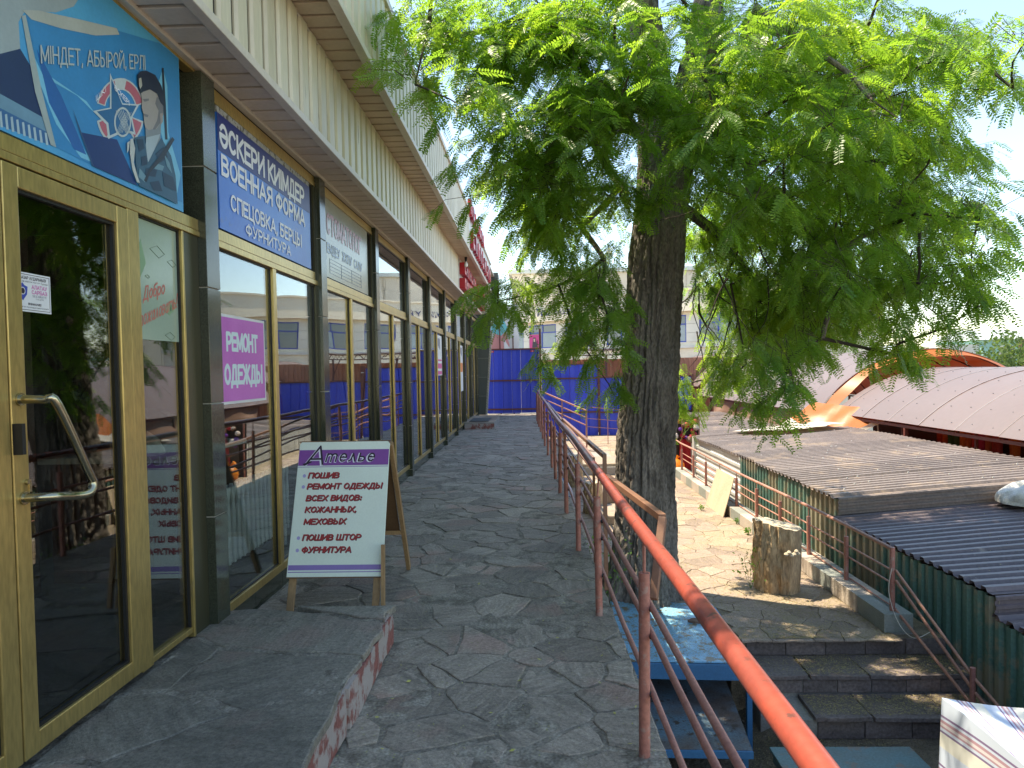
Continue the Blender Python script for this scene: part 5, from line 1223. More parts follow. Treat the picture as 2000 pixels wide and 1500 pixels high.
side_rail('thin pale rail on posts running in front of the lower blue fence', [(1.62, 21.5, .40), (3.0, 22.5, .20)], [(1.62, 21.5, -.8, .4), (2.3, 22, -.8, .3), (3.0, 22.5, -.8, .2)], r=.012, m_='rail_low', drops=(.35, .6))

# ================================================================== terrace, steps and lower ground
mb = MB(); mb.box(.45, 3.50, 7.08, 25.2, -2.6, -.812); mb.box(1.68, 3.50, 6.13, 7.08, -2.6, -.812)
ter = structure(mb.build('terrace', M['terrace_mortar']))
cs = cells(.46, 3.10, 6.05, 25.0, .24, .006, 21, ay=1.1, skip=lambda x, y: (y < 7.0 and x < 1.82) or (abs(x - 1.13) < .18 and abs(y - 7.35) < .18))
pave(ter, cs, -.800, M['terrace_stone'], M['terrace_many'], 290, 6, th=.012, lift=.004, tilt=.006, chamf=.005)

stp = structure(MB().box(1.80, 3.5, 5.72, 6.12, -2.6, -.985).build('stone_steps', M['concrete']))
MB2 = MB(); MB2.box(1.98, 3.5, 5.34, 5.72, -2.6, -1.13); MB2.build('lower_base', M['concrete'], stp)
rs = random.Random(12)
def slabs(x0, x1, y0, y1, z, n, seed, th=.035, skip=()):
    r = random.Random(seed); xs = [x0] + sorted(x0 + (x1 - x0) * (i + r.uniform(-.15, .15)) / n for i in range(1, n)) + [x1]
    for i in range(n):
        if i in skip: continue
        a, b = xs[i] + .006, xs[i + 1] - .006; j = lambda: r.uniform(-.012, .012)
        q = [(a + j(), y0 + j()), ((a + b) / 2, y0 + j()), (b + j(), y0 + j()), (b + j(), y1), (a + j(), y1)]
        dz = r.uniform(-.004, .006)
        mb = MB(); mb.prism(q, lambda a_, b_, d: (a_, b_, d), z - th + dz, z + dz); mb.build('tread_slab', M['step_stone'], stp, bevel=.004)
def risers(x0, x1, y, z0, z1, n, seed):
    r = random.Random(seed)
    for i in range(n):
        a = x0 + (x1 - x0) * i / n; b = x0 + (x1 - x0) * (i + 1) / n; p = r.uniform(.006, .016)
        mb = MB(); mb.box(a + .004, b - .004, y - p, y + .01, z0 + .003, z1 - .003); mb.build('riser_stone', M['step_stone'], stp, bevel=.003)
risers(1.80, 3.50, 6.125, -.95, -.812, 5, 2)
slabs(1.80, 3.50, 5.69, 6.10, -.950, 4, 3)
risers(1.86, 3.50, 5.715, -1.095, -.986, 6, 4)
slabs(2.08, 3.50, 5.30, 5.70, -1.095, 3, 8)
risers(2.10, 3.50, 5.335, -1.27, -1.131, 4, 6)

def ground_fn(u, v):
    x = .50 + u * 3.0; y = 1.0 + v * 6.2
    k = max(0, min(1, (x - 1.6) / .5)); z = -1.52 + .25 * k + .02 * h2(x * 3, y * 3)
    return (x, y, z)
mb = MB(); mb.grid(ground_fn, 24, 40); structure(mb.build('lower_ground', M['dirt'], smooth=True))

# blue metal landing, rusty sheet and teal slab
bp = thing('metal_landing', 'light blue painted metal landing on thin legs between the walkway edge and the terrace', 'platform', (1.2, 6.3, -.8))
mb = MB(); mb.prism([(.68, 5.62), (1.66, 5.56), (1.72, 6.95), (.74, 7.08)], lambda a, b, d: (a, b, d), -.790, -.778); mb.build('top_sheet', M['sky_blue_paint'], bp)
mb = MB(); mb.bar((.68, 5.60, -.852), (1.67, 5.54, -.852), .03, .12); mb.bar((.70, 5.62, -.84), (.75, 7.05, -.84), .03, .09); mb.bar((1.68, 5.6, -.84), (1.73, 6.9, -.84), .03, .09); mb.build('edge_beam', M['deep_blue_paint'], bp)
for x, y in ((1.66, 5.56), (.70, 5.62), (.76, 6.95), (1.71, 6.8)):
    mb = MB(); mb.box(x - .02, x + .02, y - .02, y + .02, -1.52, -.80); mb.build('leg', M['deep_blue_paint'], bp)
os_ = thing('metal_sheet_table', 'rusty grey blue sheet with a blue front rail on low legs under the landing', 'platform', (1.1, 5.6, -1.3))
mb = MB(); mb.prism([(.62, 4.98), (1.50, 4.95), (1.63, 6.2), (.62, 6.2)], lambda a, b, d: (a, b, d), -1.162, -1.15); mb.build('top_sheet', M['old_sheet'], os_)
mb = MB(); mb.bar((.62, 4.965, -1.175), (1.50, 4.935, -1.175), .02, .05); mb.build('front_rail', M['deep_blue_paint'], os_)
for x, y in ((.72, 5.05), (1.46, 5.0), (1.56, 6.1)):
    mb = MB(); mb.box(x - .02, x + .02, y - .02, y + .02, -1.52, -1.162); mb.build('leg', M['deep_blue_paint'], os_)
mb = MB(); mb.box(.80, .83, 4.99, 5.02, -1.15, -1.02); mb.build('stub', M['sky_blue_paint'], os_)
ts = thing('teal_slab', 'worn teal painted box lid lying at the foot of the stone steps', 'platform', (2.1, 4.7, -1.28))
mb = MB(); mb.box(1.66, 2.66, 4.25, 5.09, -1.222, -1.20); mb.build('lid', M['teal'], ts, bevel=.004)
mb = MB(); mb.box(1.68, 2.64, 4.27, 5.07, -1.30, -1.222); mb.build('side', M['teal'], ts)

# loose pieces of stone
def chunk(lab, x, y, z, s, seed, m_='step_stone', rot=0):
    r = random.Random(seed); n = 6
    q = [(x + s * r.uniform(.7, 1.1) * math.cos(i * math.tau / n + rot), y + s * .7 * r.uniform(.7, 1.1) * math.sin(i * math.tau / n + rot)) for i in range(n)]
    mb = MB(); mb.prism(q, lambda a, b, d: (a, b, z + d), 0, s * .22); o = mb.build('loose_stone', M[m_], bevel=.004); tag(o, lab, 'stone'); return o
chunk('flat loose brick piece lying on the light blue landing', 1.47, 6.45, -.777, .10, 1, 'brick_dull')
chunk('broken corner slab lying on the lowest step', 2.22, 5.36, -1.12, .13, 2)
chunk('small stone chip on the tread of the lowest step', 2.75, 5.62, -1.094, .05, 3)
chunk('pale rubble piece beside the foot of the steps', 3.0, 4.95, -1.27, .12, 5, 'concrete')

# kerb and low railing on the terrace edge
kb = structure(MB().box(3.09, 3.33, 6.27, 15.6, -2.6, -.80).build('kerb', M['concrete']))
y = 6.265; i = 0
while y < 15.5:
    L_ = (.52, .60, .48)[i % 3]; mb = MB(); mb.box(3.085, 3.335, y + .003, min(y + L_, 15.6) - .003, -.798, -.632); mb.build('kerb_block', M['kerb_b' if i % 2 == 0 else 'kerb_a'], kb, bevel=.005); y += L_; i += 1
lr = thing('low_railing', 'low faded red pipe railing on the terrace kerb beside the green sheds', 'railing', (3.2, 10, -.63))
KY = [6.36, 7.28, 8.26, 9.2, 10.15, 11.15, 12.15, 13.1, 14.1, 15.2]
for j, y in enumerate(KY):
    h = .56 if j == 0 else .44
    mb = MB(); mb.tube([(3.2, y, -.64), (3.2, y, -.63 + h)], .022, 10); mb.build('post', M['rail'], lr, smooth=True)
mb = MB(); mb.tube([(3.2, 6.36, -.085)] + [(3.2, y, -.085 + .012 * math.sin(y)) for y in KY[1:]] + [(3.2, 15.9, -.06)], .018, 10); mb.build('handrail', M['rail_low'], lr, smooth=True)
for z in (-.285, -.40): mb = MB(); mb.tube([(3.215, y, z + .006 * math.sin(y * 3 + z)) for y in KY], .009, 6); mb.build('lower_rail', M['rail_low'], lr)
mb = MB(); mb.tube([(3.23, 6.36, -.615), (3.23, 15.2, -.615)], .008, 6); mb.build('base_rail', M['rail_low'], lr)
for y in KY[1:]:
    mb = MB(); mb.tube([(3.2, y, -.2), (3.2, y, -.09)], .006, 6); mb.build('connector_rod', M['rail_low'], lr)
sr = thing('step_railing', 'faded red pipe rails dropping beside the stone steps to a short post', 'railing', (3.3, 5.4, -1.27))
mb = MB(); mb.tube([(3.29, 5.36, -1.3), (3.29, 5.36, -.72)], .02, 10); mb.build('post', M['rail'], sr)
for z0, z1 in ((-.27, -.80), (-.36, -.90), (-.62, -1.02)):
    mb = MB(); mb.tube([(3.22, 6.34, z0), (3.30, 5.36, z1), (3.34, 5.0, z1 - .15)], .012, 8); mb.build('sloping_rail', M['rail_low'], sr)
wr = MB(); wr.tube(smooth_poly([(3.18, 6.33, -.25), (3.14, 6.30, -.45), (3.17, 6.2, -.68), (3.25, 6.1, -.78), (3.4, 6.1, -.72)]), .003, 5)
tag(wr.build('loose_wire', M['trim']), 'thin pale wire hanging off the end post of the low terrace railing', 'wire')

# log, board, bags
def log_fn(cx, cy, z0, z1, r0, r1, tilt, seed, nu=64, nv=30):
    def fn(u, v):
        a = u * math.tau; c_, s_ = math.cos(a), math.sin(a)
        r = r0 + (r1 - r0) * v
        rough = 1.0 if (c_ < .15) else .25
        n_ = .034 * rough * (mnoise.noise(Vector((c_ * 4, s_ * 4, v * 3 + seed))) + .8 * mnoise.noise(Vector((c_ * 13, s_ * 13, v * 5 + seed))) + .4 * mnoise.noise(Vector((c_ * 30, s_ * 30, v * 16 + seed)))) + .012 * mnoise.noise(Vector((c_ * 2, s_ * 2, v + seed)))
        rr_ = r + n_
        ztop = z1 + tilt * c_ + .03 * mnoise.noise(Vector((c_ * 3, s_ * 3, seed)))
        return (cx + rr_ * c_, cy + rr_ * s_, z0 + (ztop - z0) * v)
    return fn
def log(name, lab, cx, cy, z0, z1, r0, r1, tilt, seed):
    fn = log_fn(cx, cy, z0, z1, r0, r1, tilt, seed)
    t = thing(name, lab, 'log', (cx, cy, z0))
    mb = MB(); mb.grid(fn, 72, 34); mb.build('bark', M['log'], t, smooth=True)
    mb = MB(); n = 72
    ring = [fn(i / n, 1) for i in range(n)]; c = (cx, cy, z1 + .01)
    mid = [tuple(c[k] + (p[k] - c[k]) * .55 + (.004 if k == 2 else 0) for k in range(3)) for p in ring]
    mb.add(ring + mid + [c], [(i, (i + 1) % n, n + (i + 1) % n, n + i) for i in range(n)] + [(n + i, n + (i + 1) % n, 2 * n) for i in range(n)])
    mb.build('sawn_top', M['log_end'], t, smooth=True)
    return t
lg = log('tree_log', 'thick upright sawn log with rough bark on the sunlit terrace', 2.56, 7.52, -.78, -.09, .225, .24, -.045, 2.2)
for q in range(6):
    a = -1.5 + q * .13; mb = MB(); mb.lathe([(.001, -.02), (.02, -.012), (.024, 0), (.014, .014), (.002, .02)], (2.52 + .235 * math.cos(a), 7.42 + .235 * math.sin(a), -.33 + .02 * math.sin(q * 2)), 8); mb.build('bracket_fungus', M['log_end'], lg, smooth=True)
log('tree_log', 'small grey sawn log beside the walkway railing beyond the tree', .98, 11.6, -.80, -.28, .16, .14, .01, 5.1)
log('tree_log', 'low grey sawn log standing nearest the far ramp rail', .85, 14.2, -.80, -.15, .15, .13, .01, 7.7)
mb = MB(); mb.add([(2.985, 11.12, -.80), (2.975, 12.18, -.80), (3.165, 12.14, -.175), (3.175, 11.16, -.185)], [(0, 1, 2, 3)])
tag(mb.build('plywood_board', M['plywood'], solid=.012), 'plywood board leaning on the low terrace railing', 'board')
ob = thing('plastic_bag', 'tied orange plastic bag at the far end of the terrace', 'bag', (3.22, 15.75, -.8))
mb = MB(); mb.lathe([(.06, 0), (.16, .03), (.19, .12), (.17, .22), (.09, .30), (.03, .335)], (3.2, 15.75, -.8), 18)
for i, p in enumerate(mb.v): mb.v[i] = (p[0] + .02 * h2(p[2] * 20, p[0] * 20), p[1] + .02 * h2(p[1] * 20, p[2] * 20), p[2])
mb.build('sack', M['orange_bag'], ob, smooth=True)
mb = MB(); mb.tube([(3.17, 15.75, -.48), (3.08, 15.74, -.41)], [.02, .05], 8); mb.tube([(3.2, 15.75, -.47), (3.24, 15.75, -.40)], [.02, .04], 8); mb.build('knot', M['orange_bag'], ob, smooth=True)

# low stone ramp blocks beyond the tree
rb = structure(MB().box(.62, 1.9, 15.6, 18.4, -.81, -.62).build('terrace_upper_landing', M['concrete']))
for i, (x0, x1, y0, y1, z1) in enumerate(((.9, 1.75, 10.6, 11.6, -.66), (1.0, 1.9, 12.3, 13.4, -.60), (.62, 2.0, 15.6, 17.0, -.55))):
    r = random.Random(i)
    q = [(x0 + r.uniform(0, .08), y0), (x1, y0 + r.uniform(0, .1)), (x1 + r.uniform(-.1, .1), y1), (x0, y1 - r.uniform(0, .1))]
    mb = MB(); mb.prism(q, lambda a, b, d: (a, b, d), -.81, z1)
    o = mb.build('stone_block', M['terrace_stone'], bevel=.02); tag(o, ('low pale stone block on the terrace just beyond the tree trunk', 'middle pale stone block on the terrace behind the nearer one', 'wide pale stone block at the foot of the far ramp rails')[i], 'stone block')
tag(heap('plastic_bag', None, None, (.62, 13.2, -.8), (.13, .16), .3, M['blue_white'], 4), 'crumpled blue and white bag lying below the walkway railing', 'bag')

# ================================================================== market sheds beyond the terrace
def corr(o, u, v, n, lu, lv, pitch, amp, seed=0, jit=0.0, nv=1, sag=0.0):
    """ribbed sheet: ribs run along v, repeat along u"""
    o, u, v, n = Vector(o), Vector(u), Vector(v), Vector(n)
    r = random.Random(seed)
    k = max(1, round(lu / pitch)); p = lu / k
    us = []
    for i in range(k): us += [(i * p, 0), (i * p + p * .42, 0), (i * p + p * .54, amp), (i * p + p * .88, amp)]
    us.append((lu, 0))
    e0, e1 = r.uniform(-jit, jit), lv + r.uniform(-jit, jit)
    vs = []
    for j in range(nv + 1):
        t = j / nv
        for a, h in us:
            vs.append(o + u * a + v * (e0 + (e1 - e0) * t) + n * (h + sag * math.sin(math.pi * t) * r.uniform(.9, 1.1)))
    m = len(us)
    mb = MB(); mb.add(vs, [(j * m + i, j * m + i + 1, (j + 1) * m + i + 1, (j + 1) * m + i) for j in range(nv) for i in range(m - 1)])
    return mb
SX = 3.55
def shed(lab, y0, y1, zt, roof_len, wall_m, roof_m, wall_y1=None, gable=None, seed=1, slope=.075, pitch=.145):
    t = thing('market_shed', lab, 'shed', (SX, y0, -2.6), 'market sheds below the terrace')
    r = random.Random(seed)
    y = y0; i = 0
    we = wall_y1 or y1
    while y < we - .05:
        L_ = min(.95, we - y); mb = corr((SX - .006 * (i % 2), y - .02, -2.6), (0, 1, 0), (0, 0, 1), (-1, 0, 0), L_ + .04, 2.6 + zt - .02 + r.uniform(-.012, .012), pitch, .028, seed + i, .01)
        mb.build('wall_sheet', M[wall_m], t, solid=.003); y += L_; i += 1
    y = y0; i = 0
    vx = Vector((1, 0, slope)).normalized(); nz_ = Vector((-slope, 0, 1)).normalized()
    while y < y1 - .05:
        L_ = min(1.0, y1 - y)
        mb = corr((SX - .06, y, zt + .004 * (i % 2) + r.uniform(-.008, .008)), (0, 1, r.uniform(-.008, .008)), vx, nz_, L_ + .03, roof_len, pitch, .034, seed + 40 + i, .025, 5, r.uniform(-.03, .01))
        mb.build('roof_sheet', M[roof_m], t, solid=.003); y += L_; i += 1
    if gable:
        z0 = gable
        mb = corr((SX - .03, y0 - .015, z0), (0, 0, 1), vx, (0, -1, 0), zt - z0 + .0, roof_len, .075, .016, seed, 0)
        mb.build('gable_sheet', M[roof_m], t, solid=.003)
    return t
shedA = shed('long shed with sunlit brown ribbed roof and tall green ribbed wall beside the low railing', 8.32, 15.6, .0, 3.05, 'green_metal', 'brown_metal', wall_y1=12.2, gable=-.20, seed=3)
shed('shaded shed with darker brown ribbed roof one step lower, opposite the sawn log', 5.52, 8.30, -.25, 5.2, 'green_metal', 'dark_metal', gable=-.46, seed=30)
shed('lowest shed roof at the bottom of the row beside the stone steps', 1.2, 5.50, -.42, 5.2, 'green_metal', 'dark_metal', seed=60)
# pale ribbed section of the first shed
i = 0; y = 12.2
while y < 15.55:
    L_ = min(1.7, 15.55 - y)
    corr((SX, y, -.95), (0, 0, 1), (0, 1, 0), (-1, 0, 0), .95, L_ - .01, .13, .02, i, .0).build('wall_sheet', M['white_metal'], shedA, solid=.003); y += L_; i += 1
mb = MB(); mb.box(SX + .01, SX + .03, 12.2, 15.55, -2.6, -.95); mb.build('lower_wall', M['white_metal'], shedA)
mb = MB(); mb.box(SX - .06, SX + .06, 15.56, 15.72, -2.6, .03); mb.build('corner_post', M['white_metal'], shedA)
# underside deck keeps the sheds dark inside
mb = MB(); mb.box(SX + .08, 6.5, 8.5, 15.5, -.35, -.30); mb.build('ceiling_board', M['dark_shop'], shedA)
i = 0; y = 8.32
while y < 15.5:
    corr((6.50, y, .215), (0, 1, 0), (1, 0, -.35), (0, 0, 1), .98, .16, .19, .03, i).build('rusty_edge', M['rust'], shedA, solid=.004); y += 1.0; i += 1
shedD = shed('distant low shed with pale brown ribbed roof under the tan curtain', 15.9, 24.5, -.12, 2.9, 'white_metal', 'brown_metal', seed=90, slope=.03)

# arched bronze polycarbonate roofs
def vault(lab, y0, y1, xc, hw, ze, za, seed, mt='poly'):
    t = thing('arched_roof', lab, 'market roof', (xc, y0, ze), 'arched market roofs')
    r = random.Random(seed)
    rise = za - ze; Rr = (hw * hw + rise * rise) / (2 * rise); a0 = math.asin(hw / Rr)
    def P(u, off=0): a = -a0 + 2 * a0 * u; return (xc + (Rr + off) * math.sin(a), ze + (Rr + off) * math.cos(a) - (Rr - rise))
    y = y0
    while y < y1 - .05:
        L_ = min(1.05, y1 - y); off = r.uniform(-.004, .004); w0, w1 = r.uniform(-.006, .006), r.uniform(-.006, .006)
        def fn(u, v):
            x, z = P(u, off + (w0 * (1 - v) + w1 * v)); return (x, y + .004 + v * (L_ - .008), z + .0015 * math.sin(u * 9 + v * 3 + y))
        mb = MB(); mb.grid(fn, 26, 3); mb.build('roof_panel', M[mt], t, smooth=True, solid=.008)
        mb = MB()
        for k in range(24):
            (xa, za_), (xb_, zb) = P(k / 24, .005), P((k + 1) / 24, .005); mb.bar((xa, y, za_), (xb_, y, zb), .018, .005, up=(0, 0, 1))
        mb.build('joint_strip', M['poly_strip'], t)
        mb = MB()
        for k in range(24):
            (xa, za_), (xb_, zb) = P(k / 24, -.05), P((k + 1) / 24, -.05); mb.bar((xa, y + .03, za_), (xb_, y + .03, zb), .025, .03)
        mb.build('arch_rib', M['fence_brown'], t)
        y += L_
    if seed == 1:
        mb = MB(); yy = y0 + .26
        while yy < y1:
            for k in (.03, .10, .18, .27, .36, .46):
                x, z = P(k + r.uniform(-.004, .004), .006); mb.box(x - .007, x + .007, yy - .007, yy + .007, z - .004, z + .004)
            yy += .525
        stuff(mb.build('screw_heads', M['cloth_grey'], t))
    for u in (.0, .25, .5, .75, 1.0):
        x, z = P(u, -.09); mb = MB(); mb.bar((x, y0, z), (x, y1, z), .05, .05); mb.build('purlin', M['fence_brown'], t)
    yy = y0 + .4
    while yy < y1:
        for u in (0, 1):
            x, z = P(u, -.1); mb = MB(); mb.box(x - .03, x + .03, yy - .03, yy + .03, -2.6, z); mb.build('post', M['fence_brown'], t)
        yy += 3.2
    return P
vault('nearest long arched bronze roof sheltering the dark fabric stalls', 3.0, 15.9, 9.05, 2.4, .47, 1.44, 1)
vault('middle arched bronze roof rising just above the end of the nearest one', 16.3, 28, 9.05, 2.6, .44, 1.86, 2)
va = bpy.data.objects['arched_roof.001']
mb = MB(); hw_, ze_, za_v = 2.6, .44, 1.86; ri = za_v - ze_; RR = (hw_ * hw_ + ri * ri) / (2 * ri); aa = math.asin(hw_ / RR)
def band(u, v):
    a = -aa + 2 * aa * u; r_ = RR - .02 - v * (.12 + .04 * math.sin(u * 17)); return (9.05 + r_ * math.sin(a), 16.27 + .03 * math.sin(u * 31) - .25 * v, ze_ + r_ * math.cos(a) - (RR - ri))
mb.grid(band, 48, 3); mb.build('sunlit_edge_band', M['tarp_orange'], va, smooth=True, solid=.006)  # added strip; its orange stands for the sunlit underside edge of this roof
vault('farthest arched bronze roof glimpsed through the leaves', 29, 41, 9.6, 2.9, .75, 2.2, 3)
vault('second row arched roof hidden mostly behind the nearest arched roof', 4.0, 26, 15.2, 2.5, .3, 1.2, 4)

# shaded stall front with hanging cloth below the nearest arched roof
sf = thing('fabric_stall', 'dark stall front with coloured cloth below the nearest arched roof', 'stall', (7.5, 10, -2.6))
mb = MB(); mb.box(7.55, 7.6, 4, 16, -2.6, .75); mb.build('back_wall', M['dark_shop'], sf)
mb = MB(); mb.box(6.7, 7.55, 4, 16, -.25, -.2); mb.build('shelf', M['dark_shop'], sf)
cols = [(.45, .06, .02), (.50, .12, .03), (.03, .14, .03), (.03, .10, .03), (.50, .18, .03), (.46, .16, .04), (.40, .05, .04), (.38, .03, .10), (.36, .12, .05), (.30, .05, .05)]
for i, c in enumerate(cols):
    y = 12.9 - i * .17
    m_ = mat('roll cloth', c, .8, ns=6, objvar=.1)
    mb = MB(); mb.tube([(7.30, y, -.2), (7.30, y, .52)], .075, 10); o = mb.build('cloth_roll', m_, sf, smooth=True)
for i in range(7):
    y = 10.9 - i * .55 + .2 * math.sin(i * 3)
    m_ = M['ochre_cloth'] if i < 3 else M['dim_cloth']
    mb = MB(); mb.grid(lambda u, v: (7.25 + .03 * math.sin(u * 9 + i), y + (u - .5) * (.34 - .1 * math.sin(v * 3)), -.15 + v * .55), 6, 4); mb.build('hanging_cloth', m_, sf, solid=.006)
for y in (6, 9, 11.2, 13.4, 15.4):
    mb = MB(); mb.box(6.86, 6.90, y, y + .04, -.2, .56); mb.build('post', M['fence_brown'], sf)

# tarps, curtain, bags on the roofs
def drape(name, lab, cat, A, B, C, D, sag, m_, nu=16, nv=10, seed=0, rip=.03):
    A, B, C, D = map(Vector, (A, B, C, D))
    def fn(u, v):
        p = (A * (1 - u) + B * u) * (1 - v) + (D * (1 - u) + C * u) * v
        p = p + Vector((0, 0, -sag * 4 * u * (1 - u) * v)); n_ = rip * mnoise.noise(Vector((u * 7, v * 3, seed))) + rip * .6 * math.sin(u * 22 + v * 4 + seed)
        return tuple(p + Vector((-n_, n_ * .4, n_ * .5)))
    mb = MB(); mb.grid(fn, nu, nv); o = mb.build(name, m_, smooth=True, solid=.006)
    return tag(o, lab, cat)
scr = MB()
for i in range(70):
    x = random.Random(i).uniform(3.6, 6.3); y = 8.5 + (i * .37) % 7; scr.box(x - .008, x + .008, y - .008, y + .008, .075 * (x - SX) + .03, .075 * (x - SX) + .045)
stuff(scr.build('roof_screws', M['cloth_white'], shedA))
tp = drape('tarpaulin', 'orange tarp sagging between the arched roofs with a white hem', 'tarp', (6.35, 16.2, .70), (7.15, 14.4, .60), (6.75, 14.2, .42), (5.7, 15.9, .38), .28, M['tarp_orange'], seed=1)
def hem(u, w_): 
    A, B = Vector((5.7, 15.9, .38)), Vector((6.75, 14.2, .42)); A2, B2 = Vector((5.45, 15.8, .24)), Vector((6.95, 14.0, .50))
    p = (A * (1 - u) + B * u) * (1 - w_) + (A2 * (1 - u) + B2 * u) * w_; p.z -= (.28 + .06 * w_) * 4 * u * (1 - u); return tuple(p)
mb = MB(); mb.grid(hem, 20, 2); mb.build('white_hem', M['tarp'], tp, smooth=True, solid=.008)
drape('tarpaulin', 'white tarp spread over the far corner of the sunlit brown shed roof', 'tarp', (4.3, 15.5, .14), (6.2, 15.7, .30), (6.3, 14.5, .37), (5.0, 14.6, .22), .02, M['tarp'], seed=5, rip=.02)
drape('curtain', 'tan curtain hanging in folds below the middle arched roof', 'curtain', (6.66, 26.5, .50), (6.62, 16.6, .50), (6.45, 16.9, -.18), (6.5, 26, -.18), .05, M['curtain'], 60, 8, seed=2, rip=.09)
o = heap('sack', None, None, (5.45, 7.95, -.02), (.34, .24), .22, M['white_bag'], 8, 40, 16); tag(o, 'crumpled white plastic sack lying on the shaded brown roof', 'sack')

# textiles hanging at the far end of the terrace
tx = thing('textile_stall', 'red cloth and bunches of purple and white textiles at the far end of the terrace', 'stall', (3.5, 16.4, -.8))
mb = MB(); mb.grid(lambda u, v: (3.35 + u * .45 + .01 * math.sin(v * 9), 16.15 - .02 * math.sin(u * 14), -.8 + v * .72), 14, 4); mb.build('red_cloth', M['red_cloth'], tx, solid=.006)
rt = random.Random(5)
for i in range(22):
    x, z = 3.12 + rt.random() * .62, -.1 + rt.random() * .45
    mb = MB(); r_ = rt.uniform(.045, .08); mb.lathe([(.01, -r_), (r_ * .9, -r_ * .5), (r_, 0), (r_ * .7, r_ * .7), (.01, r_)], (x, 16.1 + rt.uniform(-.05, .05), z), 7)
    mb.build('textile_bunch', M[('red_cloth', 'violet_cloth', 'white_cloth2', 'red_cloth', 'brown_cloth')[i % 5]], tx)
mb = MB(); mb.box(3.0, 3.8, 16.22, 16.26, -2.6, .42); mb.build('back_board', M['dark_shop'], tx)
for x in (3.02, 3.4, 3.78):
    mb = MB(); mb.box(x, x + .03, 16.17, 16.2, -.8, .45); mb.build('pole', M['rail'], tx)

# striped cloth over a stall at the foot of the steps
sc = thing('covered_stall', 'striped white and violet cloth draped over a low stall beside the stone steps', 'stall', (3.2, 3.7, -1.27))
def top(u, v):
    x = 2.56 + u * 1.5; y = 4.42 - v * 1.6
    z = -.485 - .13 * math.sin(min(1, u * 1.6) * math.pi) * math.sin(math.pi * min(1, .1 + v)) - .05 * math.sin(u * math.pi) + .008 * math.sin(v * 9 + u * 5)
    return (x, y + .02 * math.sin(u * 6), z)
mb = MB(); n0 = 30; mb.grid(top, n0, 30)
mb.t = [(i % (n0 + 1)) / n0 * 6 + .5 * math.sin((i // (n0 + 1)) / 30 * 2.0) for i in range(len(mb.v))]
mb.build('cloth_top', M['stripe'], sc, smooth=True, solid=.004)
def side(u, v):
    p = top(0, u); return (p[0] - .03 * v - .02 * math.sin(u * 12) * v, p[1], p[2] + (-1.22 - p[2]) * v)
mb = MB(); mb.grid(side, 30, 10)
mb.t = [(i // 31) / 10 * 2.5 + .5 * (i % 31) / 30 for i in range(len(mb.v))]
mb.build('cloth_side', M['stripe'], sc, smooth=True, solid=.004)
def back(u, v):
    p = top(u, 0); return (p[0], p[1] + .02 * v, p[2] + (-1.22 - p[2]) * v)
mb = MB(); mb.grid(back, 30, 8); mb.t = [(i % 31) / 30 * 6 for i in range(len(mb.v))]; mb.build('cloth_back', M['stripe'], sc, smooth=True, solid=.004)
mb = MB(); mb.box(2.62, 4.0, 2.9, 4.36, -1.26, -.72); mb.build('stall_box', M['wood_dark'], sc)

# ================================================================== blue fence across the end
fe = thing('blue_fence', 'tall ultramarine sheet metal fence with maroon frames closing the far end', 'fence', (1, 25, -.8))
def fsec(x0, x1, z0, z1, hor, w_=.33, y=25.25):
    n = max(1, round((x1 - x0) / w_)); w_ = (x1 - x0) / n
    for i in range(n):
        a = x0 + i * w_
        mb = MB(); mb.prism([(a + .004, 0), (a + .02, -.012), (a + w_ * .5, -.004), (a + w_ - .02, -.012), (a + w_ - .004, 0), (a + w_ - .004, .01), (a + .004, .01)], lambda p, q, d: (p, y + q, d), z0, z1)
        mb.box(a, a + w_, y + .012, y + .016, z0, z1) if i % 3 else None
        mb.build('fence_panel', M['blue_paint'], fe)
    for z in hor:
        mb = MB(); mb.box(x0 - .0, x1 + .0, y - .06, y - .016, z - .025, z + .025); mb.build('cross_bar', M['fence_brown'], fe)
fsec(-1.72, .24, .02, 2.30, (2.29, 1.18, .16))
fsec(.32, 2.30, -1.1, 1.70, (1.22, .02)); mb = MB(); mb.box(.32, 2.30, 25.2, 25.24, 1.70, 1.73); mb.build('cross_bar', M['fence_brown'], fe)
fsec(2.38, 5.6, -1.1, 1.25, (1.24, .0))
for x, zt in ((.28, 3.0), (2.34, 1.78), (-1.75, 2.3), (5.62, 1.3)):
    mb = MB(); mb.box(x - .035, x + .035, 25.15, 25.22, -.85, zt); mb.build('post', M['fence_brown'], fe)
mb = MB(); mb.lathe([(.01, -.04), (.045, 0), (.01, .045)], (2.34, 25.18, 1.55), 10); mb.build('knob', M['white_metal'], fe)
for x in (-1.42, 0.0):
    mb = MB(); mb.box(x - .055, x + .055, 25.222, 25.228, 2.18, 2.24); tg = mb.build('number_tag', M['red_letter'], fe)
    text('4', (x - .015, 25.2215, 2.19), X_, Z_, (0, -1, 0), .03, .04, M['white_text'], 'lettering', tg, .02, depth=.0005)

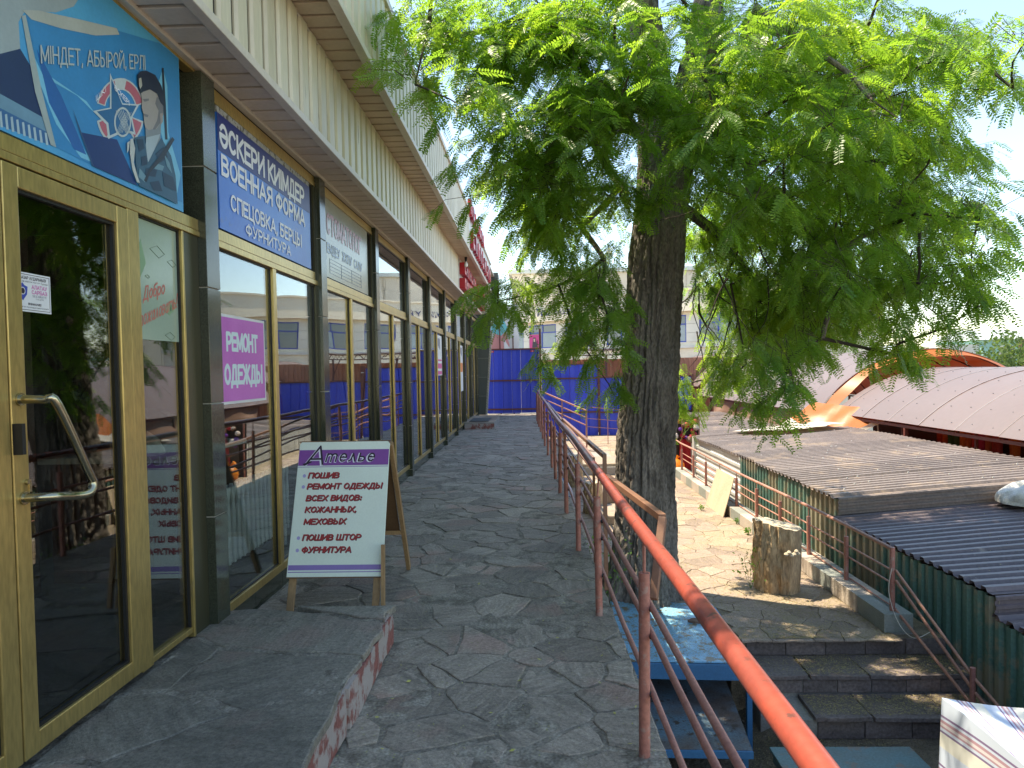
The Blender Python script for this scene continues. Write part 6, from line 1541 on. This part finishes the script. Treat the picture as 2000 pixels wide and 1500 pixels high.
# market canopy and rust ribbed wall behind the fence
cn = thing('market_canopy', 'low canopy with brown lattice trusses and rust ribbed wall behind the blue fence', 'canopy', (3, 30, -.8))
i = 0; x = .4
while x < 9:
    corr((x, 30.6, -1.2), (1, 0, 0), (0, 0, 1), (0, -1, 0), 1.0, 3.15, .2, .03, i).build('wall_sheet', M['rust_wall'], cn, solid=.003); x += 1.0; i += 1
mb = MB(); mb.box(.9, 5.2, 28.4, 30.5, 2.33, 2.37); mb.build('roof', M['trim'], cn)
mb = MB(); mb.bar((1.0, 28.4, 2.28), (5.2, 28.4, 2.28), .04, .04); mb.bar((1.0, 28.4, 2.08), (5.2, 28.4, 2.08), .04, .04)
for k in range(20):
    a = 1.0 + k * .21; mb.bar((a, 28.4, 2.08), (a + .105, 28.4, 2.28), .02, .02); mb.bar((a + .105, 28.4, 2.28), (a + .21, 28.4, 2.08), .02, .02)
mb.build('lattice_truss', M['fence_brown'], cn)
for x in (1.6, 2.9, 4.4):
    mb = MB(); mb.box(x, x + .08, 28.4, 28.48, -1.1, 2.1); mb.build('post', M['fence_brown'], cn)
    mb = MB(); mb.bar((x, 28.44, 1.5), (x - .4, 28.44, 2.08), .04, .04); mb.build('strut', M['fence_brown'], cn)
# colourful board left of the cream building
pb = thing('poster_board', 'tall board with pastel shapes at the corner beyond the shop row', 'poster', (-1.6, 30, 0))
mb = MB(); mb.box(-1.9, -.55, 30, 30.06, -2.6, 4.3); mb.build('board', M['white_wall'], pb)
for qi, (q, c) in enumerate((([(-1.85, 2.6), (-1.2, 3.6), (-.95, 2.6), (-1.1, 1.9), (-1.85, 1.9)], (.60, .25, .22)), ([(-1.85, 3.2), (-1.3, 3.9), (-1.0, 3.3), (-1.3, 3.0)], (.15, .50, .50)), ([(-1.2, 2.9), (-.9, 2.4), (-.8, 1.9), (-1.15, 1.9)], (.70, .68, .62)))):
    mb = MB(); mb.prism(q, lambda a, b, d: (a, 29.99 - .006 * qi - d, b), 0, .004); mb.build('printed_shape', flat('pastel', c), pb)
mb = MB(); mb.bar((-1.35, 29.9, -1), (-1.35, 29.9, 4.3), .05, .05); mb.bar((-.8, 29.9, -1), (-.8, 29.9, 3.0), .05, .05); mb.build('frame_post', M['fence_brown'], pb)

# ================================================================== cream trading house
tb = thing('cream_building', 'cream two storey trading house with dark blue lettering and blue window frames beyond the fence', 'building', (4, 42, -2.6))
Au = Vector((-2.77 - .774 * 6, 48 + .633 * 6, 0)); uu = Vector((.7740, -.6332, 0)); nn = Vector((-.6332, -.7740, 0)); S0 = 6.0
def TP(s, z, d=0): return tuple(Au + uu * (s + S0) + nn * d + Vector((0, 0, z)))
def tbox(s0, s1, z0, z1, d0, d1, name, m_, par=tb, **k):
    mb = MB(); mb.prism([(s0, z0), (s1, z0), (s1, z1), (s0, z1)], lambda a, b, d: TP(a, b, d), d0, d1); return mb.build(name, m_, par, **k)
SL = 18.95
tbox(-6, 22, 4.56, 5.66, -.5, .35, 'sign_band', M['cream_wall']); tbox(-6, 22.02, 5.66, 5.76, -.5, .42, 'cornice', M['cream_wall'])
tbox(-6, 22, -2.6, 2.58, -.4, 0, 'lower_wall', M['cream_wall']); tbox(-6, 22, 2.58, 2.72, -.4, .12, 'ledge', M['white_wall']); tbox(-6, 22, 2.72, 2.9, -.4, 0, 'sill_band', M['cream_wall'])
tbox(-6, 22, 4.38, 4.56, -.4, 0, 'lintel_band', M['cream_wall'])
wins = [(.068, .152), (.178, .292), (.33, .45), (.49, .60), (.64, .76), (.80, .92), (.96, 1.08)]
prev = -6
for a, b in wins:
    s0, s1 = a * SL, b * SL
    for q in range(3 if s0 - prev < 3 else 6):
        k = 3 if s0 - prev < 3 else 6
        z0 = 2.9 + q * 1.48 / k
        tbox(prev + .004, s0 - .004, z0 + .006, z0 + 1.48 / k - .006, -.4, .02, 'facade_tile', M['cream_tile'])
    wf = None
    f = MB()
    def fb(p, q, r_, t_): f.prism([(p, r_), (q, r_), (q, t_), (p, t_)], lambda x_, y_, d: TP(x_, y_, d), -.1, -.02)
    mid = s0 + (s1 - s0) * .5
    fb(s0, s1, 4.32, 4.38); fb(s0, s1, 2.9, 2.96); fb(s0, s0 + .06, 2.96, 4.32); fb(s1 - .06, s1, 2.96, 4.32); fb(s0 + .06, s1 - .06, 3.85, 3.91); fb(mid - .03, mid + .03, 3.91, 4.32); fb(mid - .1, mid - .03, 2.96, 3.85)
    wf = f.build('window_frame', M['win_blue'], tb)
    for (p, q, r_, t_, mm) in ((s0 + .06, mid - .03, 3.91, 4.32, 'far_glass'), (mid + .03, s1 - .06, 3.91, 4.32, 'far_glass'), (s0 + .06, mid - .1, 2.96, 3.85, 'far_glass'), (mid - .03, s1 - .06, 2.96, 3.85, 'far_glass_pale')):
        mb = MB(); mb.prism([(p, r_), (q, r_), (q, t_), (p, t_)], lambda x_, y_, d: TP(x_, y_, d), -.07, -.05); mb.build('pane', M[mm], wf)
    prev = s1
tbox(prev, 22, 2.9, 4.38, -.4, .02, 'facade_tile', M['cream_tile'])
tbox(-6, 22, -2.6, 5.6, -9, -.5, 'rear_block', M['cream_wall'])
tbox(.180 * SL, .222 * SL, 2.93, 3.78, .03, .05, 'poster_panel', M['poster_pink'])
for z_ in (3.3,):
    mb = MB(); mb.prism([(.192 * SL, 2.95), (.215 * SL, 2.95), (.212 * SL, 3.25), (.206 * SL, 3.6), (.197 * SL, 3.6), (.194 * SL, 3.3)], lambda a, b, d: TP(a, b, d), .052, .06); mb.build('poster_figure', M['dark_text'], tb)
    mb = MB(); mb.prism([(.199 * SL, 3.32), (.205 * SL, 3.32), (.206 * SL, 3.52), (.198 * SL, 3.52)], lambda a, b, d: TP(a, b, d), .061, .066); mb.build('poster_face', M['skin'], tb)
def ttext(s, a, b, z0, z1, shear=0, bold=.03):
    return text(s, TP(a * SL, z0, .36), uu, Z_, nn, (b - a) * SL, z1 - z0, M['letter_blue'], 'lettering', tb, bold, .02, shear)
def tstroke(s, a, b, z0, z1, t, shear=0): return strokes(s, TP(a * SL, z0, .352), uu, Z_, nn, (b - a) * SL, z1 - z0, M['letter_blue'], tb, t, .02, shear, .25)
tstroke('Тас', .222, .278, 4.88, 5.38, .22, .2); tstroke('САУДА', .298, .385, 4.90, 5.22, .2); tstroke('ҮЙІ', .41, .45, 4.90, 5.22, .2); tstroke('І', .066, .072, 4.9, 5.38, .22, .1)
mb = MB(); mb.prism([(.40 * SL, 2.2), (.425 * SL, 2.2), (.425 * SL, 2.55), (.40 * SL, 2.55)], lambda a, b, d: TP(a, b, d), .15, .45); ac = mb.build('air_conditioner', M['white_wall'], tb)
ub = thing('tan_building', 'tall tan clad hall rising behind the cream trading house', 'building', (4, 58, -2.6))
mb = MB(); mb.box(-1.5, 13.5, 57, 70, -2.6, 9.2); mb.build('wall', M['tan_clad'], ub)
for i in range(14):
    mb = MB(); mb.box(-1.45 + i * 1.06, -1.45 + i * 1.06 + 1.0, 56.95, 57, 5.5, 9.1); mb.build('cladding_panel', M['tan_clad'], ub)
mb = MB(); mb.box(-1.8, 13.8, 56.7, 70.3, 9.2, 9.5); mb.build('roof', M['metal_roof'], ub)

# houses on the right
def house(lab, x0, x1, y0, y1, ze, zr, wall, roof, wn_, hip=False):
    t = thing('house', lab, 'house', ((x0 + x1) / 2, y0, -2.6))
    mb = MB(); mb.box(x0, x1, y0, y1, -2.6, ze); mb.build('wall', M[wall], t)
    mb = MB(); ym = (y0 + y1) / 2
    mb.add([(x0 - .3, y0 - .4, ze), (x1 + .3, y0 - .4, ze), (x1 + .3, y1 + .4, ze), (x0 - .3, y1 + .4, ze), (x0 - .3, ym, zr), (x1 + .3, ym, zr)], [(0, 1, 5, 4), (2, 3, 4, 5), (0, 4, 3), (1, 2, 5), (3, 2, 1, 0)])
    rf = mb.build('roof', M[roof], t)
    mb = MB(); k = int((x1 - x0) / 1.2)
    for i in range(k + 1):
        x = x0 + (x1 - x0) * i / k; mb.bar((x, y0 - .4, ze + .03), (x, ym, zr + .03), .06, .05)
    mb.build('roof_seam', M['white_metal'], rf)
    for x, z in wn_:
        mb = MB()
        for q in ((x - .75, x - .65, z - .7, z + .7), (x + .65, x + .75, z - .7, z + .7), (x - .65, x + .65, z + .6, z + .7), (x - .65, x + .65, z - .7, z - .6), (x - .04, x + .04, z - .6, z + .6)): mb.box(q[0], q[1], y0 - .08, y0 - .02, q[2], q[3])
        wf = mb.build('window_frame', M['white_wall'], t)
        mb = MB(); mb.box(x - .65, x + .65, y0 - .05, y0 - .03, z - .6, z + .6); mb.build('pane', M['far_glass'], wf)
    return t
h1 = house('mint green house with pale metal roof and a brick strip beyond the arched roofs', 43.5, 62, 70, 78, 4.5, 5.6, 'mint_wall', 'metal_roof', [(45.8, 3.2), (49.3, 3.2), (52.5, 3.2), (56, 3.2)])
mb = MB(); mb.box(46.9, 48.0, 69.9, 70, -2.6, 4.5); mb.build('brick_strip', M['brick_wall'], h1)
mb = MB(); mb.box(40.0, 43.5, 70.5, 77, -2.6, 4.1); mb.build('side_wing', M['white_wall'], h1)
house('long cream house with low white roof behind the leaves', 28, 44, 84, 92, 3.4, 4.6, 'cream_wall', 'metal_roof', [(30.5, 2.3), (36.2, 2.3), (38.2, 2.3), (41.5, 2.3)])
house('far pale house between the cream building and the long house', 18, 27, 90, 98, 3.0, 4.2, 'white_wall', 'metal_roof', [(20, 2), (23, 2), (25.5, 2)])

# ================================================================== distant trees
def far_tree(lab, x, y, z0, h, r, seed, n=2600):
    t = thing('distant_tree', lab, 'tree', (x, y, z0), 'trees beyond the market')
    rs_ = np.random.RandomState(seed)
    mb = MB(); mb.tube([(x, y, z0), (x + .1, y, z0 + h * .6)], [.22, .1], 8); mb.build('trunk', M['twig'], t)
    K = 14
    cen = np.stack([x + rs_.uniform(-.7, .7, K) * r, y + rs_.uniform(-.6, .6, K) * r, z0 + h * rs_.uniform(.35, .92, K)], 1); rad = rs_.uniform(.25, .5, K) * r
    k = rs_.randint(0, K, n); d = rs_.normal(size=(n, 3)); d /= np.linalg.norm(d, axis=1)[:, None]
    p = cen[k] + d * (rad[k] * rs_.uniform(.5, 1, n) ** .5)[:, None]
    a = rs_.normal(size=(n, 3)); a /= np.linalg.norm(a, axis=1)[:, None]; b = np.cross(a, rs_.normal(size=(n, 3))); b /= np.linalg.norm(b, axis=1)[:, None]
    s_ = rs_.uniform(.10, .2, n)[:, None]
    V = np.stack([p - a * s_, p - b * s_ * .6, p + a * s_, p + b * s_ * .6], 1).reshape(-1, 3)
    quads(V, 'crown', M['leaf_far'], t)
def quads(V, name, m_, parent=None, tone=None):
    n = len(V) // 4
    me = bpy.data.meshes.new(name)
    me.vertices.add(4 * n); me.vertices.foreach_set('co', np.ascontiguousarray(V, dtype=np.float32).ravel())
    me.loops.add(4 * n); me.loops.foreach_set('vertex_index', np.arange(4 * n, dtype=np.int32))
    me.polygons.add(n); me.polygons.foreach_set('loop_start', np.arange(0, 4 * n, 4, dtype=np.int32))
    me.update(calc_edges=True)
    me.materials.append(m_)
    if tone is not None:
        a = me.attributes.new('tone', 'FLOAT', 'POINT'); a.data.foreach_set('value', np.ascontiguousarray(tone, dtype=np.float32))
    o = bpy.data.objects.new(name, me); COL.objects.link(o)
    if parent is not None: adopt(o, parent)
    return stuff(o)
far_tree('leafy green tree in front of the mint house', 36.5, 55, -2.6, 6.2, 3.4, 1)
far_tree('leafy green tree at the right of the mint house window', 41.5, 56, -2.6, 5.6, 3.2, 2)
far_tree('round green tree in front of the cream house gable', 31.5, 58, -2.6, 5.4, 2.6, 3)
far_tree('pale green tree left of the long cream house', 21.5, 56, -2.6, 5.8, 2.2, 4)
far_tree('green tree standing before the long cream house', 27, 60, -2.6, 4.9, 2.4, 5)
# a far wood closes the horizon
rs_ = np.random.RandomState(9); n = 16000
ang = rs_.uniform(-1.2, 1.35, n); dist = rs_.uniform(130, 175, n)
x = np.sin(ang) * dist; y = np.cos(ang) * dist; z = -2.6 + rs_.uniform(0, 1, n) ** .8 * (5.2 + 1.6 * np.sin(ang * 19) + 1.1 * np.sin(ang * 47 + 1))
p = np.stack([x, y, z], 1); a = rs_.normal(size=(n, 3)); a /= np.linalg.norm(a, axis=1)[:, None]; b = np.cross(a, rs_.normal(size=(n, 3))); b /= np.linalg.norm(b, axis=1)[:, None]
s_ = rs_.uniform(.5, 1.1, n)[:, None]
wd = quads(np.stack([p - a * s_, p - b * s_ * .7, p + a * s_, p + b * s_ * .7], 1).reshape(-1, 3), 'far_wood', M['leaf_far']); wd['label'] = 'far green wood along the horizon'; wd['category'] = 'wood'

# ================================================================== the big tree
tree = thing('honey_locust_tree', 'large feathery leaved tree with a dark furrowed trunk beside the walkway railing', 'tree', (1.11, 7.3, -.8))
TR = [(-.95, 1.10, .40), (-.78, 1.105, .345), (-.5, 1.115, .305), (.08, 1.145, .275), (.87, 1.155, .262), (1.65, 1.222, .245), (2.18, 1.25, .238), (2.7, 1.278, .245), (3.2, 1.33, .228), (3.65, 1.375, .235), (4.1, 1.40, .27)]
def interp(T, z):
    for (a, x0, r0), (b, x1, r1) in zip(T[:-1], T[1:]):
        if z <= b: t = max(0, (z - a) / (b - a)); return x0 + (x1 - x0) * t, r0 + (r1 - r0) * t
    return T[-1][1], T[-1][2]
def bark_n(a, z, s=1.0):
    c_, s_ = math.cos(a), math.sin(a)
    w_ = .35 * mnoise.noise(Vector((c_ * 2, s_ * 2, z * 1.3)))
    k1 = abs(mnoise.noise(Vector((c_ * 5.5 + w_, s_ * 5.5 + w_, z * 1.35))))
    k2 = abs(mnoise.noise(Vector((c_ * 13, s_ * 13 + w_, z * 4.5 + 7))))
    k3 = mnoise.noise(Vector((c_ * 30, s_ * 30, z * 16)))
    return s * (-.045 + .120 * min(k1 * 2.3, .52) + .040 * min(k2 * 2.2, .6) + .010 * k3 + .03 * mnoise.noise(Vector((c_ * 1.5, s_ * 1.5, z * 1.1))))
def trunk(v0, v1, nz, na, path):
    vs = []; fs = []
    for j in range(nz + 1):
        z = v0 + (v1 - v0) * j / nz
        cx, cy, r = path(z)
        for i in range(na):
            a = i * math.tau / na
            flare = 1 + (.30 * max(0, 1 - (z + .95) / .75) ** 2) * (1 + .7 * math.sin(a * 4 + 1)) + (.07 * math.exp(-((z - 1.05) / .18) ** 2) * max(0, math.cos(a + .9)) + .06 * math.exp(-((z + .05) / .2) ** 2) * max(0, math.cos(a - .1)))
            rr_ = r * flare + bark_n(a, z, min(1, r / .22))
            vs.append((cx + rr_ * math.cos(a), cy + rr_ * math.sin(a), z))
    for j in range(nz):
        for i in range(na): i2 = (i + 1) % na; fs.append((j * na + i, j * na + i2, (j + 1) * na + i2, (j + 1) * na + i))
    return vs, fs
mb = MB()
mb.add(*trunk(-.95, 4.15, 330, 150, lambda z: (interp(TR, z)[0], 7.3, interp(TR, z)[1])))
L1 = [(3.9, 1.33, .19), (4.3, 1.26, .17), (4.77, 1.20, .155), (5.28, 1.14, .15), (6.2, 1.0, .11), (7.6, .8, .05)]
L2 = [(3.9, 1.47, .20), (4.3, 1.62, .185), (4.76, 1.80, .175), (5.27, 1.87, .14), (6.2, 2.05, .10), (7.4, 2.4, .05)]
for T, dy in ((L1, -.05), (L2, .12)):
    mb.add(*trunk(3.9, T[-1][0], 110, 60, lambda z: (interp(T, z)[0], 7.3 + dy * (z - 3.9), interp(T, z)[1])))
tk = mb.build('trunk', M['bark'], tree, smooth=False)
tk.data.polygons.foreach_set('use_smooth', [True] * len(tk.data.polygons))

# skeleton: every leaf clump is joined to the nearest earlier node, thick where many twigs hang on it
nodes = [Vector((interp(TR, z)[0], 7.3, z)) for z in (2.4, 2.9, 3.3, 3.8)] + [Vector((interp(L1, z)[0], 7.25, z)) for z in (4.4, 5, 5.6, 6.4)] + [Vector((interp(L2, z)[0], 7.4, z)) for z in (4.4, 5, 5.6, 6.4)]
parent_ = [-1] * len(nodes); nt0 = len(nodes)
hub = Vector((1.35, 7.3, 3.6))
order = sorted(CLUMPS, key=lambda c: (Vector(c[:3]) - hub).length)
for c in order:
    p = Vector(c[:3]); best = min(range(len(nodes)), key=lambda i: (nodes[i] - p).length + (.25 if i < nt0 else 0) * .5 + (.4 if nodes[i].z < p.z - 1.2 and i >= nt0 else 0) + .18 * (nodes[i] - hub).length)
    # a middle node gives the limb a bend
    q = nodes[best]; L_ = (p - q).length
    if L_ > .8:
        mid = (p + q) / 2 + Vector((random.Random(len(nodes)).uniform(-.12, .12), random.Random(len(nodes) + 1).uniform(-.12, .12), .10 * L_))
        nodes.append(mid); parent_.append(best); best = len(nodes) - 1
    nodes.append(p); parent_.append(best)
desc = [0] * len(nodes)
for i in range(len(nodes) - 1, nt0 - 1, -1):
    desc[i] += 1; desc[parent_[i]] += desc[i]
rb_ = random.Random(31)
mbig = MB()
for i in range(nt0, len(nodes)):
    a, b = nodes[parent_[i]], nodes[i]; L_ = (b - a).length
    r0 = .0058 * desc[i] ** .58 + .003; r1 = .0058 * max(desc[i] - 1, .3) ** .58 + .0015
    if parent_[i] >= nt0: r0 = min(r0, .0058 * desc[parent_[i]] ** .58 + .003)
    pts = []; K = max(3, int(L_ / .14))
    ph = rb_.uniform(0, 6); w_ = Vector((rb_.uniform(-1, 1), rb_.uniform(-1, 1), rb_.uniform(-.6, .6)))
    for k in range(K + 1):
        t = k / K; pts.append(a.lerp(b, t) + w_ * (.045 * L_ * math.sin(t * math.pi) + .012 * math.sin(t * 11 + ph) * math.sin(t * math.pi)) )
    mb = MB(); mb.tube(pts, [r0 + (r1 - r0) * k / K for k in range(K + 1)], 7 if r0 > .02 else 5)
    if r0 > .022: mb.build('branch', M['bark'], tree, smooth=True)
    else: mbig.add(mb.v, mb.f)
# bare dead twigs hanging in the middle of the crown
for k in range(46):
    c = Vector((rb_.uniform(1.6, 3.4), rb_.uniform(6.2, 8.2), rb_.uniform(1.9, 3.4))); pts = [c]
    d = Vector((rb_.uniform(-.5, .5), rb_.uniform(-.4, .4), -1)).normalized()
    for s_i in range(6): d = (d + Vector((rb_.uniform(-.4, .4), rb_.uniform(-.4, .4), rb_.uniform(-.2, .25)))).normalized(); pts.append(pts[-1] + d * .13)
    mbig.tube(pts, [.009 - .0012 * i for i in range(7)], 4)

# leaves
def leaf_template(seed, L_=.17, pairs=11):
    r = np.random.RandomState(seed); Q = []
    sag = .035
    for i in range(pairs):
        t = (i + .8) / (pairs + .6); y0 = L_ * t; z0 = -sag * t * t
        ll = (.041 - .012 * t) * (.65 + .35 * math.sin(min(1, t * 1.6 + .25) * math.pi * .5)) * r.uniform(.9, 1.1)
        for sgn in (-1, 1):
            th = math.radians(62 + r.uniform(-8, 8)) ; dx, dy = sgn * math.sin(th), math.cos(th); up = r.uniform(-.18, .25)
            w_ = .0066
            a = np.array([0, y0, z0]); d = np.array([dx, dy, up]) * ll; s_ = np.array([dy, -dx, 0]) * w_ * sgn
            Q += [a, a + d * .5 - s_, a + d, a + d * .5 + s_]
    for k in range(2):   # rachis
        y0, y1 = L_ * k / 2, L_ * (k + 1) / 2; Q += [np.array([-.0012, y0, -sag * (k / 2) ** 2]), np.array([.0012, y0, -sag * (k / 2) ** 2]), np.array([.0012, y1, -sag * ((k + 1) / 2) ** 2]), np.array([-.0012, y1, -sag * ((k + 1) / 2) ** 2])]
    return np.array(Q)
TEMPL = [leaf_template(s, .165 + .025 * s) for s in range(3)]
rl_ = np.random.RandomState(77)
def unit(v): return v / (np.linalg.norm(v) + 1e-9)
pos = []; ydir = []; zdir = []; tone = []
for ci, (x, y, z, r) in enumerate(CLUMPS):
    C_ = np.array([x, y, z]); base_out = unit(C_ - np.array([1.3, 7.3, 3.2])); n_s = int(16 * (r / .4) ** 2) + 3; r = r * 1.3
    young = rl_.rand() < .16
    for k in range(n_s):
        d = unit(rl_.normal(size=3)); p = C_ + d * r * rl_.rand() ** .45 * np.array([1, 1, .72])
        sd_ = unit(base_out * .55 + d * .8 + np.array([0, 0, -.45]) + rl_.normal(size=3) * .3)
        Ls = rl_.uniform(.12, .30); nl = rl_.randint(5, 9)
        q = p - sd_ * Ls
        mbig.tube([tuple(C_ + (q - C_) * .35), tuple(q + (0, 0, .02)), tuple(p)], [.003, .0022, .0012], 3, cap=False)
        side_ = unit(np.cross(sd_, [0, 0, 1])); upv = np.cross(side_, sd_)
        for m in range(nl):
            t = (m + .3) / nl; ang = rl_.uniform(35, 70) * math.pi / 180 * (1 if m % 2 else -1); roll = rl_.uniform(-.5, .5)
            yd = unit(sd_ * math.cos(ang) + side_ * math.sin(ang) + upv * roll * .5 + np.array([0, 0, -.42 - .25 * rl_.rand()]) + rl_.normal(size=3) * .12)
            zd = unit(np.cross(np.cross(yd, unit(np.array([0, 0, 1.0]) + rl_.normal(size=3) * .42)), yd))
            pos.append(p - sd_ * Ls * (1 - t)); ydir.append(yd); zdir.append(zd)
            tone.append(np.clip(rl_.normal(.62 if young else .22, .16), 0, 1))
pos, ydir, zdir, tone = map(np.array, (pos, ydir, zdir, tone))
xdir = np.cross(ydir, zdir); nL = len(pos); ti = rl_.randint(0, 3, nL); sc_ = rl_.uniform(.8, 1.25, nL)
print('leaves', nL)
allV = []; allT = []
for k in range(3):
    I = np.where(ti == k)[0]; T = TEMPL[k]
    V = (pos[I][:, None, :] + (T[None, :, 0:1] * xdir[I][:, None, :] + T[None, :, 1:2] * ydir[I][:, None, :] + T[None, :, 2:3] * zdir[I][:, None, :]) * sc_[I][:, None, None])
    allV.append(V.reshape(-1, 3)); allT.append(np.repeat(tone[I], len(T)))
quads(np.concatenate(allV), 'crown', M['leaf'], tree, np.concatenate(allT))
stuff(mbig.build('twigs', M['twig'], tree))

def nudge(names, dx, dy, dz):
    for o in COL.objects:
        if o.parent is None and o.name.split('.')[0] in names: o.location = o.location + Vector((dx, dy, dz))
nudge(('shop_building', 'light_bulb', 'letter_sign', 'banner', 'radiator'), 0, .01, .022)
nudge(('window_notice', 'welcome_film', 'sticker', 'paper_sign'), 0, .012, .02)
nudge(('shop_sign',), 0, .045, .026)
nudge(('kerb', 'low_railing', 'step_railing', 'loose_wire', 'plywood_board', 'plastic_bag', 'textile_stall'), -.06, -.06, 0)
nudge(('tree_log',), -.02, -.03, -.02)
nudge(('covered_stall',), -.11, -.10, 0)
nudge(('house',), 0, 0, -.85)
nudge(('distant_tree',), 0, 0, -.6)
# ================================================================== weeds and litter
def weed(lab, x, y, z, h, n, seed):
    r = np.random.RandomState(seed); V = []
    for k in range(n):
        a = r.uniform(0, 6.28); hh = h * r.uniform(.3, 1); p = np.array([x + math.cos(a) * h * .5 * r.rand(), y + math.sin(a) * h * .5 * r.rand(), z + hh]); d = unit(r.normal(size=3) + [0, 0, .3]); s_ = unit(np.cross(d, r.normal(size=3))); l = r.uniform(.02, .045)
        V += [p, p + d * l * .5 + s_ * l * .25, p + d * l, p + d * l * .5 - s_ * l * .25]
    t = thing('weed', lab, 'plant', (x, y, z)); quads(np.array(V), 'leaves', M['weed'], t)
    mb = MB()
    for k in range(5): a = k * 1.3; mb.tube([(x, y, z - .01), (x + .3 * h * math.cos(a), y + .3 * h * math.sin(a), z + h * .8)], .002, 3)
    mb.build('stems', M['weed'], t)
weed('weed tuft growing in the terrace paving beyond the sawn log', 2.95, 9.9, -.8, .10, 60, 1)
weed('small weed in the terrace paving close behind the first tuft', 2.72, 11.6, -.8, .09, 50, 2)
weed('leafy weed climbing the bark side of the thick log', 2.25, 7.45, -.78, .42, 90, 3)
weed('leafy weed between the walkway edge and the tree trunk', .66, 6.6, -.75, .75, 160, 4)
weed('tiny weed at the foot of the tree trunk', 1.62, 8.1, -.8, .10, 50, 5)
weed('sparse weed by the kerb near the plywood board', 3.0, 10.6, -.8, .08, 40, 6)
def scatter(name, n, fn, m_, s0, s1, seed, lift=.0):
    r = np.random.RandomState(seed); V = []
    for k in range(n):
        q = fn(r)
        if q is None: continue
        p = np.array(q); a = r.uniform(0, 6.28); l = r.uniform(s0, s1); w_ = l * r.uniform(.25, .6)
        d = np.array([math.cos(a), math.sin(a), r.uniform(-.2, .4)]); s_ = np.array([-math.sin(a), math.cos(a), r.uniform(-.3, .3)])
        V += [p, p + d * l * .5 + s_ * w_ * .5, p + d * l, p + d * l * .5 - s_ * w_ * .5]
    return quads(np.array(V), name, m_)
def f_ter(r):
    x = r.uniform(.5, 3.08); y = 6.1 + 9 * r.rand() ** 1.8
    if y < 7.05 and x < 1.72: return None
    k = h2(x * 2.2, y * 2.2, 3) + (.45 if y < 7.4 else .1)
    return (x, y, -.797) if r.rand() < .38 + k else None
scatter('flower_litter', 46000, f_ter, M['litter'], .008, .022, 1)
scatter('step_litter', 10000, lambda r: (lambda x: (x, r.uniform(5.72, 6.08), -.946))(r.uniform(1.82, 3.45)) if r.rand() < .55 else (r.uniform(2.1, 3.45), r.uniform(5.34, 5.66), -1.09), M['litter'], .007, .019, 2)
def f_lan(r):
    x, y = r.uniform(.72, 1.68), r.uniform(5.6, 7.0); return (x, y, -.776) if h2(x * 3, y * 3, 5) > -.08 - .3 * r.rand() else None
scatter('landing_litter', 9000, f_lan, M['litter'], .005, .014, 3)
def f_low(r):
    x, y = r.uniform(1.55, 2.7), r.uniform(4.6, 6.1); k = max(0, min(1, (x - 1.6) / .5)); return (x, y, -1.515 + .25 * k + .02 * h2(x * 3, y * 3))
scatter('ground_litter', 5000, f_low, M['litter'], .005, .016, 4)
scatter('sheet_litter', 700, lambda r: (r.uniform(.64, 1.55), r.uniform(5.0, 6.1), -1.148), M['bark'], .006, .02, 6)
scatter('walkway_litter', 3200, lambda r: (r.uniform(-.85, .5), .9 + 13 * r.rand() ** 1.6, .008), M['leaf_fallen'], .005, .015, 5)
scatter('walkway_dust', 9000, lambda r: (lambda x, y: (x, y, .006) if h2(x * 2.5, y * 1.1, 9) > .05 + .1 * r.rand() else None)(r.uniform(-.7, .5), 3.5 + 13 * r.rand()), M['dirt'], .004, .012, 15)
scatter('walkway_leaves', 70, lambda r: (r.uniform(-.8, .45), 1.5 + 6 * r.rand(), .009), M['leaf_yellow'], .012, .03, 7)
scatter('roof_litter', 900, lambda r: (lambda x, y: (x, y, (-.22 if y < 8.3 else .03) + .11 * (x - SX)))(r.uniform(3.7, 6.4), r.uniform(5.6, 11) ), M['litter'], .008, .02, 8)
